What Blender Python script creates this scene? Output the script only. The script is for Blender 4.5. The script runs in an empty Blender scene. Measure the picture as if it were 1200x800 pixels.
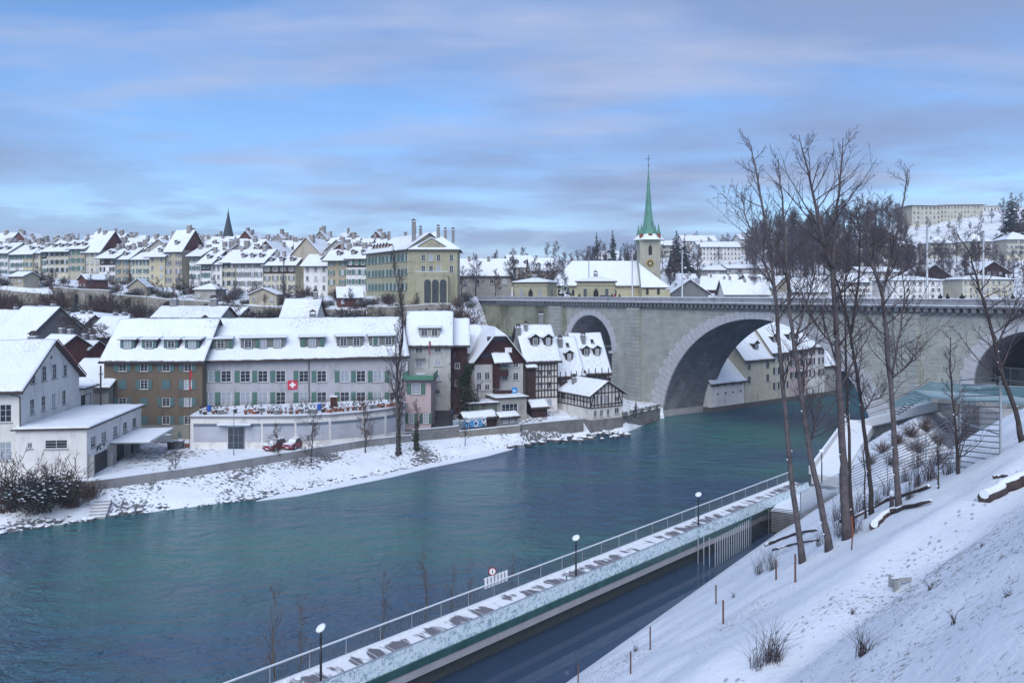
import bpy, math, random
from mathutils import Vector, Matrix, noise as mnoise
R = math.radians
rnd = random.Random(7)
C = bpy.context.scene.collection
sc = bpy.context.scene
# ---------------------------------------------------------------- camera, sky, sun, exposure
CAM_H, F, HZ = 25.0, 900.0, 344.0
cam_d = bpy.data.cameras.new('camera'); cam = bpy.data.objects.new('camera', cam_d); C.objects.link(cam)
cam.location = (0, 0, CAM_H); cam.rotation_euler = (R(90), 0, 0)
cam_d.sensor_width = 36; cam_d.lens = 36 * F / 1200; cam_d.shift_y = -(400 - HZ) / 1200
cam_d.clip_start = 0.3; cam_d.clip_end = 6000
sc.camera = cam
SUN_EL, SUN_AZ = 42, 192          # azimuth clockwise from +Y (north): behind the camera, to the left
w = bpy.data.worlds.new('World'); sc.world = w; w.use_nodes = True
nt = w.node_tree; nt.nodes.clear()
def nd(nt, t, **kw):
    n = nt.nodes.new(t)
    for k, v in kw.items(): setattr(n, k, v)
    return n
def inp(n, **kw):
    for k, v in kw.items(): n.inputs[k.replace('_', ' ')].default_value = v
out = nd(nt, 'ShaderNodeOutputWorld'); bg = nd(nt, 'ShaderNodeBackground')
sky = nd(nt, 'ShaderNodeTexSky', sky_type='NISHITA', sun_disc=False)
sky.sun_elevation = R(SUN_EL); sky.sun_rotation = R(SUN_AZ); sky.altitude = 540; sky.ozone_density = 3.0; sky.dust_density = 0.3; sky.air_density = 1.0
bg.inputs[1].default_value = 0.108
tc = nd(nt, 'ShaderNodeTexCoord'); sep = nd(nt, 'ShaderNodeSeparateXYZ'); nt.links.new(tc.outputs['Generated'], sep.inputs[0])
def mth(nt, op, a, b=None, clamp=False):
    m = nd(nt, 'ShaderNodeMath', operation=op); m.use_clamp = clamp
    for i, x in enumerate((a, b)):
        if x is None: continue
        if isinstance(x, (int, float)): m.inputs[i].default_value = x
        else: nt.links.new(x, m.inputs[i])
    return m.outputs[0]
zz = mth(nt, 'ADD', mth(nt, 'MAXIMUM', sep.outputs[2], 0.0), 0.10)
cx = mth(nt, 'DIVIDE', sep.outputs[0], zz); cy = mth(nt, 'DIVIDE', sep.outputs[1], zz)
cmb = nd(nt, 'ShaderNodeCombineXYZ'); nt.links.new(cx, cmb.inputs[0]); nt.links.new(cy, cmb.inputs[1])
def wnoise(scale, det, rough, off, sx=1.0):
    mp = nd(nt, 'ShaderNodeMapping'); mp.inputs['Location'].default_value = off; mp.inputs['Scale'].default_value = (scale * sx, scale, scale)
    nt.links.new(cmb.outputs[0], mp.inputs[0])
    n = nd(nt, 'ShaderNodeTexNoise'); inp(n, Scale=1.0, Detail=det, Roughness=rough); nt.links.new(mp.outputs[0], n.inputs['Vector'])
    return n.outputs['Fac']
def ramp(nt, fac, stops):
    r = nd(nt, 'ShaderNodeValToRGB'); e = r.color_ramp.elements
    e[0].position, e[0].color = stops[0][0], (*stops[0][1], 1) if len(stops[0][1]) == 3 else stops[0][1]
    e[1].position, e[1].color = stops[-1][0], (*stops[-1][1], 1) if len(stops[-1][1]) == 3 else stops[-1][1]
    for p, c in stops[1:-1]:
        x = e.new(p); x.color = (*c, 1)
    if fac is not None: nt.links.new(fac, r.inputs[0])
    return r.outputs[0]
def mix(nt, fac, a, b, mode='MIX'):
    m = nd(nt, 'ShaderNodeMix', data_type='RGBA', blend_type=mode)
    for i, x in ((0, fac), (6, a), (7, b)):
        if x is None: continue
        if isinstance(x, (int, float)): m.inputs[i].default_value = x
        elif isinstance(x, tuple): m.inputs[i].default_value = (*x, 1) if len(x) == 3 else x
        else: nt.links.new(x, m.inputs[i])
    return m.outputs[2]
G = lambda v: (v, v, v)
clearcol = mix(nt, 1.0, sky.outputs[0], (0.64, 0.80, 0.97), 'MULTIPLY')
big = wnoise(0.42, 6, 0.52, (3.1, 0.6, 0), 0.72)
fine = wnoise(1.3, 8, 0.6, (1.7, 5.2, 2.0), 0.55)
veil = wnoise(0.9, 5, 0.6, (8.7, 1.2, 5.0), 0.4)
# big lavender cloud sheets, thin bright streaks, low cloud banks
cov = ramp(nt, big, [(0.42, G(0)), (0.58, G(0.92))])
dens = mix(nt, 0.35, cov, ramp(nt, fine, [(0.38, G(0)), (0.62, G(1))]), 'OVERLAY')
c1 = mix(nt, dens, clearcol, (1.5, 2.0, 3.3))
pk = ramp(nt, veil, [(0.53, G(0)), (0.68, G(0.75))])
c2 = mix(nt, pk, c1, (2.7, 3.1, 4.3))
# the lowest band: pale clear strip under a bank of blue-grey cumulus
low = ramp(nt, sep.outputs[2], [(0.0, G(1)), (0.16, G(0.0))])
lown = nd(nt, 'ShaderNodeTexNoise'); inp(lown, Scale=5.0, Detail=7.0, Roughness=0.55)
mp = nd(nt, 'ShaderNodeMapping'); mp.inputs['Scale'].default_value = (1, 1, 5.5); mp.inputs['Location'].default_value = (0.3, 0.2, 0.55)
nt.links.new(tc.outputs['Generated'], mp.inputs[0]); nt.links.new(mp.outputs[0], lown.inputs['Vector'])
pale = mix(nt, mth(nt, 'MULTIPLY', low, 0.55), c2, (3.2, 4.0, 4.9))
bank = mth(nt, 'MULTIPLY', ramp(nt, lown.outputs['Fac'], [(0.50, G(0)), (0.57, G(0.8))]), ramp(nt, sep.outputs[2], [(0.0, G(1)), (0.19, G(0.15))]))
c3 = mix(nt, bank, pale, (1.5, 2.1, 3.4))
nt.links.new(c3, bg.inputs[0]); nt.links.new(bg.outputs[0], out.inputs[0])
sd = bpy.data.lights.new('sun', 'SUN'); sd.energy = 1.7; sd.angle = R(55); sd.color = (1.0, 0.99, 0.98)
so = bpy.data.objects.new('sun', sd); C.objects.link(so)
el, az = R(SUN_EL), R(SUN_AZ)
so.rotation_euler = (-Vector((math.sin(az) * math.cos(el), math.cos(az) * math.cos(el), math.sin(el)))).to_track_quat('-Z', 'Y').to_euler()
sc.view_settings.view_transform = 'Standard'; sc.view_settings.look = 'None'; sc.view_settings.gamma = 1
sc.view_settings.use_curve_mapping = False; sc.view_settings.exposure = 0.80
sc.render.engine = 'CYCLES'

# ---------------------------------------------------------------- helpers
def P(u, v, Y): return Vector(((u - 600) / F * Y, Y, CAM_H - (v - HZ) / F * Y))
def PG(u, v, z): return P(u, v, (CAM_H - z) * F / (v - HZ))
class MB:
    def __init__(s): s.v = []; s.f = []; s.m = []; s.sm = []
    def poly(s, pts, m=0, smooth=False):
        i = len(s.v); s.v += [tuple(p) for p in pts]; s.f.append(tuple(range(i, i + len(pts)))); s.m.append(m); s.sm.append(smooth)
    def prism(s, pts, vec, m=0, mt=None):
        n = len(pts); i = len(s.v); vec = Vector(vec)
        s.v += [tuple(p) for p in pts] + [tuple(Vector(p) + vec) for p in pts]
        s.f.append(tuple(reversed(range(i, i + n)))); s.f.append(tuple(range(i + n, i + 2 * n))); s.m += [m, m if mt is None else mt]; s.sm += [False] * 2
        for k in range(n):
            s.f.append((i + k, i + (k + 1) % n, i + n + (k + 1) % n, i + n + k)); s.m.append(m); s.sm.append(False)
    def box(s, x0, y0, z0, x1, y1, z1, m=0, mt=None):
        s.prism([(x0, y0, z0), (x1, y0, z0), (x1, y1, z0), (x0, y1, z0)], (0, 0, z1 - z0), m, mt)
    def bar(s, a, b, w, h, m=0):      # box beam from a to b, w wide (horizontal), h high
        a, b = Vector(a), Vector(b); d = (b - a).normalized()
        up = Vector((0, 0, 1)) if abs(d.z) < 0.95 else Vector((0, 1, 0))
        sd_ = d.cross(up).normalized(); u2 = sd_.cross(d)
        q = [a + sd_ * (w / 2 * i) + u2 * (h / 2 * j) for i, j in ((-1, -1), (1, -1), (1, 1), (-1, 1))]
        s.prism(q, b - a, m)
    def tube(s, pts, rad, n=6, m=0, cap=True):
        pts = [Vector(p) for p in pts]; base = len(s.v); prev = None
        for k, p in enumerate(pts):
            d = (pts[min(k + 1, len(pts) - 1)] - pts[max(k - 1, 0)])
            d = d.normalized() if d.length > 1e-9 else Vector((0, 0, 1))
            if prev is None: a = d.orthogonal().normalized()
            else:
                a = prev - d * prev.dot(d); a = a.normalized() if a.length > 1e-6 else d.orthogonal().normalized()
            prev = a; b = d.cross(a); r = rad[k] if isinstance(rad, (list, tuple)) else rad
            for j in range(n):
                t = 2 * math.pi * j / n; s.v.append(tuple(p + (a * math.cos(t) + b * math.sin(t)) * r))
        for k in range(len(pts) - 1):
            for j in range(n):
                q = base + k * n; s.f.append((q + j, q + (j + 1) % n, q + n + (j + 1) % n, q + n + j)); s.m.append(m); s.sm.append(True)
        if cap and n > 3:
            s.f.append(tuple(range(base + n - 1, base - 1, -1))); s.m.append(m); s.sm.append(False)
            q = base + (len(pts) - 1) * n; s.f.append(tuple(range(q, q + n))); s.m.append(m); s.sm.append(False)
    def lathe(s, prof, n=12, m=0, c=(0, 0, 0), rot=0):
        base = len(s.v)
        for r, z in prof:
            for j in range(n):
                t = 2 * math.pi * (j + .5) / n + rot; s.v.append((c[0] + r * math.cos(t), c[1] + r * math.sin(t), c[2] + z))
        for k in range(len(prof) - 1):
            for j in range(n):
                q = base + k * n; s.f.append((q + j, q + (j + 1) % n, q + n + (j + 1) % n, q + n + j)); s.m.append(m); s.sm.append(n > 8)
        s.f.append(tuple(range(base + n - 1, base - 1, -1))); s.m.append(m); s.sm.append(False)
        q = base + (len(prof) - 1) * n; s.f.append(tuple(range(q, q + n))); s.m.append(m); s.sm.append(False)
    def mesh(s, name, mats):
        me = bpy.data.meshes.new(name); me.from_pydata(s.v, [], s.f)
        for mt_ in (mats if isinstance(mats, (list, tuple)) else [mats]): me.materials.append(mt_)
        me.polygons.foreach_set('material_index', s.m); me.polygons.foreach_set('use_smooth', s.sm); me.update()
        return me
    def build(s, name, mats, parent=None, loc=None):
        return put(name, s.mesh(name, mats), parent, loc)
def put(name, me, parent=None, loc=None, rot=None, scale=None):
    o = bpy.data.objects.new(name, me); C.objects.link(o)
    if parent: o.parent = parent
    if loc is not None: o.location = loc
    if rot is not None: o.rotation_euler = rot
    if scale is not None: o.scale = scale if isinstance(scale, (tuple, list)) else (scale,) * 3
    return o
def tag(o, label=None, cat=None, group=None, kind=None):
    if label: o['label'] = label
    if cat: o['category'] = cat
    if group: o['group'] = group
    if kind: o['kind'] = kind
    return o
def thing(name, label, cat, loc=(0, 0, 0), rz=0, group=None):
    o = bpy.data.objects.new(name, None); C.objects.link(o); o.location = loc; o.rotation_euler = (0, 0, R(rz)); o.empty_display_size = .3
    return tag(o, label, cat, group)
def copy_tree(o, parent=None):
    c = o.copy(); C.objects.link(c)
    if parent: c.parent = parent
    for ch in list(o.children): copy_tree(ch, c)
    return c
ORD = 'first second third fourth fifth sixth seventh eighth ninth tenth eleventh twelfth thirteenth fourteenth fifteenth sixteenth seventeenth eighteenth nineteenth twentieth'.split()
def ordn(i):
    if i >= 100: return 'hundred and ' + ordn(i - 100) if i > 100 else 'hundred and first'
    if i < 20: return ORD[i]
    t, r = divmod(i + 1, 10)
    tens = {2: 'twenty', 3: 'thirty', 4: 'forty', 5: 'fifty', 6: 'sixty', 7: 'seventy', 8: 'eighty', 9: 'ninety', 10: 'hundred'}[t]
    if r == 0: return {'twenty': 'twentieth', 'hundred': 'hundredth'}.get(tens, tens[:-1] + 'ieth')
    return tens + '-' + ORD[r - 1]

# ---------------------------------------------------------------- materials
MATS = {}
def mat(name, color, rough=0.8, var=0.15, scale=3.0, metal=0.0, spec=0.3, bump=0.0, bscale=None, coord='Object', detail=5, stain=None):
    if name in MATS: return MATS[name]
    m = bpy.data.materials.new(name); m.use_nodes = True; t = m.node_tree; b = t.nodes['Principled BSDF']
    inp(b, Roughness=rough, Metallic=metal); b.inputs['Specular IOR Level'].default_value = spec
    tc = nd(t, 'ShaderNodeTexCoord'); n = nd(t, 'ShaderNodeTexNoise'); inp(n, Scale=scale, Detail=float(detail), Roughness=0.6)
    t.links.new(tc.outputs[coord], n.inputs['Vector'])
    lo = tuple(c * (1 - var) for c in color); hi = tuple(min(1, c * (1 + var)) for c in color)
    col = ramp(t, n.outputs['Fac'], [(0.3, lo), (0.7, hi)])
    if stain:
        n2 = nd(t, 'ShaderNodeTexNoise'); inp(n2, Scale=stain[1], Detail=6.0, Roughness=0.65)
        mp = nd(t, 'ShaderNodeMapping'); mp.inputs['Scale'].default_value = (1, 1, 0.35); t.links.new(tc.outputs[coord], mp.inputs[0]); t.links.new(mp.outputs[0], n2.inputs['Vector'])
        f = ramp(t, n2.outputs['Fac'], [(stain[2], G(0)), (stain[2] + .15, G(stain[3]))])
        col = mix(t, f, col, stain[0])
    t.links.new(col, b.inputs['Base Color'])
    if bump:
        nb = nd(t, 'ShaderNodeTexNoise'); inp(nb, Scale=bscale or scale * 4, Detail=4.0); t.links.new(tc.outputs[coord], nb.inputs['Vector'])
        bp = nd(t, 'ShaderNodeBump'); inp(bp, Strength=bump, Distance=0.05); t.links.new(nb.outputs['Fac'], bp.inputs['Height']); t.links.new(bp.outputs[0], b.inputs['Normal'])
    MATS[name] = m; return m
def plaster(name, col): return mat(name, col, 0.9, 0.08, 0.6, bump=0.2, bscale=12, stain=((col[0] * .62, col[1] * .62, col[2] * .64), 0.7, 0.52, 0.7))
def snow_mat(name, speck=None, sscale=6.0, lo=0.60, hi=0.66, amt=0.85, big=0.0, coord='Object', zs=1.0, tint=(0.77, 0.82, 0.88)):
    if name in MATS: return MATS[name]
    m = bpy.data.materials.new(name); m.use_nodes = True; t = m.node_tree; b = t.nodes['Principled BSDF']
    inp(b, Roughness=0.75); b.inputs['Specular IOR Level'].default_value = 0.25
    tc = nd(t, 'ShaderNodeTexCoord'); n = nd(t, 'ShaderNodeTexNoise'); inp(n, Scale=0.5, Detail=6.0, Roughness=0.6); t.links.new(tc.outputs[coord], n.inputs['Vector'])
    col = ramp(t, n.outputs['Fac'], [(0.3, tuple(c * .93 for c in tint)), (0.7, tint)])
    if speck:
        mp = nd(t, 'ShaderNodeMapping'); mp.inputs['Scale'].default_value = (1, 1, zs); t.links.new(tc.outputs[coord], mp.inputs[0])
        n2 = nd(t, 'ShaderNodeTexNoise'); inp(n2, Scale=sscale, Detail=5.0, Roughness=0.65); t.links.new(mp.outputs[0], n2.inputs['Vector'])
        h = n2.outputs['Fac']
        if big:
            n3 = nd(t, 'ShaderNodeTexNoise'); inp(n3, Scale=0.12, Detail=4.0); t.links.new(tc.outputs[coord], n3.inputs['Vector'])
            h = mth(t, 'ADD', h, mth(t, 'MULTIPLY', mth(t, 'SUBTRACT', n3.outputs['Fac'], 0.5), big))
        col = mix(t, ramp(t, h, [(lo, G(0)), (hi, G(amt))]), col, speck)
    t.links.new(col, b.inputs['Base Color'])
    nb = nd(t, 'ShaderNodeTexNoise'); inp(nb, Scale=2.2, Detail=6.0, Roughness=0.6); t.links.new(tc.outputs[coord], nb.inputs['Vector'])
    bp = nd(t, 'ShaderNodeBump'); inp(bp, Strength=0.45, Distance=0.12); t.links.new(nb.outputs['Fac'], bp.inputs['Height']); t.links.new(bp.outputs[0], b.inputs['Normal'])
    MATS[name] = m; return m
SNOW = snow_mat('snow'); SNOW_ROOF = snow_mat('snow_roof', (0.17, 0.14, 0.125), 3.6, 0.565, 0.68, 0.6, big=.5)
SNOW_GROUND = snow_mat('snow_ground', (0.085, 0.072, 0.055), 1.3, 0.55, 0.63, 0.85, big=0.6, coord='Object')
SNOW_SLOPE = snow_mat('snow_slope', (0.12, 0.11, 0.08), 5.5, 0.60, 0.70, 0.75, big=0.55)
SNOW_BANK = snow_mat('snow_bank', (0.06, 0.055, 0.055), 2.2, 0.55, 0.60, 0.9, big=1.0)
SNOW_FAR = snow_mat('snow_far', (0.10, 0.09, 0.07), 0.10, 0.50, 0.60, 0.8, tint=(.7, .73, .79))
TILE = mat('dark_tile', (0.075, 0.055, 0.05), 0.85, 0.3, 5.0)
EAVE = mat('eave_wood', (0.05, 0.045, 0.045), 0.8, 0.2)
FRAME = mat('white_paint', (0.62, 0.63, 0.62), 0.5, 0.05)
GLASS = mat('window_glass', (0.022, 0.028, 0.04), 0.08, 0.5, 1.3, spec=0.8)
CURT = mat('curtained_glass', (0.30, 0.33, 0.38), 0.25, 0.25, 6.0, spec=0.6)
SILL = mat('sill_stone', (0.28, 0.29, 0.29), 0.8, 0.1)
SH_G = mat('shutter_green', (0.085, 0.17, 0.14), 0.6, 0.12, 2.0); SH_D = mat('shutter_dark', (0.04, 0.055, 0.05), 0.6, 0.15)
SH_T = mat('shutter_teal', (0.09, 0.16, 0.17), 0.6, 0.12); SH_R = mat('shutter_redwood', (0.22, 0.06, 0.035), 0.6, 0.2); SH_Y = mat('shutter_grey', (0.17, 0.18, 0.17), 0.6, 0.1)
DTIM = mat('dark_timber', (0.045, 0.026, 0.026), 0.8, 0.35, 4.0); RTIM = mat('red_timber', (0.045, 0.018, 0.020), 0.8, 0.3, 4.0)
METAL = mat('grey_metal', (0.20, 0.22, 0.24), 0.4, 0.1, metal=0.6); DMETAL = mat('dark_metal', (0.035, 0.04, 0.045), 0.45, 0.2, metal=0.4)
GALV = mat('galvanised', (0.42, 0.45, 0.48), 0.4, 0.08, metal=0.5)
CONC = mat('concrete', (0.33, 0.33, 0.33), 0.9, 0.15, 1.5, bump=0.3, stain=((.16, .16, .15), 0.7, 0.55, 0.6))
ASPH = mat('wet_asphalt', (0.04, 0.043, 0.05), 0.45, 0.3, 2.0)
BARK = mat('bark_grey', (0.10, 0.086, 0.09), 0.9, 0.35, 3.0, bump=0.6, bscale=14)
BARK2 = mat('bark_brown', (0.055, 0.045, 0.045), 0.9, 0.3, 3.0); TWIG = mat('twig', (0.08, 0.063, 0.066), 0.9, 0.25)
TWIGR = mat('twig_reddish', (0.10, 0.065, 0.058), 0.9, 0.25); TWIGF = mat('twig_far', (0.12, 0.10, 0.115), 0.9, 0.25)
NEED = mat('needles', (0.022, 0.04, 0.032), 0.8, 0.4, 1.5); IVY = mat('ivy_leaves', (0.03, 0.05, 0.028), 0.7, 0.4, 2.0)
BRICK = mat('brick_red', (0.20, 0.075, 0.05), 0.9, 0.25); RED = mat('red_paint', (0.20, 0.012, 0.03), 0.35, 0.08, spec=.5)
BLUE = mat('blue_paint', (0.03, 0.22, 0.55), 0.5, 0.1); WHITE = mat('white_sign', (0.8, 0.8, 0.8), 0.6, 0.03)
TERRA = mat('terracotta', (0.30, 0.12, 0.08), 0.85, 0.25); GREY = mat('grey_render', (0.22, 0.22, 0.225), 0.9, 0.15)
RUB = mat('rubber', (0.02, 0.02, 0.022), 0.7, 0.2); GOLD = mat('gilding', (0.55, 0.38, 0.10), 0.35, 0.1, metal=.6)
COPPER = mat('green_copper', (0.10, 0.25, 0.195), 0.6, 0.25, 0.6)
def brickmat(name, c1, c2, mortar, bw, bh, off=0.5, sc_=1.0, msz=0.02, stain=None, coord='UV', bump=0.4):
    m = bpy.data.materials.new(name); m.use_nodes = True; t = m.node_tree; b = t.nodes['Principled BSDF']; inp(b, Roughness=0.9)
    tc = nd(t, 'ShaderNodeTexCoord'); br = nd(t, 'ShaderNodeTexBrick'); br.offset = off
    inp(br, Scale=sc_, Mortar_Size=msz, Brick_Width=bw, Row_Height=bh, Color1=(*c1, 1), Color2=(*c2, 1), Mortar=(*mortar, 1), Mortar_Smooth=0.3, Bias=0.0)
    t.links.new(tc.outputs[coord], br.inputs['Vector'])
    n = nd(t, 'ShaderNodeTexNoise'); inp(n, Scale=0.35, Detail=7.0, Roughness=0.65); t.links.new(tc.outputs['Object'], n.inputs['Vector'])
    col = mix(t, 1.0, br.outputs['Color'], ramp(t, n.outputs['Fac'], [(0.3, G(.78)), (0.7, G(1.15))]), 'MULTIPLY')
    if stain:
        n2 = nd(t, 'ShaderNodeTexNoise'); inp(n2, Scale=stain[1], Detail=8.0, Roughness=0.7); mp = nd(t, 'ShaderNodeMapping'); mp.inputs['Scale'].default_value = (1, 1, .4)
        t.links.new(tc.outputs['Object'], mp.inputs[0]); t.links.new(mp.outputs[0], n2.inputs['Vector'])
        col = mix(t, ramp(t, n2.outputs['Fac'], [(stain[2], G(0)), (stain[2] + .12, G(stain[3]))]), col, stain[0])
    t.links.new(col, b.inputs['Base Color'])
    bp = nd(t, 'ShaderNodeBump'); inp(bp, Strength=bump, Distance=0.03); t.links.new(br.outputs['Fac'], bp.inputs['Height']); bp.invert = True; t.links.new(bp.outputs[0], b.inputs['Normal'])
    MATS[name] = m; return m
def boxuv(me, s=1.0):
    uv = me.uv_layers.new(name='uv'); 
    for p in me.polygons:
        n = p.normal
        for li in p.loop_indices:
            c = me.vertices[me.loops[li].vertex_index].co
            if abs(n.z) > .7: q = (c.x, c.y)
            elif abs(n.y) >= abs(n.x): q = (c.x, c.z)
            else: q = (c.y, c.z)
            uv.data[li].uv = (q[0] * s, q[1] * s)
    return me
ASHLAR = brickmat('bridge_ashlar', (0.36, 0.37, 0.33), (0.31, 0.325, 0.30), (0.22, 0.23, 0.22), 1.6, 0.6, msz=0.02, stain=((.19, .205, .19), 0.12, .55, .55))
ASHDIRTY = brickmat('mossy_ashlar', (0.27, 0.27, 0.2), (0.22, 0.23, 0.18), (0.13, 0.14, 0.12), 1.5, 0.55, msz=0.015, stain=((.07, .075, .045), 0.13, .48, .8))
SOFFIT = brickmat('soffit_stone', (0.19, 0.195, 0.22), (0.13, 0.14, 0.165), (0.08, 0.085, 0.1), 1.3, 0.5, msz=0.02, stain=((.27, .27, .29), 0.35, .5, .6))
VOUSS = mat('voussoir_stone', (0.42, 0.43, 0.455), 0.9, 0.12, 0.9, bump=0.2)
QUOIN = brickmat('quoin_stone', (0.33, 0.34, 0.315), (0.28, 0.30, 0.28), (0.12, 0.12, 0.11), 6.0, 0.85, off=0.0, msz=0.035)
QWALL = brickmat('quay_wall_stone', (0.24, 0.235, 0.23), (0.18, 0.18, 0.18), (0.10, 0.10, 0.10), 0.8, 0.4, stain=((.10, .10, .095), 0.5, .5, .6))
OLDWALL = brickmat('old_retaining_stone', (0.33, 0.31, 0.27), (0.26, 0.245, 0.215), (0.15, 0.15, 0.13), 0.9, 0.45, stain=((.08, .075, .05), 0.16, .52, .75))

# ---------------------------------------------------------------- water
def water_mat(name, deep, scale, strength, dist, rough=0.06, aniso=(1, 1, 1), streak=None):
    m = bpy.data.materials.new(name); m.use_nodes = True; t = m.node_tree; b = t.nodes['Principled BSDF']
    inp(b, Roughness=rough); b.inputs['IOR'].default_value = 1.33; b.inputs['Specular IOR Level'].default_value = 0.5
    tc = nd(t, 'ShaderNodeTexCoord'); mp = nd(t, 'ShaderNodeMapping'); mp.inputs['Rotation'].default_value = (0, 0, R(-38)); mp.inputs['Scale'].default_value = aniso
    t.links.new(tc.outputs['Object'], mp.inputs[0])
    n0 = nd(t, 'ShaderNodeTexNoise'); inp(n0, Scale=0.035, Detail=5.0, Roughness=0.6); t.links.new(mp.outputs[0], n0.inputs['Vector'])
    col = ramp(t, n0.outputs['Fac'], [(0.42, deep[0]), (0.58, deep[1])]); t.links.new(col, b.inputs['Base Color'])
    h = None
    for i, (s_, a_, d_) in enumerate(((scale, 1.0, 4.0), (scale * 4.3, 0.32, 3.0), (scale * .22, 1.6, 2.0))):
        n = nd(t, 'ShaderNodeTexNoise'); inp(n, Scale=s_, Detail=d_, Roughness=0.6, Distortion=0.7); t.links.new(mp.outputs[0], n.inputs['Vector'])
        x = mth(t, 'MULTIPLY', n.outputs['Fac'], a_); h = x if h is None else mth(t, 'ADD', h, x)
    bp = nd(t, 'ShaderNodeBump'); inp(bp, Strength=strength, Distance=dist); t.links.new(h, bp.inputs['Height']); t.links.new(bp.outputs[0], b.inputs['Normal'])
    MATS[name] = m; return m
WATER = water_mat('river_water', ((0.036, 0.098, 0.180), (0.036, 0.165, 0.170)), 0.60, 1.0, 2.4, 0.13, (0.5, 1.0, 1))
POOL = water_mat('pool_water', ((0.035, 0.060, 0.105), (0.04, 0.068, 0.115)), 0.8, 0.12, 0.02, 0.03)

# ---------------------------------------------------------------- terrain
def interp(xs, ys, x):
    if x <= xs[0]: return ys[0]
    for i in range(len(xs) - 1):
        if x <= xs[i + 1]: return ys[i] + (ys[i + 1] - ys[i]) * (x - xs[i]) / (xs[i + 1] - xs[i])
    return ys[-1]
def sstep(a, b, x):
    t = max(0, min(1, (x - a) / (b - a))); return t * t * (3 - 2 * t)
SH = [(-200, 30), (-90, 68), (-53.4, 80), (-45.6, 85.6), (-31, 93.4), (-19.7, 104), (-10.2, 115), (0, 126.4), (9, 133), (20.7, 139), (29.4, 154), (41.2, 162), (77, 189), (140, 236), (300, 330), (900, 500)]
QW = [(-200, 44), (-90, 76), (-58.5, 87.7), (-48.6, 90.4), (-39.2, 98), (-21.6, 115.8), (-10.9, 122), (1.3, 129), (12, 137), (21, 143), (29.4, 156), (41.5, 162.5), (77, 189.5), (140, 236.5), (300, 330.5), (900, 500.5)]
ysh = lambda x: interp([a for a, b in SH], [b for a, b in SH], x)
yqw = lambda x: interp([a for a, b in QW], [b for a, b in QW], x)
def fb(x, y, s, o=3): return mnoise.fractal(Vector((x * s, y * s, 1.3)), 1.0, 2.0, o)
def plateau(u): return interp([-200, 0, 100, 200, 400, 800, 1400], [34, 31.0, 28.8, 26.6, 24.3, 23.6, 23.6], u)
def hilltop(u): return interp([-200, 0, 200, 500, 620, 750, 850, 950, 1100, 1200, 1400], [38, 36, 32, 30, 46, 50, 54, 64, 70, 80, 92], u)
def cliffY(u): return interp([-150, 0, 400, 540, 1400], [200, 190, 170, 168, 175], u)
def land(X, Y):
    u = 600 + 900 * X / max(Y, 1)
    street = 2.4 + 3.0 * sstep(128, 150, Y) * sstep(-25, -8, X) * (1 - sstep(4, 14, X) * (1 - sstep(165, 190, Y)))
    cliff0 = cliffY(u)
    top = plateau(u)
    fl_ = .66 * sstep(cliff0, cliff0 + 14, Y) + .20 * sstep(cliff0 + 20, cliff0 + 21.5, Y) + .14 * sstep(cliff0 + 25, cliff0 + 46, Y)
    z = street + (top - street) * (fl_ if u < 560 else sstep(195, 240, Y))
    z += (hilltop(u) - top) * sstep(262, 480, Y) if u < 560 else (hilltop(u) - top) * min(1, max(0, (Y - 262) / 218.0)) ** 1.5
    if Y > 160: z += fb(X, Y, 0.03) * 0.8 * sstep(160, 200, Y)
    return z
mb = MB(); cols = [-700, -560, -440, -350, -290, -240] + [-200 + 5 * i for i in range(0, 101)] + [320, 360, 420, 500, 600, 720, 860]
offs = [0, 2, 5, 9, 14, 20, 26, 32, 38, 44] + [50 + 2.5 * i for i in range(0, 48)] + [170 + 6 * i for i in range(0, 40)] + [430, 480, 560, 700, 1000, 1600]
nx, ny = len(cols), len(offs)
for X in cols:
    y0 = yqw(X) + .25
    for o in offs: mb.v.append((X, y0 + o, land(X, y0 + o)))
for i in range(nx - 1):
    for j in range(ny - 1):
        a = i * ny + j; mb.f.append((a, a + ny, a + ny + 1, a + 1)); mb.m.append(0); mb.sm.append(True)
tag(mb.build('ground', [SNOW_GROUND]), kind='structure', label='snow covered town ground and hillside')
# far hills closing the horizon
mb = MB(); n = 120
for k, (Yd, amp) in enumerate(((1400, 0), (1500, 1), (1700, .8))):
    for i in range(n + 1):
        X = -2200 + 4400 * i / n
        mb.v.append((X, Yd, -5 if amp == 0 else 25 + amp * (34 + 16 * fb(X, 3, 0.0016) + 5 * fb(X, 9, .01) + 30 * sstep(300, 1200, X))))
for k in range(2):
    for i in range(n): a = k * (n + 1) + i; mb.f.append((a, a + 1, a + n + 2, a + n + 1)); mb.m.append(0); mb.sm.append(True)
tag(mb.build('hills', [mat('far_hills', (0.16, 0.17, 0.22), .95, .3, .02)]), kind='structure', label='distant wooded hills')
# river bank strip (riprap slope under the quay wall)
mb = MB(); xs = [-200 + 2 * i for i in range(0, 55)] + [-90 + 0.6 * i for i in range(1, 202)]; nr = 12
for X in xs:
    a, b = ysh(X), yqw(X)
    for j in range(nr + 1):
        t = j / nr; Y = a - .8 + (b - a + .8) * t
        z = -0.45 + 2.5 * min(1, t * 1.05) ** 0.8
        z += (fb(X, Y, 0.55, 4) * 0.38 + fb(X, Y, 2.2, 2) * .12) * math.sin(math.pi * min(1, t + .08)) if t < 1 else 0
        mb.v.append((X, Y, z))
for i in range(len(xs) - 1):
    for j in range(nr): a = i * (nr + 1) + j; mb.f.append((a, a + nr + 1, a + nr + 2, a + 1)); mb.m.append(0); mb.sm.append(True)
tag(mb.build('riverbank', [SNOW_BANK]), kind='structure', label='stony snow dusted river bank')
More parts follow.
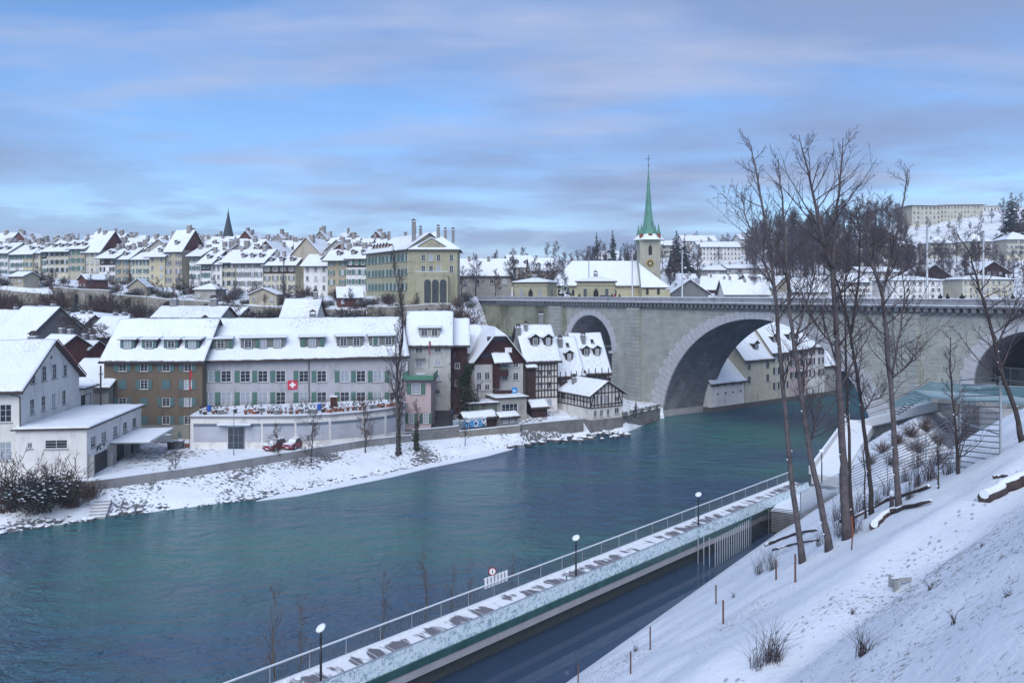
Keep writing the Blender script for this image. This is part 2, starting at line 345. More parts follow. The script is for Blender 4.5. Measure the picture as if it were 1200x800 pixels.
# flat snow spit at the water line
mb = MB(); pts = [(PG(u, v, .12)) for u, v in ((300, 586), (340, 574), (400, 559), (450, 547), (490, 537), (530, 528), (575, 521), (610, 519), (600, 526), (570, 534), (540, 540), (505, 547), (460, 558), (400, 570), (350, 580))]
mb.prism([(p.x, p.y, -.4) for p in pts], (0, 0, .47), 0)
tag(mb.build('shore', [SNOW]), kind='structure', label='low snow covered gravel bar at the water edge')
# right slope
E0 = Vector((4.5, 50.8)); ED = Vector((.617, .787)); EN = Vector((.787, -.617))
def slope(X, Y):
    d = Vector((X, Y)) - E0; p = d.dot(EN); q = X * .617 + Y * .787
    pb = 19.3 + 0.42 * (q - 23)
    k = 0.72
    z = k * p if p < pb - 3.5 else k * (pb - 3.5) + (0.38 * (p - pb + 3.5) if p < pb else 0.38 * 3.5 + 0.86 * (p - pb))
    if p < 0: z = max(p * 1.2, -2)
    sh = sstep(96, 116, q) * (1 - sstep(6, 14, p)) * sstep(-9, -1, p)
    z += 3.6 * sh - 5.5 * sstep(69, 88, q) * sstep(6, 14, p)
    z = min(z, 22.8 - .2 * math.exp(-abs(z - 22.8))) if z > 22.6 else z
    z += (fb(X, Y, .35, 4) * .26 + fb(X, Y, 1.1, 2) * .05 + fb(X, Y, .08) * .35) * sstep(0, 3, p)
    return z
def onslope(u, v):
    lo, hi = 3.0, 200.0; prev = None; Y = 6.0
    while Y < 200:
        p = P(u, v, Y); 
        if p.z <= slope(p.x, Y): return Vector((p.x, Y, slope(p.x, Y)))
        Y += 0.15
    return P(u, v, 60)
mb = MB(); np_, nq = 110, 260
ps = [-3 + 0.55 * i for i in range(90)] + [47 + 3 * i for i in range(30)]; qs = [-30 + 0.8 * i for i in range(220)] + [146 + 6 * i for i in range(20)]
q0 = E0.dot(ED)
for p in ps:
    for q in qs:
        xy = E0 + EN * p + ED * (q - q0)
        z = slope(xy.x, xy.y)
        br = (xy - Vector((30, 157))).dot(Vector((.830, .558)))
        if br > -1 : z = min(z, 22.8)
        mb.v.append((xy.x, xy.y, z))
for i in range(len(ps) - 1):
    for j in range(len(qs) - 1): a = i * len(qs) + j; mb.f.append((a, a + len(qs), a + len(qs) + 1, a + 1)); mb.m.append(0); mb.sm.append(True)
for k, f_ in enumerate(mb.f):
    c_ = sum((Vector(mb.v[i]) for i in f_), Vector()) / 4; d_ = Vector((c_.x, c_.y)) - E0; p_, q_ = d_.dot(EN), c_.x * .617 + c_.y * .787
    if p_ > 19.6 + .42 * (q_ - 23): mb.m[k] = 1
slope_o = tag(mb.build('terrain', [SNOW_SLOPE, snow_mat('snow_slope_grassy', (0.12, 0.11, 0.08), 5.0, 0.56, 0.66, 0.8, big=0.5)]), kind='structure', label='snowy hillside falling to the pool')
# water sheets
mb = MB(); mb.poly([(-900, -60, 0), (900, -60, 0), (900, 900, 0), (-900, 900, 0)])
tag(mb.build('water', [WATER]), kind='structure', label='blue green river with ripples')
exec_parts = []
# ---------------------------------------------------------------- bridge
BR = thing('stone_bridge', 'long pale stone arch bridge with corbelled cornice crossing the river', 'bridge', (30, 157, 0), math.degrees(math.atan2(-.830, .558)))
BM = Matrix.Translation((30, 157, 0)) @ Matrix.Rotation(math.atan2(-.830, .558), 4, 'Z')
ARCH = [(24.0, 23.3, -2.8, 0.0), (-22.1, 7.75, 12.4, 12.4), (68.6, 7.75, 12.4, 12.4)]   # centre, radius, centre z, springing z
WT, BW = 22.0, 14.3
def az_(s):
    for c, r, z0, sp in ARCH:
        if abs(s - c) < r: return max(z0 + math.sqrt(max(r * r - (s - c) ** 2, 0)), sp), True
    return -3.0, False
ss = set([-92, -30.5, 112]);
for c, r, z0, sp in ARCH:
    for k in range(65):
        t = math.pi * k / 64; ss.add(round(c - r * math.cos(t), 4))
x = -92
while x < 112: ss.add(float(x)); x += 2.0
ss = sorted(ss)
def strips(y, lo, hi, mats, name, rev):
    mb = MB()
    for a, b in zip(ss[:-1], ss[1:]):
        if a < lo - 1e-6 or b > hi + 1e-6: continue
        m = (a + b) / 2; za, zb = az_(a)[0], az_(b)[0]
        if az_(m)[1]:
            if not az_(a)[1]: za = next(sp for c, r, z0, sp in ARCH if abs(m - c) < r)
            if not az_(b)[1]: zb = next(sp for c, r, z0, sp in ARCH if abs(m - c) < r)
        else: za = zb = -3
        q = [(a, y, za), (b, y, zb), (b, y, WT), (a, y, WT)]
        mb.poly(q[::-1] if rev else q)
    me = mb.mesh(name, mats); boxuv(me); put(name, me, BR)
strips(0, -30.5, 112, [ASHLAR], 'spandrel_wall', False); strips(BW, -92, 112, [ASHLAR], 'spandrel_wall', True)
strips(-.05, -92, -30.5, [ASHDIRTY], 'abutment_wall', False)
for c, r, z0, sp in ARCH:
    mb = MB(); N = 64; uvl = []
    pts = [(c - r, -3 if sp > 1 else -3)] + [(c - r * math.cos(math.pi * k / N), max(sp, z0 + r * math.sin(math.pi * k / N))) for k in range(N + 1)] + [(c + r, -3)]
    L = 0
    for (a, za), (b, zb) in zip(pts[:-1], pts[1:]):
        if abs(a - b) + abs(za - zb) < 1e-6: continue
        d = math.hypot(a - b, za - zb); mb.poly([(a, 0, za), (b, 0, zb), (b, BW, zb), (a, BW, za)]); uvl.append((L, L + d)); L += d
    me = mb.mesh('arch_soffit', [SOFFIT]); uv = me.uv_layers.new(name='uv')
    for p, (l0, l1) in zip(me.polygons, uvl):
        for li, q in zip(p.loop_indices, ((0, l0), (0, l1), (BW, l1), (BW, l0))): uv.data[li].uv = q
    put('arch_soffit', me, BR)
    # wedge stones with a stepped outer edge
    mb = MB(); n = 62 if r > 20 else 31; t0 = math.asin(max(0, (sp - z0) / r)) if sp > z0 else 0
    for k in range(n):
        a0 = t0 + (math.pi - 2 * t0) * k / n + .0022; a1 = t0 + (math.pi - 2 * t0) * (k + 1) / n - .0022; am = (a0 + a1) / 2
        ln = (1.25 + (2.3 if r > 20 else .5) * abs(math.cos(am)) ** 1.5) * (1.10 if k % 2 else .93) * (1 if r > 20 else .95)
        ring = [(c - (r - .02) * math.cos(a0), z0 + (r - .02) * math.sin(a0)), (c - (r + ln) * math.cos(a0), z0 + (r + ln) * math.sin(a0)), (c - (r + ln) * math.cos(a1), z0 + (r + ln) * math.sin(a1)), (c - (r - .02) * math.cos(a1), z0 + (r - .02) * math.sin(a1))]
        # outer end cut level so that the course lines step like masonry
        zt = min(max(ring[1][1], ring[2][1]), WT - .25); ring[1] = (ring[1][0], min(ring[1][1], zt)); ring[2] = (ring[2][0], min(ring[2][1], zt))
        pr = .07 + .012 * (k % 3)
        mb.prism([(x_, -pr, z_) for x_, z_ in ring], (0, pr + .3, 0))
    mb.build('arch_ring', [VOUSS], BR)
    if sp > 5:
        mb = MB()
        for sx in (-1, 1): mb.box(c + sx * (r + .0) - .45 - (.55 if sx > 0 else .0) + .3 * sx, -.35, sp - .5, c + sx * r + .45 + (.55 if sx < 0 else 0) - .0 + .3 * sx, BW - 1, sp)
        mb.build('impost', [VOUSS], BR)
        for sx in (-1, 1): me = MB(); me.box(c + sx * (r + .9) - .85, -.09, -2, c + sx * (r + .9) + .85, .1, sp - .5); m_ = me.mesh('jamb', [QUOIN]); boxuv(m_); put('jamb', m_, BR)
mb = MB()   # pier plinth at the water
for a_0, b_0 in ((-6, 1.1), (47.2, 54)): mb = MB(); mb.box(a_0, -1.2, -2, b_0, BW + 1, 1.3); mb.build('pier_plinth', [CONC], BR)
for a, b in ((-8.8, -5.2), (50.0, 53.6), (-36.5, -32.0)):
    mb = MB(); mb.box(a, -.85, -2, b, .1, WT - .003); me = mb.mesh('pilaster', [QUOIN]); boxuv(me); put('pilaster', me, BR)
mb = MB()   # cornice with dentils, ledge
mb.box(-92, -.35, 21.95, 112, .3, 22.25); mb.box(-92, -.95, 22.95, 112, .4, 23.25)
s_ = -60.0
while s_ < 112:
    mb.box(s_, -.8, 22.3, s_ + .55, .2, 22.95); s_ += 1.1
mb.box(-92, -.12, 22.25, 112, .3, 22.95)
put('cornice', mb.mesh('cornice', [mat('cornice_stone', (.17, .18, .195), .9, .2, 2, stain=((.06, .06, .065), 1.2, .5, .7))]), BR)
mb = MB(); mb.box(-92, -.97, 23.253, 112, -.28, 23.36); mb.build('ledge_snow', [SNOW], BR)
for y0 in (-.25, BW - .1):
    mb = MB(); mb.box(-92, y0, 23.255, 112, y0 + .35, 24.05); mb.box(-92, y0 - .06, 24.05, 112, y0 + .41, 24.2)
    s_ = -90
    while s_ < 112: mb.box(s_, y0 - .05, 23.26, s_ + .8, y0 + .4, 24.048); s_ += 4.6
    mb.build('parapet', [mat('parapet_stone', (.25, .26, .28), .9, .15, 1.5, stain=((.11, .11, .12), 1.0, .52, .6))], BR)
    mb = MB(); mb.box(-92, y0 - .03, 24.203, 112, y0 + .38, 24.27); mb.build('parapet_snow', [SNOW], BR)
mb = MB(); mb.box(-130, .12, 22.6, 112, BW - .12, 23.2); mb.build('road_deck', [mat('slushy_road', (.25, .25, .27), .6, .4, .8)], BR)
def bp(s, y, z): return BM @ Vector((s, y, z))
# inner retaining walls seen through the side arches
for i, (a, b, y, lab) in enumerate(((-40, -12, 20, 'dark mossy retaining wall behind the small bridge arch'), (56, 90, 17, 'dark retaining wall behind the bear enclosure arch'))):
    mb = MB(); mb.box(a, y, -1, b, y + 1, 19.5); mb.box(a, y - .25, 13.2, b, y - .003, 13.6); me = mb.mesh('retaining_wall', [OLDWALL]); boxuv(me)
    o = put('retaining_wall', me); o.matrix_world = BM; tag(o, lab, 'wall')

# ---------------------------------------------------------------- building kit
WC = {}
def win_mesh(w_, h_, kind='std', fr=None, cols=2, rows=2, shut=None, far=False):
    fr = fr or FRAME; key = (round(w_, 2), round(h_, 2), kind, fr.name, cols, rows, shut.name if shut else '', far)
    if key in WC: return WC[key]
    mb = MB(); t = .09 if not far else .12; d = .10
    gm = {'std': 1, 'curt': 2}.get(kind, 1)
    mb.box(-w_ / 2, -.02, 0, w_ / 2, .02, h_, gm)                      # glass
    for x0, x1 in ((-w_ / 2, -w_ / 2 + t), (w_ / 2 - t, w_ / 2)): mb.box(x0, -d / 2 - .012, 0, x1, d / 2, h_, 0)
    mb.box(-w_ / 2 + t, -d / 2, 0, w_ / 2 - t, d / 2, t, 0); mb.box(-w_ / 2 + t, -d / 2, h_ - t, w_ / 2 - t, d / 2, h_, 0)
    tt = t * .6
    for c in range(1, cols): x_ = -w_ / 2 + w_ * c / cols; mb.box(x_ - tt / 2, -d / 2 + .006, t, x_ + tt / 2, d / 2 - .006, h_ - t, 0)
    if not far:
        for r in range(1, rows):
            z_ = h_ * r / rows; mb.box(-w_ / 2 + t, -.035, z_ - .016, w_ / 2 - t, .035, z_ + .016, 0)
    mb.box(-w_ / 2 - .12, -.22, -.1, w_ / 2 + .12, .05, -.003, 3)
    if far and shut:
        for sx in (-1, 1): mb.box(sx * (w_ / 2 + .33) - .29, -.17, 0, sx * (w_ / 2 + .33) + .29, -.12, h_, 4)
    me = mb.mesh('window', [fr, GLASS, CURT, SILL] + ([shut] if shut else [])); WC[key] = me; return me
def shut_mesh(w_, h_, m):
    key = ('sh', round(w_, 2), round(h_, 2), m.name)
    if key in WC: return WC[key]
    mb = MB(); mb.box(-w_ / 2, -.03, 0, w_ / 2, .03, h_, 0)
    k = int(h_ / .16)
    for i in range(k): z_ = .08 + i * (h_ - .16) / k; mb.box(-w_ / 2 + .06, -.045, z_, w_ / 2 - .06, -.028, z_ + .09, 0)
    me = mb.mesh('shutter', [m]); WC[key] = me; return me
def facade(mb, x0, x1, z0, z1, ops, mt, m=0, dep=.16):
    """wall face with openings (x0,x1,z0,z1) and reveals; mt maps local (x,y,z), y into the building"""
    ops = [o for o in ops if o[0] > x0 + .01 and o[1] < x1 - .01 and o[2] > z0 + .01 and o[3] < z1 - .01]
    xs_ = sorted({x0, x1, *[o[0] for o in ops], *[o[1] for o in ops]}); zs_ = sorted({z0, z1, *[o[2] for o in ops], *[o[3] for o in ops]})
    for a, b in zip(xs_[:-1], xs_[1:]):
        for c, d in zip(zs_[:-1], zs_[1:]):
            mx, mz = (a + b) / 2, (c + d) / 2
            if any(o[0] < mx < o[1] and o[2] < mz < o[3] for o in ops): continue
            mb.poly([mt(p) for p in ((a, 0, c), (b, 0, c), (b, 0, d), (a, 0, d))], m)
    for o in ops:
        c = [(o[0], o[2]), (o[1], o[2]), (o[1], o[3]), (o[0], o[3])]
        for k in range(4):
            (a, za), (b, zb) = c[k], c[(k + 1) % 4]
            mb.poly([mt(p) for p in ((a, 0, za), (a, dep, za), (b, dep, zb), (b, 0, zb))], m)
        mb.poly([mt((x_, dep, z_)) for x_, z_ in c], m)
def win_part(root, mt, rz, x_, z_, w_, h_, shut, kind, far, fr=None, cols=2, rows=3, closed=False, sh_w=None):
    if closed and shut:
        for sx in (-1, 1):
            put('shutter', shut_mesh(w_ / 2 - .01, h_, shut), root, mt((x_ + sx * w_ / 4, -.035, z_)), (0, 0, rz))
        return
    if far:
        put('window', win_mesh(w_, h_, kind, fr, cols, rows, shut, True), root, mt((x_, -.06, z_)), (0, 0, rz)); return
    put('window', win_mesh(w_, h_, kind, fr, cols, rows), root, mt((x_, .09, z_)), (0, 0, rz))
    if shut:
        sw = sh_w or w_ * .5
        sides = (-1, 1) if sh_w is None or sh_w > 0 else (-1,)
        sw = abs(sw)
        for sx in sides: put('shutter', shut_mesh(sw, h_, shut), root, mt((x_ + sx * (w_ / 2 + sw / 2 + .04), -.06, z_)), (0, 0, rz))
FINE = [True]
def roofplane(root, pts, snow=SNOW_ROOF, th=.2, base=TILE, name='roof'):
    c = sum((Vector(p) for p in pts), Vector()) / len(pts)
    mb = MB(); mb.prism([Vector(p) + Vector((0, 0, -.18)) for p in pts], (0, 0, .18)); r = mb.build(name, [base], root)
    q = [c + (Vector(p) - c) * .992 for p in pts]; mb = MB()
    if FINE[0] and len(pts) == 4:
        a, b, c2, d = q; L1, L2 = (b - a).length, (d - a).length; n, m = max(2, min(60, int(L1 / .35))), max(2, min(30, int(L2 / .35))); sd0 = Vector((c.x * .37 + c.z, c.y * .53, L1))
        for i in range(n + 1):
            for j in range(m + 1):
                u_, v_ = i / n, j / m; e_ = .05 * mnoise.noise(sd0 + Vector((i * .9, 0, 0))) + .03
                if j == 0: v_ = max(0, e_ * 2) / L2 * 1.6
                if j == m: v_ = 1
                p = a.lerp(b, u_).lerp(d.lerp(c2, u_), v_); edge = i in (0, n) or j == 0
                h = th * (.85 + .45 * mnoise.noise(sd0 + p * .5) + .25 * mnoise.noise(sd0 + p * 1.7)) * (.55 if edge else 1); mb.v.append(tuple(p + Vector((0, 0, max(.05, h)))))
        st = m + 1
        for i in range(n):
            for j in range(m): k = i * st + j; mb.f.append((k, k + st, k + st + 1, k + 1)); mb.m.append(0); mb.sm.append(True)
        rim = [i * st for i in range(n + 1)] + [n * st + j for j in range(1, m + 1)] + [i * st + m for i in range(n - 1, -1, -1)] + [j for j in range(m - 1, 0, -1)]; b0 = len(mb.v)
        gq = [Vector(mb.v[k]) for k in rim]; nn = (b - a).cross(d - a).normalized()
        for p in gq: tz = (nn.dot(a) - nn.x * p.x - nn.y * p.y) / nn.z; mb.v.append((p.x, p.y, tz + .004))
        for k in range(len(rim)): k2 = (k + 1) % len(rim); mb.f.append((rim[k2], rim[k], b0 + k, b0 + k2)); mb.m.append(0); mb.sm.append(False)
        mb.build('snow_cover', [snow], r); return r
    mb.prism([p + Vector((0, 0, .004)) for p in q], (0, 0, th)); mb.build('snow_cover', [snow], r)
    return r
CHB = mat('chimney_render', (.27, .25, .235), .9, .25, .4)
def chimney(root, x_, y_, z0, z1, w_=.7, m=None, cap=True):
    mb = MB(); mb.box(x_ - w_ / 2, y_ - w_ * .4, z0, x_ + w_ / 2, y_ + w_ * .4, z1, 0); mb.box(x_ - w_ / 2 - .08, y_ - w_ * .4 - .08, z1, x_ + w_ / 2 + .08, y_ + w_ * .4 + .08, z1 + .12, 0)
    if cap:
        for sx in (-1, 1): mb.box(x_ + sx * w_ * .35 - .06, y_ - .2, z1 + .12, x_ + sx * w_ * .35 + .06, y_ + .2, z1 + .5, 0)
        mb.prism([(x_ - w_ * .62, y_ - w_ * .5, z1 + .5), (x_ + w_ * .62, y_ - w_ * .5, z1 + .5), (x_, y_ - w_ * .5, z1 + .95)], (0, w_, 0), 1)
    mb.box(x_ - w_ * .5, y_ - w_ * .4, z1 + (.125 if not cap else .14), x_ + w_ * .5, y_ + w_ * .4, z1 + .26, 2)
    return mb.build('chimney', [m or GREY, TILE, SNOW], root)
def house(name, label, cat, loc, rz, w_, d_, h_, rise=5, roof='eaves', wall=None, wins=(), shut=None, group=None, far=False, over=.5, dormers=(), chims=(), right=(), left=(),
          kind=None, gable_mat=None, snow=SNOW_ROOF, fr=None, cols=2, rows=3, dorm_roof='gable', dorm_mat=None, base=0, rside=0, base_m=None, mansard=False, rfront=.5):
    """loc: front left corner; x right along the front, y into the building"""
    FINE[0] = not far; root = thing(name, label, cat, loc, rz, group); wall = wall or plaster('plaster_white', (.55, .55, .53)); seed = random.Random(hash(label) % 99991 if False else sum(map(ord, label)))
    mb = MB(); I = lambda p: Vector(p)
    Rt = lambda p: Vector((w_ - p[1], p[0], p[2])); Lt = lambda p: Vector((p[1], d_ - p[0], p[2]))
    ops = lambda W: [(x_ - a / 2, x_ + a / 2, z_, z_ + b) for x_, z_, a, b, *r in W if not (r and r[0])]
    z0 = -base
    if far:
        for mt, L in ((I, w_), (Rt, d_), (Lt, d_)): mb.poly([mt((0, 0, z0)), mt((L, 0, z0)), mt((L, 0, h_)), mt((0, 0, h_))], 0)
    else:
        facade(mb, 0, w_, z0, h_, ops(wins), I); facade(mb, 0, d_, z0, h_, ops(right), Rt); facade(mb, 0, d_, z0, h_, ops(left), Lt)
    mb.poly([(w_, d_, z0), (0, d_, z0), (0, d_, h_), (w_, d_, h_)])
    gm = 1
    if roof == 'eaves' or roof == 'mansard':
        yr = d_ * rfront
        for x_ in (0, w_): mb.poly([(x_, 0, h_), (x_, d_, h_), (x_, yr, h_ + rise)], gm)
    if roof == 'gable':
        mb.poly([(0, 0, h_), (w_, 0, h_), (w_ / 2, 0, h_ + rise)], gm); mb.poly([(0, d_, h_), (w_, d_, h_), (w_ / 2, d_, h_ + rise)], gm)
    if base_m: mb.box(-.06, -.06, z0, w_ + .06, d_ + .06, z0 + base_m[1], 2)
    mb.build('wall', [wall, gable_mat or wall, base_m[0] if base_m else wall], root)
    for W, mt, a in ((wins, I, 0), (right, Rt, R(90)), (left, Lt, R(-90))):
        for t in W:
            x_, z_, a_, b_ = t[:4]
            if far and (z_ + b_ > h_ - .15 or z_ < .2): continue
            closed = len(t) > 4 and t[4]
            k = kind or ('curt' if seed.random() < .35 else 'std')
            win_part(root, mt, a, x_, z_, a_, b_, shut, k, far, fr, cols, rows, closed)
    o = over; e = h_
    if roof == 'eaves':
        yr = d_ * rfront; sl = rise / yr; sb = rise / (d_ - yr)
        roofplane(root, [(-o, -o, e - o * sl), (w_ + o, -o, e - o * sl), (w_ + o, yr, e + rise), (-o, yr, e + rise)], snow)
        roofplane(root, [(-o, yr, e + rise), (w_ + o, yr, e + rise), (w_ + o, d_ + o, e - o * sb), (-o, d_ + o, e - o * sb)], snow)
        mb = MB(); mb.box(-o, -o - .14, e - o * sl - .3, w_ + o, -o - .004, e - o * sl - .12); mb.build('gutter', [EAVE], root)
        for dx, dw, dh, *dk in dormers:
            y0 = dk[1] if len(dk) > 1 else .9; zb = e + sl * y0; yb = (dh) / sl + y0
            mb = MB(); mb.prism([(dx - dw / 2, y0, zb - .1), (dx + dw / 2, y0, zb - .1), (dx + dw / 2, y0, zb + dh), (dx - dw / 2, y0, zb + dh)], (0, yb - y0, 0))
            dm = mb.build('dormer', [dorm_mat or EAVE], root)
            nw = dk[0] if dk else 1
            if dorm_roof == 'gable':
                rr = dw * .36; yb2 = y0 + (dh + rr) / sl
                for sx in (-1, 1):
                    q = [Vector((dx + sx * (dw / 2 + .25), y0 - .35, zb + dh - .1)), Vector((dx, y0 - .35, zb + dh + rr)), Vector((dx, yb2, zb + dh + rr)), Vector((dx + sx * (dw / 2 + .25), yb, zb + dh - .1))]
                    m2 = MB(); m2.prism([p for p in q], (0, 0, -.1), 0); m2.prism([p + Vector((0, 0, .004)) for p in q], (0, 0, .15), 1); m2.build('dormer_roof', [TILE, SNOW], dm)
                m2 = MB(); m2.poly([(dx - dw / 2, y0 - .004, zb + dh), (dx + dw / 2, y0 - .004, zb + dh), (dx, y0 - .004, zb + dh + rr)]); m2.build('dormer_gable', [dorm_mat or EAVE], dm)
            else:
                q = [(dx - dw / 2 - .3, y0 - .4, zb + dh - .05), (dx + dw / 2 + .3, y0 - .4, zb + dh - .05), (dx + dw / 2 + .3, yb + .6, zb + dh + .25), (dx - dw / 2 - .3, yb + .6, zb + dh + .25)]
                m2 = MB(); m2.prism(q, (0, 0, .1), 0); m2.prism([Vector(p) + Vector((0, 0, .103)) for p in q], (0, 0, .18), 1); m2.build('dormer_roof', [TILE, SNOW], dm)
            ww = min(1.15, dw * .5) if nw == 1 else 1.15
            for k in range(nw):
                xx = dx + (k - (nw - 1) / 2) * (dw / nw)
                put('window', win_mesh(ww, dh * .78, 'std' if far else ('curt' if seed.random() < .4 else 'std'), fr, cols, rows, None, far), dm, (xx, y0 - .07, zb + dh * .12))
                if shut and not far:
                    for sx in (-1, 1):
                        sw = min(.5, (dw / nw - ww) / 2 - .04)
                        if sw > .2: put('shutter', shut_mesh(sw, dh * .78, shut), dm, (xx + sx * (ww / 2 + sw / 2 + .02), y0 - .07, zb + dh * .12))
    elif roof == 'gable':
        sl = rise / (w_ / 2)
        roofplane(root, [(-o, -o, e - o * sl), (w_ / 2, -o, e + rise), (w_ / 2, d_ + o, e + rise), (-o, d_ + o, e - o * sl)], snow)
        roofplane(root, [(w_ / 2, -o, e + rise), (w_ + o, -o, e - o * sl), (w_ + o, d_ + o, e - o * sl), (w_ / 2, d_ + o, e + rise)], snow)
    elif roof == 'hip':
        hh = min(w_, d_) / 2; sl = rise / hh; zo = e - o * sl; a, b = -o, w_ + o; c, d2 = -o, d_ + o; hh += o
        if w_ >= d_: r1, r2 = (a + hh, d_ / 2, e + rise), (b - hh, d_ / 2, e + rise)
        else: r1, r2 = (w_ / 2, c + hh, e + rise), (w_ / 2, d2 - hh, e + rise)
        if w_ >= d_: pl = [[(a, c, zo), (b, c, zo), r2, r1], [(b, c, zo), (b, d2, zo), r2], [(b, d2, zo), (a, d2, zo), r1, r2], [(a, d2, zo), (a, c, zo), r1]]
        else: pl = [[(a, c, zo), (b, c, zo), r1], [(b, c, zo), (b, d2, zo), r2, r1], [(b, d2, zo), (a, d2, zo), r2], [(a, d2, zo), (a, c, zo), r1, r2]]
        for q in pl: roofplane(root, q, snow)
    elif roof == 'flat':
        roofplane(root, [(-o, -o, e + .2), (w_ + o, -o, e + .2), (w_ + o, d_ + o, e + .2), (-o, d_ + o, e + .2)], snow)
    for c_ in chims:
        x_, y_, hh = c_[:3]
        if roof == 'eaves': yr = d_ * rfront; zs = e + rise * (y_ / yr if y_ < yr else (d_ - y_) / (d_ - yr))
        elif roof == 'gable': zs = e + rise * (1 - abs(x_ - w_ / 2) / (w_ / 2))
        elif roof == 'hip': zs = e + rise * .5
        else: zs = e
        chimney(root, x_, y_, zs - .8, zs + hh, c_[3] if len(c_) > 3 else .8, CHB if far else None, not far)
    return root
def grid(x0, x1, n, zs_, w_, h_, closed=()):
    r = []
    for j, z_ in enumerate(zs_):
        for i in range(n): r.append((x0 + (x1 - x0) * (i / (n - 1) if n > 1 else .5), z_, w_, h_, (j, i) in closed))
    return r
class Fac:
    """facade line from a front left corner: turns photo pixels into metres along and up the wall"""
    def __init__(s, u, Y, rz, zb):
        p = P(u, 400, Y); s.loc = Vector((p.x, Y, zb)); s.rz = rz; s.c = math.cos(R(rz)); s.s = math.sin(R(rz)); s.zb = zb
    def x(s, u):
        k = (u - 600) / F; return (k * s.loc.y - s.loc.x) / (s.c - k * s.s)
    def Y(s, u): return s.loc.y + s.x(u) * s.s
    def z(s, u, v): return CAM_H - (v - HZ) / F * s.Y(u) - s.zb
    def wins(s, us, rows, w_, closed=()):
        r = []
        for j, (v0, v1) in enumerate(rows):
            for i, u in enumerate(us): z0 = s.z(u, v1); r.append((s.x(u), z0, w_, s.z(u, v0) - z0, (j, i) in closed))
        return r
PW = plaster("plaster_white", (.64, .63, .60)); PC = plaster('plaster_cream', (.52, .49, .39)); PY = plaster('plaster_yellow', (.49, .44, .30)); PB = plaster('plaster_beige', (.40, .36, .28))
PG_ = plaster('plaster_grey', (.34, .33, .30)); PBR = plaster('plaster_brown', (.145, .115, .085)); PLG = plaster('plaster_lilac_grey', (.40, .39, .42)); PPK = plaster('plaster_pink', (.48, .38, .38))
POL = plaster('plaster_olive', (.36, .345, .24)); PTAN = plaster('plaster_tan', (.36, .31, .22)); PWW = plaster('plaster_bright_white', (.68, .67, .65)); PDG = plaster('plaster_dark_grey', (.16, .16, .165))
BRG = mat('brown_gable', (.13, .055, .05), .9, .2, 3)
ROADZ = 2.42
# --- brown apartment block
f = Fac(122, 119.5, 0, 2.3); fw = f.x(237)
house('apartment_house', 'brown rendered four storey block with green shutters and four dormers', 'building', f.loc, 0, fw, 12, f.z(180, 419), 5.8, wall=PBR, shut=SH_T,
      wins=f.wins((143.5, 168.7, 194.5, 220), ((424.5, 435), (445, 456), (466, 476), (487.5, 497)), 1.25, {(1, 0), (1, 2), (2, 1), (3, 1)}) + f.wins((150, 187, 205), ((506, 512),), .9),
      dormers=[(f.x(u), 2.4, 1.45, 1, 1.3) for u in (145, 170.5, 196.5, 221.5)], dorm_roof='flat', chims=((3, 8, 1.2), (8, 8.4, 1.4, 1.3), (12.5, 8, 1.6)), base_m=(mat('stained_base', (.25, .24, .21), .9, .2), 2.3), over=.6)
# --- long lilac grey block
f = Fac(237.6, 121, 17.9, 2.3); fw = f.x(476); gc = f
us = (250, 265, 287.5, 308, 329, 356, 377, 404, 423, 442.5, 462)
o = house('apartment_block', 'long lilac grey block with green shutters behind the roof terrace', 'building', f.loc, f.rz, fw, 12.5, f.z(350, 416.5), 5.9, wall=PLG, wins=f.wins(us, ((434, 447.5), (459, 474.5)), 1.55),
      dormers=[(f.x(258), 3.3, 1.7, 1, 1.2), (f.x(308), 6.8, 1.75, 3, 1.2), (f.x(366.5), 3.9, 1.75, 1, 1.2), (f.x(411), 4.3, 1.75, 2, 1.2), (f.x(449), 4.3, 1.75, 2, 1.2)], dorm_roof='flat', dorm_mat=SH_Y, chims=((3, 8, .8), (17.2, 6.6, .9, 1.1), (29, 9, 1)), over=.6, shut=None)
for u in us:
    for v0, v1 in ((434, 447.5), (459, 474.5)):
        h_ = f.z(u, v0) - f.z(u, v1); put('shutter', shut_mesh(.75, h_, SH_G), o, (f.x(u) - 1.25, -.06, f.z(u, v1)))
for u in (247, 270, 302, 356, 378, 441): put('shutter', shut_mesh(.6, 1.3, SH_G), o, (f.x(u), 1.05, f.z(350, 416.5) + 1.35))
mb = MB(); mb.tube([(f.x(362), -.12, 5), (f.x(362), -.12, f.z(362, 418))], .07, 6); mb.build('downpipe', [EAVE], o)
# flag hung on the facade
mb = MB(); x0, x1, z0, z1 = gc.x(337), gc.x(348.5), gc.z(343, 456), gc.z(343, 445.5); mb.box(x0, -.14, z0, x1, -.10, z1, 0)
cxx, cz, a = (x0 + x1) / 2, (z0 + z1) / 2, (z1 - z0)
mb.box(cxx - a * .32, -.16, cz - a * .1, cxx + a * .32, -.142, cz + a * .1, 1); mb.box(cxx - a * .1, -.162, cz - a * .32, cxx + a * .1, -.144, cz + a * .32, 1)
fl = mb.build('flag', [mat('flag_red', (.50, .05, .08), .8, .05), WHITE]); fl.matrix_world = o.matrix_basis if False else Matrix.Translation(gc.loc) @ Matrix.Rotation(R(gc.rz), 4, 'Z')
tag(fl, 'square red flag with white cross hung on the lilac facade', 'flag')
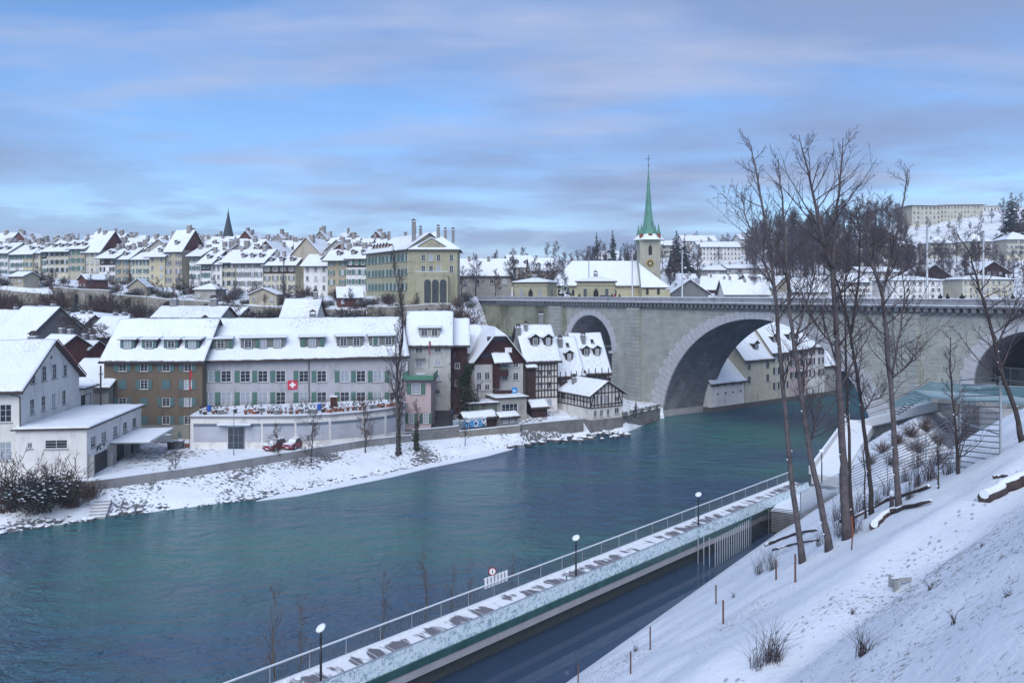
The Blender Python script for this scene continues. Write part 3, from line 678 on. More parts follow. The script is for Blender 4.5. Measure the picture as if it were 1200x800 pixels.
# --- roof terrace annex with roller shutters
FP = [((u - 600) / F * Y, Y) for u, Y in ((223, 112), (306.5, 112.1), (346, 112.6), (386.5, 113.9), (425, 116.3), (451.5, 119.0), (474.5, 122.5))]; BP_ = [(-18.4, 129.6), (-47.9, 120.2)]
t = thing('terrace_annex', 'low white annex with roller shutters and a snowy roof terrace', 'building', (-40, 116, 2.3)); L = lambda x, y, z: (x + 40, y - 116, z)
mb = MB(); mb.prism([L(x, y, 0) for x, y in FP + BP_], (0, 0, 4.6)); mb.build('wall', [PWW], t)
mb = MB(); c_ = Vector((-33, 119)); q = [Vector(p) + (Vector(p) - c_).normalized() * .35 for p in FP + [BP_[0], BP_[1]]]
mb.prism([L(p.x, p.y, 4.603) for p in q], (0, 0, .25)); mb.build('roof_edge', [mat('edge_grey', (.2, .21, .23), .7, .1)], t)
mb = MB(); mb.prism([L(p.x, p.y, 4.856) for p in [c_ + (x_ - c_) * .985 for x_ in q]], (0, 0, .12)); mb.build('terrace_snow', [SNOW], t)
PAN = brickmat('roller_shutter', (.40, .42, .47), (.38, .40, .45), (.30, .31, .35), 1.1, 40, off=0, msz=.01)
def on_front(u):
    k = (u - 600) / F
    for a, b in zip(FP[:-1], FP[1:]):
        a, b = Vector(a), Vector(b); d = b - a; s_ = (k * a.y - a.x) / (d.x - k * d.y)
        if -.02 <= s_ <= 1.02: return a + d * s_, math.atan2(d.y, d.x)
    return Vector(FP[-1]), 0
for a, b in ((227, 266), (288, 305.5), (308, 344.6), (347.4, 385), (388, 423.5), (426.5, 450), (453, 473)):
    pa, r1 = on_front(a); pb, r2 = on_front(b); mb = MB()
    n_ = Vector(((pb - pa).y, -(pb - pa).x)).normalized() * .05
    mb.prism([L(pa.x + n_.x, pa.y + n_.y, 1.15), L(pb.x + n_.x, pb.y + n_.y, 1.15), L(pb.x + n_.x, pb.y + n_.y, 3.35), L(pa.x + n_.x, pa.y + n_.y, 3.35)], (n_.x * .6, n_.y * .6, 0))
    m_ = mb.mesh('roller_shutter', [PAN]); boxuv(m_); put('roller_shutter', m_, t)
    mb = MB(); mb.prism([L(pa.x, pa.y, 3.36), L(pb.x, pb.y, 3.36), L(pb.x, pb.y, 3.75), L(pa.x, pa.y, 3.75)], (n_.x * 2.4, n_.y * 2.4, 0)); mb.build('shutter_box', [mat('box_blue', (.12, .15, .2), .6, .1)], t)
pa, _ = on_front(268); pb, _ = on_front(286); mb = MB(); y_ = pa.y - .12
mb.box(pa.x + 40, y_ - 116, 0, pb.x + 40, y_ - 116 + .1, 3.2, 0)
for k in range(4): x_ = pa.x + (pb.x - pa.x) * k / 3 + 40; mb.box(x_ - .06, y_ - 116 - .06, 0, x_ + .06, y_ - 116 - .003, 3.2, 1)
for z_ in (.05, 1.0, 2.1, 3.1): mb.box(pa.x + 40, y_ - 116 - .05, z_ - .05, pb.x + 40, y_ - 116 - .004, z_ + .05, 1)
mb.build('door', [GLASS, mat('door_blue', (.10, .14, .2), .5, .1)], t)
mb = MB(); mb.box(pa.x + 40 - 1.3, y_ - 116 - 1.1, 3.62, pb.x + 40 + 1.3, y_ - 116, 3.72, 0); mb.box(pa.x + 40 - 1.28, y_ - 116 - 1.08, 3.723, pb.x + 40 + 1.28, y_ - 116, 3.86, 1); mb.build('door_canopy', [GALV, SNOW], t)
mb = MB()
for a, b in zip(FP[:-1], FP[1:]):      # thin terrace railing
    for z_ in (5.4, 5.75): mb.tube([L(a[0], a[1] + .2, z_), L(b[0], b[1] + .2, z_)], .018, 4)
    n_ = int((Vector(b) - Vector(a)).length / 2)
    for k in range(n_): p = Vector(a).lerp(Vector(b), k / n_); mb.tube([L(p.x, p.y + .2, 4.8), L(p.x, p.y + .2, 5.75)], .02, 4)
mb.tube([L(-46.9, 112.2, 5.75), L(-47.7, 119.5, 5.75)], .02, 4); mb.build('railing', [METAL], t)
# things on the terrace
TZ = 7.3
def pot_proto(kind):
    o = thing('flower_pot', 'x', 'flower pot', (0, 0, 0)); r_ = random.Random(kind)
    mb = MB(); s_ = (.24, .33, .2)[kind % 3]
    if kind % 3 == 1: mb.box(-s_, -s_ * .8, 0, s_, s_ * .8, .42)
    else: mb.lathe([(s_ * .7, 0), (s_, .4), (s_ * 1.08, .41), (s_ * 1.08, .48), (s_ * .9, .48)], 10)
    mb.build('pot', [(TERRA, GREY, TERRA, DMETAL)[kind % 4]], o)
    mb = MB(); mb.lathe([(s_ * .88, .44), (s_ * .8, .53), (.03, .58)], 8); mb.build('snow_cap', [SNOW], o)
    mb = MB()
    for k in range(14 + 6 * (kind % 3)):
        a = r_.uniform(0, 6.28); l = r_.uniform(.3, .9 + .3 * (kind % 2)); q = Vector((math.cos(a) * l * .45, math.sin(a) * l * .45, .5 + l)); mb.tube([(0, 0, .5), q * .5 + Vector((0, 0, .3)), q], [.012, .009, .005], 3)
    mb.build('dry_stems', [(TWIGR, NEED, TWIG)[kind % 3]], o); return o
pots = [pot_proto(k) for k in range(6)]; r_ = random.Random(5); n_pot = 0; POTW = ['dead stems', 'square planter look', 'dry twigs', 'snow cap', 'bare stalks', 'small shrub']
PC_ = ['terracotta', 'grey', 'terracotta', 'dark metal', 'terracotta', 'grey square']
for band, cnt in ((0, 46), (1, 22)):
    for i in range(cnt):
        u = 228 + (472 - 228) * (i + r_.uniform(.1, .9)) / cnt
        if band == 0 and 262 < u < 288 and r_.random() < .7: continue
        p, a_ = on_front(u); back = r_.uniform(.5, 1.5) if band == 0 else r_.uniform(1.8, 5.2 if u < 400 else 4)
        k = r_.randrange(6); o = pots[k] if pots[k].get('used') is None else copy_tree(pots[k])
        if 'used' not in o.keys(): o['used'] = 1
        o.location = (p.x * (1 - .0 * back), p.y + back, TZ); o.rotation_euler = (0, 0, r_.uniform(0, 6)); s_ = r_.uniform(.75, 1.4); o.scale = (s_,) * 3
        tag(o, '%s pot with %s, %s from left in terrace %s' % (PC_[k], POTW[k].replace(' look', ''), ordn(i), ('front row', 'back rows')[band]), 'flower pot', 'plant pots on the roof terrace'); n_pot += 1
for o in list(bpy.data.objects):
    if 'used' in o.keys(): del o['used']
def table(loc, lab, w_=1.8, group=None, rz=0):
    o = thing('garden_table', lab, 'table', loc, rz, group); mb = MB(); mb.box(-w_ / 2, -.4, .70, w_ / 2, .4, .74); mb.build('tabletop', [GALV], o)
    mb = MB(); mb.box(-w_ / 2, -.4, .743, w_ / 2, .4, .85); mb.build('snow_layer', [SNOW], o)
    for sx in (-1, 1):
        for sy in (-1, 1): mb = MB(); mb.bar((sx * w_ * .42, sy * .33, 0), (sx * w_ * .42, sy * .33, .7), .05, .05); mb.build('leg', [METAL], o)
    return o
for u, bk, lab in ((300, 4.6, 'long snowy table against the facade on the left of the terrace'), (322, 2.4, 'snow topped table near the terrace edge below the flag'), (362, 4.6, 'snowy table beside the downpipe on the terrace'), (405, 3.6, 'snow covered bench table at the right of the terrace')):
    p, _ = on_front(u); table((p.x, p.y + bk, TZ), lab, 2.2, 'garden tables on the roof terrace')
for u, bk, lab in ((234, 3.5, 'blue barrel at the left back corner of the roof terrace'), (367, 3.6, 'blue barrel in the middle of the roof terrace')):
    p, _ = on_front(u); mb = MB(); mb.lathe([(.28, 0), (.34, .2), (.34, .8), (.28, .95)], 12); o = mb.build('water_barrel', [mat('barrel_blue', (.02, .10, .40), .5, .1)], None, (p.x, p.y + bk, TZ)); tag(o, lab, 'barrel')
p, _ = on_front(384); o = thing('garden_cupboard', 'orange brown wooden cupboard with snow on top on the terrace', 'cupboard', (p.x, p.y + 4, TZ)); mb = MB(); mb.box(-.5, -.3, 0, .5, .3, 1.9); mb.build('body', [mat('orange_wood', (.25, .10, .04), .7, .2)], o)
mb = MB(); mb.box(-.42, -.33, .1, -.02, -.303, 1.8); mb.box(.02, -.33, .1, .42, -.303, 1.8); mb.build('door', [RTIM], o); mb = MB(); mb.box(-.56, -.36, 1.903, .56, .36, 2.05); mb.build('snow_layer', [SNOW], o)
# --- white gabled house and flat annex at the far left
HX = P(23, 454, 94); c7, s7 = math.cos(R(7.5)), math.sin(R(7.5)); w_ = 17
loc = Vector((HX.x - w_ * c7, 94 - w_ * s7, 2.3))
wh = house('gabled_house', 'white house with a steep snowy roof and narrow gable windows', 'building', loc, 7.5, w_, 17, 11.2, 5.3, wall=PW, wins=[(16.0 - .6, 7.0, 1.4, 2.2), (16.0 - .6, 2.3, 1.4, 2.3), (10.5, 7.0, 1.4, 2.2), (10.5, 2.3, 1.4, 2.3)],
      right=[(3.2, 7.4, 1.15, 2.0), (6.2, 7.4, 1.15, 2.0), (9.1, 7.4, 1.15, 2.0), (12.2, 7.4, 1.15, 2.0)], chims=((8, 5.5, .9, 1.0), (14, 10, 1.2, 1.0)), over=.7)
for y_, h_ in ((3.2, 1.5), (6.2, 2), (9.1, 2), (12.3, 1.6)): put('window', win_mesh(1.15, h_, 'std', None, 2, 3), wh, (w_ + .04, y_, 11.3), (0, 0, R(90)))
mb = MB(); mb.lathe([(.28, 0), (.28, .06), (.2, .06)], 12); o = mb.build('round_vent', [GREY], wh, (w_ + .0, 8.3, 14.2)); o.rotation_euler = (0, R(90), 0)
mb = MB(); mb.prism([(w_ + .72, 8.5, 16.55), (w_ + .72, 17.7, 10.85), (w_ + .72, 17.7, 11.05), (w_ + .72, 8.5, 16.75)], (.06, 0, 0)); mb.build('verge_board', [RED], wh)
mb = MB(); mb.tube([(w_ - 1.5, -.75, 10.7), (w_ + .12, -.2, 10.1), (w_ + .12, -.1, 4.4)], .07, 6); mb.build('downpipe', [EAVE], wh)
mb = MB(); mb.box(w_ - 3, 17.02, 0, w_ + .0, 22.0, 8.8); mb.box(w_ - 3.3, 17.0, 8.803, w_ + .8, 22.3, 9.05, 1, 2); mb.box(w_ - 3.2, 17.1, 9.053, w_ + .7, 22.2, 9.2, 2); mb.build('side_wing', [PW, EAVE, SNOW], wh)
mb = MB(); mb.box(w_ + .01, 17.6, 4.9, w_ + .08, 21.0, 7.9, 1); mb.box(w_ + .085, 18.9, 5.0, w_ + .10, 21.0 - .3, 7.8, 2); mb.box(w_ + .085, 17.7, 4.7, w_ + .2, 21, 4.85, 0); mb.build('window', [SILL, GLASS, FRAME], wh)
al = Vector((HX.x + .15, 93.0, 2.2))
an = house('garage_annex', 'low white garage annex with a flat snowy roof and dark sectional doors', 'building', al, 7.5, 8.1, 19.3, 6.2, roof='flat', wall=PWW, wins=[(1.6, 4.0, .6, .75), (4.6, 3.9, 2.6, 1.1)],
      right=[(2.0, 3.6, 1.5, 1.4), (5.3, 3.6, 1.6, 1.4), (9.2, 3.6, 1.5, 1.4), (12.8, 3.6, 1.5, 1.4), (16.4, 3.6, 1.5, 1.4)], over=.4, snow=SNOW)
mb = MB()
for a, b in ((.8, 6.2), (8.0, 12.2), (13.4, 16.0)):
    mb.box(8.12, a, 0, 8.18, b, 2.55)
    for k in range(6): mb.box(8.185, a, .1 + k * .42, 8.21, b, .14 + k * .42)
mb.build('garage_door', [DMETAL], an)
mb = MB()
for a in (.4, 6.5, 7.5, 12.6, 16.4): mb.box(8.12, a, 0, 8.75, a + .3, 2.9)
mb.build('pier', [CONC], an)
mb = MB(); mb.box(8.12, 7.2, 3.0, 13.2, 17.5, 3.14, 0); mb.box(8.14, 7.25, 3.143, 13.15, 17.45, 3.32, 1); mb.build('canopy', [GALV, SNOW], an)
mb = MB(); pts = [(8.15, 4.1 + .34 * math.cos(t_), 3.25 + .38 * math.sin(t_)) for t_ in [R(50 + 26 * k) for k in range(11)]]; pts += [(8.15, 4.1 + .12 + .24 * math.cos(t_), 3.25 + .27 * math.sin(t_)) for t_ in [R(310 - 26 * k) for k in range(11)]]
mb.prism(pts, (.04, 0, 0)); mb.prism([(8.15, 3.2 + a, 3.25 + b) for a, b in ((-.3, -.35), (-.05, -.2), (.25, .1), (.3, .38), (0, .25), (-.25, 0))], (.04, 0, 0)); mb.prism([(8.15, 5.2 + .22 * math.cos(R(60 * k)), 3.35 + .22 * math.sin(R(60 * k))) for k in range(6)], (.04, 0, 0)); mb.build('wall_symbols', [RUB], an)
# --- neighbours behind
def plain(u, Y, rz, w_, d_, ve, rise, label, wall=PG_, roof='eaves', wins=(), chims=((2, 3, 1),), **kw):
    zb = min(land(P(u, 400, Y).x, Y), 30) - .3; f = Fac(u, Y, rz, zb); h_ = max(2.2, CAM_H - (ve - HZ) / F * Y - zb)
    cat = kw.pop('cat', 'building'); nm = kw.pop('name', 'town_house')
    return house(nm, label, cat, f.loc, rz, w_, d_, h_, rise, roof, wall, wins, chims=chims, **kw)
plain(72, 118, 0, 7.2, 14, 452, 3.6, 'long low shed roof under snow between white gable and brown block', PG_, wins=((5, 3, .9, 1.1),), chims=())
for u, Y, rz, w_, d_, ve, rise, lab, m_ in ((-14, 142, -28, 11, 13, 399, 6.2, 'steep snowy roof with bare grey gable at the left picture edge', PDG), (28, 150, -28, 8, 9, 392, 3.6, 'small snowy roof with two little dormers left of the weeping tree', PDG),
        (62, 158, -32, 8, 8, 388, 3.4, 'grey gabled roof behind the weeping tree', PG_), (100, 152, -30, 8, 8, 392, 3.6, 'dark gabled house between weeping tree and brown block', PDG), (46, 128, -20, 5, 5, 404, 1.6, 'little brown gabled outhouse above the white ridge', BRG),
        (80, 132, -12, 4, 4, 408, 1.2, 'tiny brown hut below the weeping tree', BRG), (-30, 168, -25, 16, 10, 385, 4, 'wide snowy roof behind the steep roof at far left', PG_)):
    plain(u, Y, rz, w_, d_, ve, rise, lab, m_, wins=grid(1.5, w_ - 1.5, 2, (3, 6), .9, 1.2), chims=((w_ * .3, d_ * .6, 1.2), (w_ * .75, d_ * .55, .9)))
plain(57, 172, 0, 12, 9, 371, .8, 'square grey pavilion with a low snowy hip roof on the terrace', PG_, 'hip', wins=grid(2, 10, 3, (10,), .8, 1.6), chims=((5.5, 4, .6),))
plain(180, 140, 0, 12, 8, 371, 1.8, 'snowy roof with skylight peeping over the brown block ridge', PG_, chims=((2, 4, 1.2, 1.2), (9.5, 4, 1.2, 1.2)))
plain(330, 150, 0, 6.5, 8, 371, 3.4, 'small white roof with dormer peeping over the long ridge', PW, chims=((5.6, 4, 1.2),))
# --- pale block with balcony, pink oriel house, narrow brown links
f = Fac(477.5, 134, 4, 3.4); w_ = f.x(528)
o = house('apartment_house', 'pale grey five storey house with one wide dormer and small balcony', 'building', f.loc, 4, w_, 11, f.z(500, 402), 5.4, wall=plaster('plaster_pale', (.45, .45, .43)), wins=f.wins((491,), ((406, 414), (423, 431)), 1.3) + f.wins((513,), ((406, 413), (422, 429), (439, 446)), 1.2) + f.wins((512,), ((456, 462),), 1.1),
      dormers=((f.x(503), 3.6, 1.6, 2, 1.0),), dorm_roof='flat', dorm_mat=PG_, chims=((3, 7, 1.2), (6.2, 7.5, 1.2)))
mb = MB(); x0, x1, z_ = f.x(486), f.x(498), f.z(491, 418.5); mb.box(x0, -1.2, z_ - .15, x1, 0, z_, 0)
for k in range(9): mb.tube([(x0 + (x1 - x0) * k / 8, -1.15, z_), (x0 + (x1 - x0) * k / 8, -1.15, z_ + 1)], .02, 4)
mb.box(x0, -1.2, z_ + .95, x1, -1.12, z_ + 1.0, 1); mb.build('balcony', [SILL, METAL], o)
f = Fac(528.5, 137, 4, 3.4); house('narrow_house', 'narrow dark brown timber link house left of the ivy', 'building', f.loc, 4, 2.9, 9, f.z(530, 402), 4.2, wall=RTIM, wins=f.wins((536,), ((425, 432), (445, 452)), .9), chims=())
f = Fac(474.5, 126.2, 0, 2.6); w_ = f.x(505); h_ = f.z(490, 446.5)
o = house('oriel_house', 'small pink house with green shutters and a railed roof terrace', 'building', f.loc, 0, w_, 7, h_, roof='none', wall=PPK, shut=SH_G, wins=f.wins((487.5,), ((449, 462),), 1.5) + f.wins((482, 499), ((484, 496),), .9), chims=())
mb = MB(); mb.box(-.4, -.6, h_, w_ + .5, 7.2, h_ + .18, 0); mb.box(-.2, -.4, h_ + .183, w_ + .3, 7, h_ + .26, 1); mb.build('terrace_slab', [EAVE, SNOW], o)
mb = MB(); zb_ = h_ + .2
for a, b in (((-.35, -.55), (w_ + .45, -.55)), ((-.35, -.55), (-.35, 7)), ((w_ + .45, -.55), (w_ + .45, 7))):
    a, b = Vector(a), Vector(b); n_ = int((b - a).length / .22)
    for k in range(n_ + 1): p = a.lerp(b, k / n_); mb.tube([(p.x, p.y, zb_), (p.x, p.y, zb_ + 1.0)], .014, 3)
    mb.bar((a.x, a.y, zb_ + 1.0), (b.x, b.y, zb_ + 1.0), .06, .05); mb.bar((a.x, a.y, zb_ + .45), (b.x, b.y, zb_ + .45), .02, .75)
mb.build('railing', [mat('railing_green', (.08, .22, .15), .5, .1)], o)
table((f.loc.x + 2.4, f.loc.y + 1.6, 2.6 + h_ + .26), 'small snowy table on the pink house roof terrace', 1.6)
# --- brown half hipped chalet front
def halfhip():
    f = Fac(556, 136, 17, 4.6); w_ = f.x(613); he = f.z(585, 421); hc = f.z(585, 393.5); ha = f.z(585, 384.5); d_ = 13
    t = thing('timber_gable_house', 'brown timber gabled house with a cut off snowy gable and stacked balconies', 'building', f.loc, 17)
    st = .64; cx_ = w_ / 2; sl = (hc - he) / (cx_ - cx_ * st * .45); xc = cx_ - (hc - he) / ((ha - he) / cx_) ; 
    sl = (ha - he) / cx_; xc = (hc - he) / sl
    ws = f.wins((592, 604.5), ((422.5, 430),), 1.1) + f.wins((592, 604.5), ((436.5, 445.5),), 1.1) + f.wins((561.5, 571), ((436, 445), (450, 457)), 1.0)
    mb = MB(); facade(mb, 0, w_, -2, he, [(x_ - a / 2, x_ + a / 2, z_, z_ + b) for x_, z_, a, b, *_ in ws], lambda p: Vector(p))
    for x_ in (0, w_): mb.poly([(x_, 0, -2), (x_, d_, -2), (x_, d_, he), (x_, 0, he)])
    mb.poly([(w_, d_, -2), (0, d_, -2), (0, d_, he), (w_, d_, he)]); mb.build('wall', [plaster('plaster_stained', (.45, .44, .43))], t)
    mb = MB(); mb.prism([(-.05, -.06, he - .8), (w_ + .05, -.06, he - .8), (w_ + .05, -.06, he), (w_ - xc, -.06, hc), (xc, -.06, hc), (-.05, -.06, he)], (0, .3, 0)); mb.poly([(0, d_, he), (w_, d_, he), (cx_, d_, ha)])
    mb.build('timber_gable', [RTIM], t)
    mb = MB()
    for z_, a, b in ((he + .4, 1.2, 3.4), (hc - .85, 2.3, w_ - 2.3)): mb.box(a, -.1, z_, b, -.065, z_ + .75)
    mb.box(w_ * .62, -.12, he + 1.2, w_ * .62 + 1.3, -.08, he + 2.1, 1); mb.build('window', [GLASS, WHITE], t)
    for z_, a, b in ((he - 2.9, f.x(577), f.x(593)), (he - 6.5, f.x(577), f.x(603))):
        mb = MB(); mb.box(a, -1.5, z_, b, -.06, z_ + .12); mb.box(a, -1.5, z_ + .12, b, -1.42, z_ + 1.15)
        for x_ in (a + .04, b - .04): mb.box(x_ - .05, -1.418, z_ + .12, x_ + .05, -.06, z_ + 1.15)
        mb.box(a, -1.5, z_ - 2.4, a + .12, -1.38, z_); mb.build('balcony', [RTIM], t)
    mb = MB(); mb.box(f.x(577), -1.45, he - 5, f.x(583), -.07, he - .6); mb.build('stair_box', [RTIM], t)
    q = [(f.x(576), -1.9, he - .5), (f.x(597.5), -1.9, he - .5), (f.x(596), -.05, he + 1.1), (f.x(575.5), -.05, he + 1.1)]; roofplane(t, q, SNOW, .2, name='canopy_roof')
    mb = MB(); a = f.x(597); mb.box(a, -1.56, he - 5.9, a + 1.0, -1.504, he - 4.9, 0)
    for k in range(3): mb.box(a + .2 + .22 * k, -1.575, he - 5.7, a + .3 + .22 * k, -1.562, he - 5.2 - .1 * k, 1)
    s_ = mb.build('banner', [BLUE, WHITE], None); s_.matrix_world = Matrix.Translation(f.loc) @ Matrix.Rotation(R(17), 4, 'Z'); tag(s_, 'small bright blue banner hung on the brown balcony', 'banner')
    for x_, z_, a, b, *_ in ws: win_part(t, lambda p: Vector(p), 0, x_, z_, a, b, None, 'std', False)
    o = .6; hy = 3.0
    roofplane(t, [(-o, -.9, he - o * sl), (xc - .0, -.9, hc), (cx_, hy, ha), (cx_, d_ + .4, ha), (-o, d_ + .4, he - o * sl)]); roofplane(t, [(w_ + o, -.9, he - o * sl), (w_ + o, d_ + .4, he - o * sl), (cx_, d_ + .4, ha), (cx_, hy, ha), (w_ - xc, -.9, hc)])
    roofplane(t, [(xc, -.9, hc), (w_ - xc, -.9, hc), (cx_, hy, ha)])
    chimney(t, w_ + .3, 4, he + .5, ha - .3, .9)
halfhip()
f = Fac(541, 141, 17, 4.6); house('gabled_house', 'grey walled house with a steep snowy roof between brown link and chalet', 'building', f.loc, 17, 4.6, 11, f.z(548, 412), 4.6, wall=PG_, wins=f.wins((546,), ((430, 436),), .8), chims=((2, 5, .8),))
# --- tall half timbered house
def timber(root, w_, z0, z1, nx_, zs_, y=-.05, mt=None, th=.16, diag=(), x0=0):
    mb = MB(); mt = mt or (lambda p: p)
    def B(a, b, w2=th): 
        a, b = Vector(mt(a)), Vector(mt(b)); mb.bar(a, b, .14, w2) if abs((b - a).normalized().z) < .95 else mb.bar(a, b, w2, w2)
    for k in range(nx_ + 1): x_ = x0 + (w_ - x0) * k / nx_; B((x_, y, z0), (x_, y, z1))
    for z_ in zs_: B((x0, y - .012, z_), (w_, y - .012, z_))
    for a, b in diag: B((a[0], y + .01, a[1]), (b[0], y + .01, b[1]))
    return mb.build('timber_frame', [DTIM], root)
f = Fac(617, 139.5, 18, 4.0); w_ = f.x(653); h_ = f.z(635, 418)
o = house('timber_framed_house', 'tall half timbered house with twin snowy dormers left of two dark houses', 'building', f.loc, 18, w_, 9.5, h_, 5.6, wall=PW, dormers=((w_ * .37, 1.7, 1.6, 1, 1.6), (w_ * .80, 1.7, 1.6, 1, 1.6)), chims=((w_ * .2, 3.9, 1.0, .6), (w_ * .78, 5.2, 2.4)), over=.7,
      wins=f.wins((634, 643), ((420, 427), (433, 440), (447, 455)), .85) + f.wins((644,), ((468, 477),), 1.0), fr=FRAME, base=2)
x0 = f.x(627); zz_ = [f.z(640, v) for v in (419, 426, 434, 441, 449, 457, 465)]
timber(o, w_, f.z(640, 466), h_, 7, zz_, x0=x0)
mb = MB(); mb.box(-.2, -1.0, -1, x0 - .2, -.06, h_ - 1.6); mb.build('timber_stair_tower', [DTIM], o); roofplane(o, [(-.5, -1.5, h_ - 1.8), (x0 + .1, -1.5, h_ - 1.8), (x0 + .1, -.1, h_ - 1.1), (-.5, -.1, h_ - 1.1)], SNOW, .2, name='tower_roof')
for u0, u1, Y, rz, ve, rise, lab, nd_ in ((655, 680, 145, 18, 434.5, 6.1, 'dark balconied house with one dormer beside the timber framed house', 1), (680.5, 711, 147.5, 18, 431, 6.4, 'dark balconied house with two dormers nearest the bridge', 2)):
    f = Fac(u0, Y, rz, 3.5); w_ = f.x(u1); h_ = f.z(u0, ve)
    o = house('balcony_house', lab, 'building', f.loc, rz, w_, 9, h_, rise, wall=PDG, dormers=[(w_ * (k + .55) / nd_ if nd_ == 2 else w_ * .6, 1.5, 1.5, 1, 1.3) for k in range(nd_)] if nd_ == 1 else [(w_ * .32, 1.5, 1.5, 1, 1.5), (w_ * .75, 1.5, 1.5, 1, 1.5)], chims=((w_ * .35, 3.3, 1.2),), over=.8, wins=grid(.9, w_ - .9, 4, (h_ - 1.9,), .65, 1.3), base=1)
    mb = MB(); z_ = h_ - 3.0; mb.box(-.3, -1.3, z_ - .1, w_ + .3, 0, z_, 0); mb.box(-.3, -1.3, z_, w_ + .3, -1.2, z_ + 1.1, 0); mb.box(-.3, -.9, z_ - 2.7, w_ + .3, -.06, z_ - .1, 0)
    for k in range(5): mb.box(-.2 + k * w_ / 4, -1.15, z_, -.08 + k * w_ / 4, -1.03, h_, 0)
    mb.build('balcony', [DTIM], o)
    for k in range(2): put('roof_window', win_mesh(.6, .9, 'std', DMETAL, 1, 1), o, (w_ * (.35 + .35 * k), 3.0, h_ + rise * 3.0 / 4.5 + .2), (R(-35), 0, 0))
# --- small half timbered house at the river
f = Fac(692, 135.8, 32, 2.4); w_ = 7.2; h_ = 4.9; d_ = 10.5
o = house('timber_framed_house', 'low half timbered cottage with a snowy roof at the river wall', 'building', f.loc, 32, w_, d_, h_, 2.1, 'gable', wall=PW, over=.7, gable_mat=PW,
      wins=[(1.1, .7, .75, 1.2), (2.5, .7, .75, 1.2), (4.0, .7, .75, 1.2), (6.0, .9, 1.1, 1.1), (1.2, 2.9, .8, 1.5), (2.5, 2.9, .8, 1.5), (3.8, 2.9, .8, 1.5), (6.1, 3.1, 1.3, .9)], left=[(2.2, 3.0, .8, 1.3), (5.6, 3.0, .8, 1.3)], chims=((1.6, 7, 1.0, .7), (5.5, 9, 1.2, .6)), snow=SNOW)
timber(o, w_, 2.35, h_, 9, (2.35, 2.85, 4.9), diag=(((0, h_), (w_ / 2, h_ + 2.1)), ((w_ / 2, h_ + 2.1), (w_, h_)), ((0, 2.4), (.8, 4.9)), ((w_, 2.4), (w_ - .8, 4.9))), th=.13)
mb = MB()
for k in range(1, 9): x_ = w_ * k / 9; mb.bar((x_, -.05, h_), (x_, -.05, h_ + 2.1 * (1 - abs(x_ - w_ / 2) / (w_ / 2))), .12, .12)
mb.build('gable_timbers', [DTIM], o)
timber(o, d_, 2.35, h_, 11, (2.35, 3.4, 4.9), mt=lambda p: (p[1], d_ - p[0], p[2]), th=.13)
mb = MB(); mb.box(-.12, -.12, -3, w_ + .12, d_, .25); m_ = mb.mesh('stone_base', [QWALL]); boxuv(m_); put('stone_base', m_, o)
# --- houses beyond the arch
kx = lambda s: Vector((41.5 + .8 * s, 161 + .6 * s, 0)); KR = math.degrees(math.atan2(.6, .8))
def kh(s0, s1, he, rise, lab, wall, nwin, zs_, d_=10, shut=SH_Y, **kw):
    p = kx(s0); return house('river_house', lab, 'building', (p.x, p.y, -.3), KR, s1 - s0 - .02, d_, he + .3, rise, wall=wall, wins=grid(1.6, s1 - s0 - 1.6, nwin, zs_, 1.15, 1.5), shut=shut, base_m=(QWALL, 3.4), group='houses on the far river wall', base=2, **kw)
kh(.3, 11.6, 6.4, 4.6, 'low white shed with tiny square openings beyond the big arch', PWW, 1, (90,), shut=None)
t = bpy.data.objects.get('river_house'); r3 = MB()
for z_ in (3.9, 5.6):
    for k in range(4): r3.box(2.0 + 2.6 * k, -.05, z_, 2.5 + 2.6 * k, .03, z_ + .35)
r3.build('small_opening', [GLASS], t)
kh(11.8, 21.8, 10.8, 6.2, 'cream river house with a reddish shuttered window and open white gable', PC, 2, (5.6, 8.6), shut=None, dormers=((6, 1.8, 1.5, 1, 1.4),), d_=11, left=((6, 8, 1.6, 1.6),), fr=SH_Y)
kh(21.8, 28.4, 12, 6.2, 'narrow cream river house with dark shutters beyond the arch', PC, 2, (3.6, 7.0, 9.8), dormers=((3, 1.7, 1.5, 1, 1.4),), shut=SH_D)
kh(28.4, 36.2, 12.4, 6.0, 'pink river house in the middle of the row beyond the arch', PPK, 3, (5.6, 8.4, 10.7), dormers=((2.5, 1.8, 1.5, 1, 1.4),), shut=SH_D)
kh(36.2, 43.2, 12.6, 5.4, 'white river house with plum shutters at the row end', PW, 2, (5.6, 8.4, 10.7), dormers=((3.5, 2.6, 1.5, 2, 1.2),), shut=mat('shutter_plum', (.10, .05, .07), .6, .1))
kh(43.4, 49.0, 7.5, 1.5, 'small open loggia house right of the plum shutters', PG_, 2, (4.2,), shut=None, d_=7)
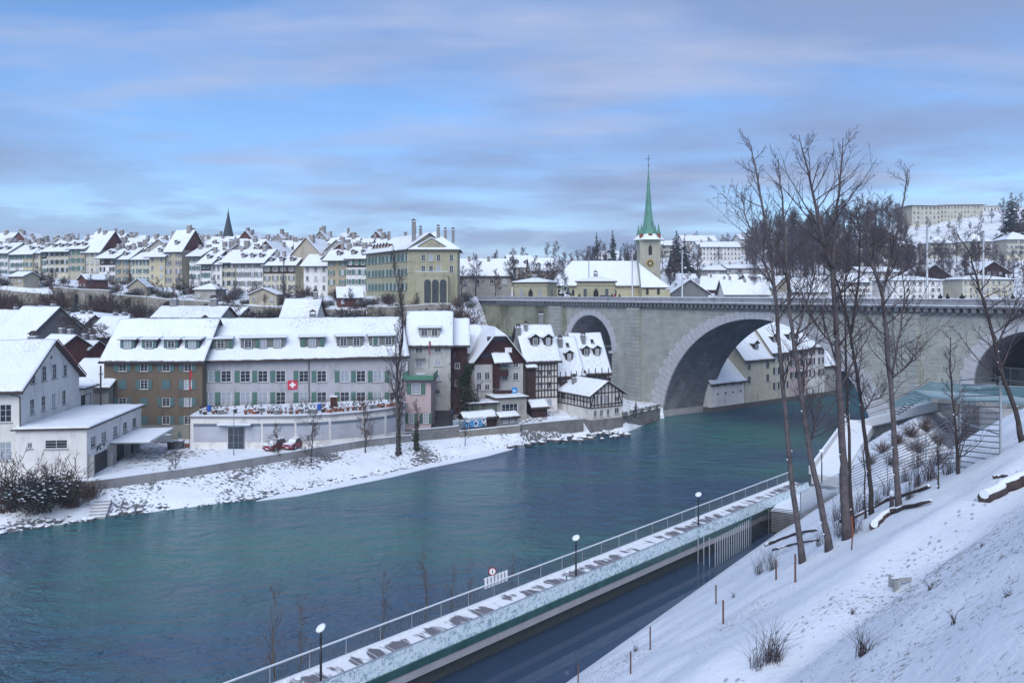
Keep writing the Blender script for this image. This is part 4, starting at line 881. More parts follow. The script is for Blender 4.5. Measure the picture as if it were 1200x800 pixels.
for k_, (u0, u1, lab) in enumerate(((-25, 60, 'long old retaining wall below the leftmost terraced houses'), (62, 128, 'retaining wall with buttresses above the weeping tree'), (130, 250, 'tall stained retaining wall with dark niches below the brown gable'), (252, 345, 'pale retaining wall below the cream terraced houses'), (347, 428, 'mossy retaining wall left of the big olive building'), (430, 528, 'retaining wall below the olive mansion'))):
    o_ = thing('retaining_wall', lab, 'wall'); mb = MB(); n_ = 8; q = []
    for i in range(n_ + 1): u = u0 + (u1 - u0) * i / n_; Y = cliffY(u) + 17.0; p = P(u, 300, Y); q.append((p.x, p.y, land(p.x, Y - 3), land(p.x, Y + 5.5) + .3 + .9 * (k_ % 2) - 1.2 * (k_ % 3 == 0)))
    for a, b in zip(q[:-1], q[1:]): mb.prism([(a[0], a[1], a[2] - 2), (b[0], b[1], b[2] - 2), (b[0], b[1], b[3]), (a[0], a[1], a[3])], (.1, .7, 0))
    me = mb.mesh('masonry', [OLDWALL]); boxuv(me, .7); put('masonry', me, o_)
    mb = MB()
    for a, b in zip(q[:-1], q[1:]): mb.prism([(a[0], a[1], a[3] + .004), (b[0], b[1], b[3] + .004), (b[0] + .1, b[1] + .7, b[3] + .004), (a[0] + .1, a[1] + .7, a[3] + .004)], (0, 0, .15))
    mb.build('snow_cap', [SNOW], o_)
    for i in range(1, n_, 2 if k_ % 2 else 3):
        a = q[i]; mb = MB(); mb.prism([(a[0] - .5, a[1], a[2] - 2), (a[0] + .5, a[1], a[2] - 2), (a[0] + .5, a[1] - 1.6, a[2] - 2), (a[0] - .5, a[1] - 1.6, a[2] - 2)], (0, 1.2, a[3] - a[2] + 1)); mb.build('buttress', [OLDWALL], o_)
        if k_ in (1, 2): mb = MB(); b = q[i + 1] if i + 1 <= n_ else q[i]; cx_, zz2 = (a[0] + b[0]) / 2, a[2] - 1; yy = (a[1] + b[1]) / 2 - .05; mb.prism([(cx_ - 1.4, yy, zz2)] + [(cx_ + 1.4 * math.cos(R(180 - 20 * t_)), yy, zz2 + 4.2 + 1.4 * math.sin(R(20 * t_))) for t_ in range(10)] + [(cx_ + 1.4, yy, zz2)], (0, .06, 0)); mb.build('niche', [RUB], o_)
# --- old town terrace on the plateau
OT = [(-10, 9, 296, 323, PW), (9, 27, 297, 325, PWW), (27, 38, 296, 326, PY), (38, 47, 296, 326, PC), (47, 55, 294, 326, PW), (55, 80, 293, 325, PC), (80, 99, 291, 328, PB), (99, 117, 293, 335, PC), (117, 135, 301, 335, PWW), (135, 151, 303, 333, PTAN), (151, 175, 303, 337, PC),
      (175, 193, 299, 340, PY), (194, 213, 293, 337, PB), (222, 235, 299, 336, PWW), (236, 247, 307, 340, PWW), (247, 260, 309, 341, PW), (261, 276, 306, 342, PC), (277, 308, 306, 347, PWW), (309, 346, 310, 347, PC), (356, 384, 310, 347, PWW), (384, 406, 303, 346, PTAN), (406, 430, 302, 346, PWW)]
NMW = {'plaster_white': 'off white', 'plaster_bright_white': 'bright white', 'plaster_cream': 'cream', 'plaster_yellow': 'yellow', 'plaster_beige': 'beige', 'plaster_tan': 'tan', 'plaster_grey': 'grey', 'plaster_brown': 'brown', 'plaster_pink': 'pink', 'brown_gable': 'brown'}
SHN = {SH_G.name: 'green', SH_D.name: 'dark', SH_Y.name: 'grey', SH_T.name: 'teal'}
r_ = random.Random(11)
def rowY(u): return interp([-20, 430], [300, 238], u)
for i, (u0, u1, ve, vb, m_) in enumerate(OT):
    Y = rowY(u0) + (0, 1.5, -1.2)[i % 3]; p0 = P(u0, 400, Y); rz = -15 if u0 < 300 else -10; zb = CAM_H - (vb - HZ) / F * Y - 2.5
    f = Fac(u0, Y, rz, zb); w_ = f.x(u1); h_ = CAM_H - (ve - HZ) / F * Y - zb; n_ = max(2, round(w_ / 2.7)); sh_ = r_.choice([SH_G, SH_D, SH_Y, SH_T, SH_G])
    z1 = h_ - 2.3; rows_ = max(3, int((vb - ve) * Y / F / 3.1)); zs_ = [z1 - 3.0 * k for k in range(rows_)]
    hs_ = house('town_house', '%s terraced house with %s shutters, %s from the left on the old town edge' % (NMW[m_.name], SHN[sh_.name], ordn(i)), 'house', f.loc, rz, w_, 13, h_, r_.uniform(3.0, 4.2) + (3.5 if i in (7, 12) else 0), wall=m_, gable_mat=BRG if i in (7, 8, 12) else (PG_ if i in (2, 13, 18) else m_),
          wins=grid(1.3, w_ - 1.3, n_, zs_, 1.0, 1.6), shut=sh_ if i % 4 != 3 else None, far=True, group='old town terraced houses', over=.7 + .3 * (i % 3), dormers=[(w_ * (k + .5) / (n_ - 1), 1.5, 1.3, 1, 1.6) for k in range(n_ - 1)] if i % 3 != 1 else (), chims=[(r_.uniform(.15, .85) * w_, r_.uniform(4, 9), r_.uniform(1, 2.4), r_.uniform(.8, 1.5)) for _ in range(3)], dorm_mat=TILE)
    if i in (4, 8, 14, 18, 21): mb = MB(); mb.box(.02, -.05, h_ - 2.9, w_ - .02, .0, h_ - .3); mb.box(-.05, -.12, h_ - 3.0, w_ + .05, -.0, h_ - 2.903); mb.build('timber_storey', [DTIM], hs_)
# rows behind: mostly roofs and chimneys
k = 0
for row, (dY, n_, vt) in enumerate(((24, 26, 285), (52, 24, 280), (85, 22, 277))):
    for i in range(n_):
        u = -15 + (560 if row else 470) * (i + r_.uniform(.15, .7)) / n_ * (.9 if row == 0 else .82); Y = rowY(u) + dY + r_.uniform(-4, 4); zt = CAM_H + (344 - vt - r_.uniform(-5, 5) + (3 if u > 420 else 0)) / F * Y
        if 405 < u < 560 and row == 0: continue
        rise = r_.uniform(4, 6); w_ = r_.uniform(9, 15); zb = plateau(u) - 1; h_ = zt - rise - zb; m_ = r_.choice([PW, PC, PG_, PB]); rz = r_.choice([-15, -15, -60, 20, -100]) + r_.uniform(-4, 4)
        p = P(u, 300, Y)
        house('town_house', '%s house, %s from left in the %s row of roofs' % (NMW[m_.name], ordn(i), ('second', 'third', 'rearmost')[row]), 'house', (p.x, Y, zb), rz, w_, r_.uniform(9, 13), h_, rise, wall=m_, gable_mat=r_.choice([BRG, PG_, m_, m_]), far=True, wins=grid(1.5, w_ - 1.5, 3, (h_ - 2.4, h_ - 5.2), 1, 1.5), group='old town roofs behind the terrace',
              chims=[(r_.uniform(.1, .9) * w_, r_.uniform(2, 8), r_.uniform(1.2, 2.6), r_.uniform(.7, 1.8)) for _ in range(4)], dormers=[(w_ * .3, 1.4, 1.2, 1, 1.2), (w_ * .7, 1.4, 1.2, 1, 1.2)] if i % 2 else ())
r_ = random.Random(31)
for i, u in enumerate((12, 48, 92, 118, 150, 188, 228, 262, 292, 352, 396, 425)):
    Y = cliffY(u) + (r_.uniform(7, 12) if i % 2 else r_.uniform(24, 30)); p = P(u, 300, Y); zb = land(p.x, Y) - .5; w_ = r_.uniform(4, 7.5)
    house('garden_house', 'small snowy roofed garden building on the slope, %s from the left' % ordn(i), 'garden house', (p.x, Y, zb), r_.uniform(-35, 20), w_, r_.uniform(4, 6), r_.uniform(2.6, 4.6) + .5, r_.uniform(1, 2.4), r_.choice(('eaves', 'gable', 'hip')), r_.choice((PG_, PB, DTIM, BRG, PC)), wins=grid(1.2, w_ - 1.2, 2, (1.5,), .8, 1.0), far=True, group='garden buildings below the old town', base=3, over=.4, snow=SNOW)
# --- big olive building at the bridge head
cn = P(478, 344, 200); a_ = P(429, 344, 224); rz2 = math.degrees(math.atan2(cn.y - a_.y, cn.x - a_.x)); L2 = (Vector((cn.x, cn.y)) - Vector((a_.x, a_.y))).length; zb = 22.5
t = house('town_mansion', 'long olive town building wing with three storeys of shuttered windows', 'building', (a_.x, a_.y, zb), rz2, L2 - .02, 12, 37 - zb, 4, 'eaves', POL, base=7, wins=grid(1.6, L2 - 1.6, 11, (11, 7.2, 3.4), 1.1, 1.9), shut=SH_G, far=True, chims=((5, 5, 2.5), (12, 7, 2), (20, 6, 2.2)), over=.8, dorm_mat=BRICK, dormers=[(2.5 + 2.2 * k, 1.3, 1.2, 1, 1.0) for k in range(6)])
f = Fac(478, 200, 1, zb); w_ = f.x(536)
m_ = house('town_mansion', 'olive neoclassical mansion with a pediment and arched terrace windows', 'building', f.loc, 1, w_, 13, 37 - zb, 4.5, 'hip', POL, wins=f.wins((480, 496, 505, 514, 529), ((298, 306), (311, 319.5)), 1.1), cols=2, rows=2, chims=((1.2, 3, 4.6, 1.0), (2.8, 5, 3, .7), (7.6, 4, 3.2, .8), (9.4, 5, 2.6, .7), (11.6, 3, 2.4, .7)), over=.8, base=7)
mb = MB(); a, b = f.x(491), f.x(521); h_ = 37 - zb; mb.prism([(a, -.25, h_ + .3), (b, -.25, h_ + .3), ((a + b) / 2, -.25, h_ + 2.3)], (0, 2.4, 0)); mb.box(a, -.3, h_ - .2, b, -.0, h_ + .298); mb.build('pediment', [POL], m_)
mb = MB(); q = [(a - .4, -.5, h_ + .3), ((a + b) / 2, -.5, h_ + 2.5), ((a + b) / 2, 3, h_ + 2.5), (a - .4, 3, h_ + .3)]; mb.prism(q, (0, 0, .25)); q = [(b + .4, -.5, h_ + .3), ((a + b) / 2, -.5, h_ + 2.5), ((a + b) / 2, 3, h_ + 2.5), (b + .4, 3, h_ + .3)]; mb.prism(q, (0, 0, .25)); mb.build('pediment_snow', [SNOW], m_)
mb = MB(); z1 = f.z(505, 323); a, b = f.x(489), f.x(526); mb.box(a, -3.5, -3, b, -.02, z1); mb.build('arcade_wing', [POL], m_)
mb = MB()
for u in (502.5, 511.5, 520.5): x_ = f.x(u) ; mb.prism([(x_ - .85, -3.58, .2)] + [(x_ + .85 * math.cos(R(180 - 20 * k)) * 1, -3.58, z1 - 1.9 + .85 * math.sin(R(20 * k))) for k in range(10)] + [(x_ + .85, -3.58, .2)], (0, .06, 0))
mb.build('arched_window', [GLASS], m_)
mb = MB(); mb.box(a, -3.6, z1, b, -3.4, z1 + .9); mb.box(a - .1, -3.7, z1 + .9, b + .1, -3.3, z1 + 1.05, 1); mb.build('balustrade', [POL, SNOW], m_)
plain(537, 232, 0, 16, 12, 322, 5, 'grey corner house behind bare trees right of the mansion', PG_, wins=grid(2, 14, 4, (4, 7.5), 1.1, 1.7), chims=((3, 5, 1.5), (9, 5, 1.5)), far=True)
for k_, (u, Y, ve, lab) in enumerate(((598, 300, 312, 'pale gabled houses end behind avenue trees'), (622, 285, 316, 'house with a broken brown gable roof behind avenue trees'), (702, 400, 304, 'snow roofed hillside villa above the nave'))):
    plain(u, Y, 20 - 12 * k_, 10, 9, ve, 4.5, lab, (PC, PB, PG_, PW)[k_], wins=grid(2, 8, 3, (5, 8), 1.1, 1.6), chims=((3, 5, 1.5), (9, 5, 1.2)), far=True, dormers=((3, 1.5, 1.3), (7, 1.5, 1.3)))
# dark far spire on the left
p = P(267.5, 278, 330); t = thing('church_spire', 'slim dark slate spire rising over the old town roofs', 'spire', (p.x, p.y, p.z - 14)); mb = MB(); mb.box(-2.2, -2.2, 0, 2.2, 2.2, 14); mb.build('wall', [GREY], t)
mb = MB(); mb.lathe([(2.4, 14), (1.9, 16), (1.2, 19.5), (.5, 23), (.12, 25.5), (.04, 27)], 8); mb.build('spire_roof', [mat('slate', (.05, .06, .075), .7, .2)], t)
# --- church
tw = P(750, 344, 240); t = thing('church', 'cream church with clock tower, green spire and long snowy nave roof', 'church', (tw.x, 240, 23.5), 0)
PCH = plaster('church_stone', (.42, .38, .25)); w_ = 6.4; ht = CAM_H - (281 - HZ) / F * 240 - 23.5
mb = MB(); mb.box(0, 0, -1, w_, w_, ht); mb.box(-.15, -.15, ht - .5, w_ + .15, w_ + .15, ht - .1); mb.build('tower', [plaster('tower_stone', (.36, .345, .28))], t)
mb = MB(); gx = w_ / 2; gz = 25 - (308.5 - HZ) / F * 240 - 23.5
mb.prism([(gx + 1.25 * math.cos(R(15 * k)), -.16, gz + 1.25 * math.sin(R(15 * k))) for k in range(24)], (0, .12, 0), 0); mb.prism([(gx + 1.0 * math.cos(R(15 * k)), -.19, gz + 1.0 * math.sin(R(15 * k))) for k in range(24)], (0, .1, 0), 1); mb.prism([(gx + .55 * math.cos(R(15 * k)), -.22, gz + .55 * math.sin(R(15 * k))) for k in range(24)], (0, .1, 0), 2)
for k in range(12): a = R(30 * k); mb.bar((gx + .78 * math.cos(a), -.2, gz + .78 * math.sin(a)), (gx + .98 * math.cos(a), -.2, gz + .98 * math.sin(a)), .06, .1, 0)
mb.bar((gx, -.25, gz), (gx + .35, -.25, gz + .35), .04, .12, 0); mb.bar((gx, -.25, gz), (gx - .2, -.25, gz + .85), .04, .1, 0); mb.build('clock', [GOLD, RUB, PCH], t)
mb = MB(); mb.prism([(gx - .55, -.05, gz + 2.6), (gx + .55, -.05, gz + 2.6), (gx + .55, -.05, gz + 5.0), (gx, -.05, gz + 5.9), (gx - .55, -.05, gz + 5.0)], (0, .1, 0)); mb.prism([(w_ + .05, gx - .5, gz + 2.6), (w_ + .05, gx + .5, gz + 2.6), (w_ + .05, gx + .5, gz + 5.2), (w_ + .05, gx, gz + 5.9), (w_ + .05, gx - .5, gz + 5.2)], (-.1, 0, 0)); mb.build('belfry_window', [RUB], t)
zt = lambda v: 25 - (v - HZ) / F * 243 - 23.5
mb = MB(); mb.lathe([(5.1, ht), (4.0, ht + 1.1), (2.9, zt(274)), (1.9, zt(266)), (1.45, zt(258)), (1.05, zt(245)), (.62, zt(225)), (.22, zt(204)), (.1, zt(197))], 8, 0, (gx, gx, 0)); sp_ = mb.build('spire', [COPPER], t)
mb = MB(); mb.lathe([(5.2, ht + .02), (4.1, ht + 1.15), (3.3, ht + 1.9)], 8, 0, (gx, gx, 0)); mb.build('spire_skirt_snow', [SNOW], sp_)
mb = MB(); mb.tube([(gx, gx, zt(198)), (gx, gx, zt(181))], .07, 6); mb.bar((gx - .9, gx, zt(186)), (gx + .9, gx, zt(186)), .12, .12); mb.lathe([(.05, zt(195)), (.3, zt(194)), (.05, zt(193))], 8, 0, (gx, gx, 0)); mb.build('cross', [DMETAL], sp_)
for a, b in ((.5, .5), (w_ - .5, .5), (.5, w_ - .5), (w_ - .5, w_ - .5)):
    mb = MB(); mb.box(a - .55, b - .55, ht, a + .55, b + .55, ht + 2.0, 0); mb.lathe([(.75, ht + 2.0), (.35, ht + 3.3), (.05, ht + 5.2)], 8, 1, (a, b, 0)); mb.build('corner_turret', [BRICK, COPPER], t)
mb = MB(); a, b = gx, -.2; mb.box(a - .6, b - .3, ht - .1, a + .6, b + .8, ht + 1.9); mb.build('corner_turret', [BRICK], t)
mb = MB(); nx0 = P(645, 344, 236).x - tw.x; zr = zt(306); ze = zt(335); mb.box(nx0 + 1, 1.2, -1, -.01, 13, ze, 0); mb.box(w_ * .0, -4, -1, w_ + 2.2 - .02, -.003, zt(338) - .3, 0); mb.build('nave_wall', [PCH], t)
ridx = P(672, 344, 242).x - tw.x
roofplane(t, [(nx0, .4, ze), (.3, .4, ze), (.3, 7, zr), (ridx, 7, zr)], SNOW, .3, name='nave_roof'); roofplane(t, [(nx0, .4, ze), (ridx, 7, zr), (nx0, 13.6, ze)], SNOW, .3, name='nave_roof'); roofplane(t, [(nx0, 13.6, ze), (ridx, 7, zr), (.3, 7, zr), (.3, 13.6, ze)], SNOW, .3, name='nave_roof')
roofplane(t, [(-.4, -4.4, zt(337)), (w_ + 2, -4.4, zt(337)), (.3, -.1, zt(312)), (-.4, -.1, zt(309))], SNOW, .25, name='porch_roof')
mb = MB()
for x_ in (1.6, 5.0): mb.prism([(x_ - .4, -4.06, 1.2), (x_ + .4, -4.06, 1.2), (x_ + .4, -4.06, 3.0), (x_, -4.06, 3.7), (x_ - .4, -4.06, 3.0)], (0, .06, 0))
for k in range(5): x_ = nx0 + 3 + k * 4.4; mb.prism([(x_ - .4, 1.14, .8), (x_ + .4, 1.14, .8), (x_ + .4, 1.14, 2.4), (x_, 1.14, 3.0), (x_ - .4, 1.14, 2.4)], (0, .06, 0))
mb.build('pointed_window', [RUB], t)
# --- two toll pavilions
for s0, y0, lab, u0, u1 in ((-56, 1.0, 'olive toll pavilion with snowy roof left on the bridge', 598, 642), (0, 0, 'olive toll pavilion beside the church nave on the far pavement', 676, 721)):
    if s0: loc = bp(-54.5, 1.2, 22.2); rz = math.degrees(math.atan2(-.830, .558)) + 35; w_ = 9.2
    else: p = P(676, 344, 186); loc = Vector((p.x, 186, 22.2)); rz = -8; w_ = 9.2
    h_ = 5.9; t = house('toll_pavilion', lab, 'pavilion', loc, rz, w_, 8, h_, 1.0, 'hip', POL, wins=((2.0, 1.8, .9, 2.2), (7.2, 1.8, .9, 2.2)), right=((4, 1.8, 1.0, 2.2),), chims=((4.4, 4, 1.2, 1.0),), over=.45, snow=SNOW, base=2, fr=SILL)
    mb = MB(); mb.box(-.2, -.2, h_ - 1.1, w_ + .2, 8.2, h_ - .85); mb.box(-.25, -.25, h_ - .4, w_ + .25, 8.25, h_ - .21); mb.build('string_course', [POL], t)
    mb = MB(); mb.prism([(4.6 - .6, -.06, .95), (4.6 + .6, -.06, .95), (4.6 + .6, -.06, 3.2), (4.6, -.06, 4.2), (4.6 - .6, -.06, 3.2)], (0, .05, 0)); mb.build('door', [RUB], t)
# --- hill side buildings
def slab_block(u0, u1, vt, vb, Y, rz, n_, rows_, lab, m_=PWW, d_=14, roof='flat', rise=0, **kw):
    f = Fac(u0, Y, rz, CAM_H - (vb - HZ) / F * Y - 5); w_ = f.x(u1); h_ = CAM_H - (vt - HZ) / F * Y - f.zb; st = (h_ - 5) / rows_
    kw.setdefault('far', True)
    return house(kw.pop('name', 'apartment_block'), lab, 'building', f.loc, rz, w_, d_, h_, rise, roof, m_, wins=grid(w_ / n_ / 2, w_ - w_ / n_ / 2, n_, [5 + st * (k + .22) for k in range(rows_)], min(w_ / n_ * .5, 2.2), st * .55), **kw)
slab_block(1069, 1102, 241, 262, 470, 6, 7, 4, 'left wing of the big hotel like block crowning the hill', PC, group='blocks on the hill top', over=1.2)
slab_block(1102, 1152, 240.5, 261, 476, -4, 13, 4, 'long right wing of the big block crowning the hill', PC, group='blocks on the hill top', over=1.2)
slab_block(1152, 1172, 242, 260, 500, -8, 5, 3, 'paler annex at the right end of the hill top block', PW, group='blocks on the hill top', over=.6)
for u0, u1, vt, vb, Y, rz, n_, rows_, lab, m_, roof, rise in (
    (1045, 1104, 328, 351, 262, 5, 8, 3, 'white flat block with balconies left behind the bridge parapet', PWW, 'hip', 2.2), (1128, 1187, 327, 351, 262, 0, 9, 3, 'cream block with balconies behind the right bridge mast', PC, 'hip', 2.2),
    (1047, 1072, 287, 300, 380, 6, 5, 2, 'yellow villa with snowy mansard below the hill meadow', PY, 'hip', 5), (1091, 1117, 284, 299, 380, 2, 5, 3, 'cream villa with green shutters in the middle of the villa row', PC, 'hip', 5.5), (1136, 1161, 282, 300, 372, 0, 5, 3, 'pale yellow tall villa with broad snowy roof', PC, 'hip', 6), (1180, 1212, 280, 299, 360, -4, 6, 3, 'cream villa at the right picture edge', PC, 'hip', 6),
    (1000, 1032, 298, 310, 360, 8, 6, 2, 'brick villa half hidden behind the foreground trees', PB, 'hip', 5), (1010, 1052, 318, 334, 290, 6, 7, 3, 'long white house with shed roof behind foreground twigs', PW, 'eaves', 3), (985, 1018, 330, 350, 268, 6, 6, 3, 'white gabled house just above the parapet behind trees', PWW, 'eaves', 5),
    (819, 868, 289, 305, 420, 4, 12, 3, 'white three storey apartment row with balconies on the hill', PWW, 'eaves', 5), (776, 792, 287, 303, 450, 10, 5, 3, 'yellowish gabled block left of the dark conifers', PC, 'eaves', 5), (800, 840, 282, 300, 470, 4, 10, 3, 'upper white apartment row with blue grey roof', PW, 'eaves', 6),
    (868, 905, 280, 300, 440, 6, 9, 3, 'pale hillside block behind the tallest bare tree', PW, 'eaves', 5), (905, 945, 300, 316, 400, 6, 9, 3, 'long low hillside row behind the foreground trunks', PG_, 'eaves', 4), (740, 752, 300, 312, 400, 0, 3, 2, 'small white house left of the church tower on the slope', PWW, 'eaves', 4), (815, 850, 316, 322, 340, 3, 6, 1, 'long low blue roofed hall on the slope', PG_, 'eaves', 3), (852, 900, 314, 321, 345, 3, 8, 1, 'second long low hall right of the blue roofed one', PG_, 'eaves', 3)):
    slab_block(u0, u1, vt, vb, Y, rz, n_, rows_, lab, m_, roof=roof, rise=rise * .6, d_=12, group='houses on the far hillside', chims=((3, 5, 1.5), (9, 6, 1.2)), shut=SH_Y if n_ < 7 else None)
for u, Y, vt, lab in ((1077, 300, 316, 'dark timber chalet with white base between villas and flat block'), (1146, 300, 312, 'red brown chalet with a balcony under the tall villa')):
    f = Fac(u, Y, 2, CAM_H - (337 - HZ) / F * Y - 3); o = house('chalet', lab, 'house', f.loc, 2, 11, 11, CAM_H - (vt + 5 - HZ) / F * Y - f.zb, 3.6, 'gable', DTIM if u < 1100 else RTIM, wins=grid(2, 9, 4, (5.0, 8.0), 1.1, 1.1), far=True, over=1.6, base_m=(PWW, 4.2), chims=((3, 5, 1.3),), snow=SNOW)
for k_, (u, Y, ve, w_, d_, m_, rz) in enumerate(((786, 262, 344, 13, 14, PDG, 2), (775, 285, 335, 14, 10, PW, 20), (822, 290, 338, 13, 11, BRG, -20), (838, 300, 336, 14, 9, PB, 15), (862, 285, 340, 13, 10, PY, -25), (880, 300, 335, 12, 10, PC, 10), (850, 268, 344, 15, 10, PW, 0), (905, 290, 339, 13, 9, PB, 30), (800, 310, 334, 12, 9, PG_, 35), (930, 280, 340, 14, 10, PW, -15), (955, 290, 338, 12, 9, PC, 8))):
    plain(u, Y, rz, w_, d_, ve, 4.5, '%s house with snowy roof, %s in the cluster behind the bridge parapet' % (NMW.get(m_.name, 'dark timbered'), ordn(k_)), m_, 'gable' if k_ in (0, 4, 7) else 'eaves', wins=grid(2, w_ - 2, 4, (3, 6), 1, 1.3), far=True, chims=((3, 5, 1.2), (8, 4, 1)), group='roofs behind the bridge parapet', over=.9)
# ---------------------------------------------------------------- plants
RMIN = .006
def branch(mb, p, d, L, r, lvl, r_, up=.15, segs=4, wob=.22, kids=(7, 6, 4), ang=(35, 65), shrink=.5, m=0, sides=(5, 4, 3, 3)):
    pts = [Vector(p)]; rad = [r]; d = d.normalized(); c = Vector(p)
    for k in range(segs):
        d = (d + Vector((r_.gauss(0, wob), r_.gauss(0, wob), r_.gauss(0, wob) + up)) * .5).normalized(); c = c + d * (L / segs); pts.append(c.copy()); rad.append(max(RMIN, r * (1 - .8 * (k + 1) / segs)))
    mb.tube(pts, rad, sides[min(lvl, 3)], m, cap=False)
    if lvl < len(kids):
        for k in range(kids[lvl]):
            t = (.18 + .8 * (k + r_.random()) / kids[lvl]) * segs; i = min(int(t), segs - 1); q = pts[i].lerp(pts[i + 1], t - i); dd = (pts[i + 1] - pts[i]).normalized()
            ax = dd.orthogonal().normalized(); ax.rotate(Matrix.Rotation(r_.uniform(0, 6.283), 3, dd)); nd_ = dd.copy(); nd_.rotate(Matrix.Rotation(R(r_.uniform(*ang)), 3, ax))
            branch(mb, q, nd_, L * shrink * r_.uniform(.6, 1.1) * (1.15 - .6 * t / segs), max(RMIN, rad[i] * .5), lvl + 1, r_, up, 3, wob, kids, ang, shrink, m, sides)
def bare_tree(name, seed, h, tr, kids, ang, m1=BARK2, m2=TWIG, first=.25, nb=22, bl=.38, up=.12, lean=0.03, wob=.2, snow=False):
    r_ = random.Random(seed); o = bpy.data.objects.new(name, None); C.objects.link(o)
    pts = [Vector((0, 0, -.5))]; n = 7
    for k in range(1, n + 1): pts.append(Vector((r_.gauss(0, lean) * h * k / n, r_.gauss(0, lean) * h * k / n, h * k / n)))
    rad = [tr * (1 - .88 * (k / n) ** .9) for k in range(n + 1)]; rad[0] = tr * 1.3
    mb = MB(); mb.tube(pts, rad, 7); mb.build('trunk', [m1], o); mb = MB()
    for k in range(nb):
        t = (first + (.98 - first) * (k + r_.random() * .6) / nb) * n; i = min(int(t), n - 1); q = pts[i].lerp(pts[i + 1], t - i); a = r_.uniform(0, 6.283); e = R(90 - r_.uniform(*ang))
        branch(mb, q, Vector((math.cos(a) * math.cos(e), math.sin(a) * math.cos(e), math.sin(e))), h * bl * (1.15 - .75 * t / n) * r_.uniform(.75, 1.15), rad[i] * .42, 0, r_, up, 4, wob, kids)
    mb.build('crown', [m2], o); return o
def leafy(mb, c, rad, n, size, r_, m=0, flat=.7, msnow=None, ps=0.0):
    for k in range(n):
        v = Vector((r_.gauss(0, 1), r_.gauss(0, 1), r_.gauss(0, 1) * flat)).normalized() * (r_.random() ** .4); p = Vector(c) + Vector((v.x * rad[0], v.y * rad[1], v.z * rad[2]))
        s = size * r_.uniform(.5, 1.3); a = Vector((r_.gauss(0, 1), r_.gauss(0, 1), r_.gauss(0, .6))).normalized(); b = a.orthogonal().normalized(); b.rotate(Matrix.Rotation(r_.uniform(0, 6.28), 3, a))
        sn = msnow is not None and v.z > -.1 and r_.random() < ps
        if sn: a = Vector((1, 0, r_.uniform(-.3, .3))).normalized(); b = Vector((0, 1, r_.uniform(-.3, .3))).normalized()
        mb.poly([p - a * s - b * s * .5, p + a * s * .2 - b * s * .6, p + a * s, p + b * s * .6], msnow if sn else m)
def conifer(seed, h, rad, snow=.12):
    r_ = random.Random(seed); o = bpy.data.objects.new('conifer_tree', None); C.objects.link(o)
    mb = MB(); mb.tube([(0, 0, -.5), (0, 0, h * .5), (0, 0, h)], [h * .018, h * .012, .02], 6); mb.build('trunk', [BARK2], o); mb = MB(); z = h * .08; 
    while z < h * .99:
        rr = rad * (1 - z / h) ** .85 * r_.uniform(.8, 1.12) + .15; n = int(9 + rr * 5)
        for k in range(n):
            a = r_.uniform(0, 6.283); L = rr * r_.uniform(.6, 1.08); d = Vector((math.cos(a), math.sin(a), -.28)); s = Vector((-math.sin(a), math.cos(a), 0)); w2 = L * .16 + .08; p0 = Vector((0, 0, z + r_.uniform(-.3, .3)))
            for j in range(5):
                q = p0 + d * L * (.25 + .17 * j); ww = w2 * r_.uniform(.7, 1.3)
                m = 1 if r_.random() < snow else 0; dz = Vector((0, 0, r_.uniform(-.12, .12) * L))
                mb.poly([q - s * ww + dz, q + d * L * .22, q + s * ww - dz, q - d * L * .1 + Vector((0, 0, ww * .5))], m)
        z += h * .035 + .12
    mb.build('crown', [NEED, SNOW], o); return o
def bush(name, seed, rx, rz_, n, m1, snow=.2, leaf=.16, twigs=40, m2=TWIG):
    r_ = random.Random(seed); o = bpy.data.objects.new(name, None); C.objects.link(o); mb = MB()
    for k in range(twigs):
        a = r_.uniform(0, 6.28); e = R(r_.uniform(25, 85)); branch(mb, (r_.gauss(0, rx * .2), r_.gauss(0, rx * .2), -.1), Vector((math.cos(a) * math.cos(e), math.sin(a) * math.cos(e), math.sin(e))), rz_ * r_.uniform(.8, 1.3), .025, 1, r_, .1, 3, .25, (4, 4, 2), (25, 60), .5)
    mb.build('twigs', [m2], o)
    if n: mb = MB(); leafy(mb, (0, 0, rz_ * .55), (rx, rx, rz_ * .6), n, leaf, r_, 0, .8, 1, snow); mb.build('foliage', [m1, SNOW], o)
    return o
used = set()
def plant(proto, loc, s, label, cat='tree', group=None, rz=None, r_=rnd):
    o = proto if proto.name not in used else copy_tree(proto); used.add(proto.name)
    if label.startswith(('small bare garden', 'garden tree', 'bare avenue')): o.name = 'avenue_tree' if 'avenue' in label else 'garden_tree'
    sv = s if isinstance(s, tuple) else (s, s, s * r_.uniform(.9, 1.12))
    o.location = loc; o.scale = sv; o.rotation_euler = (0, 0, r_.uniform(0, 6.28) if rz is None else rz)
    for k in ('label', 'group'): 
        if k in o.keys(): del o[k]
    return tag(o, label, cat, group)
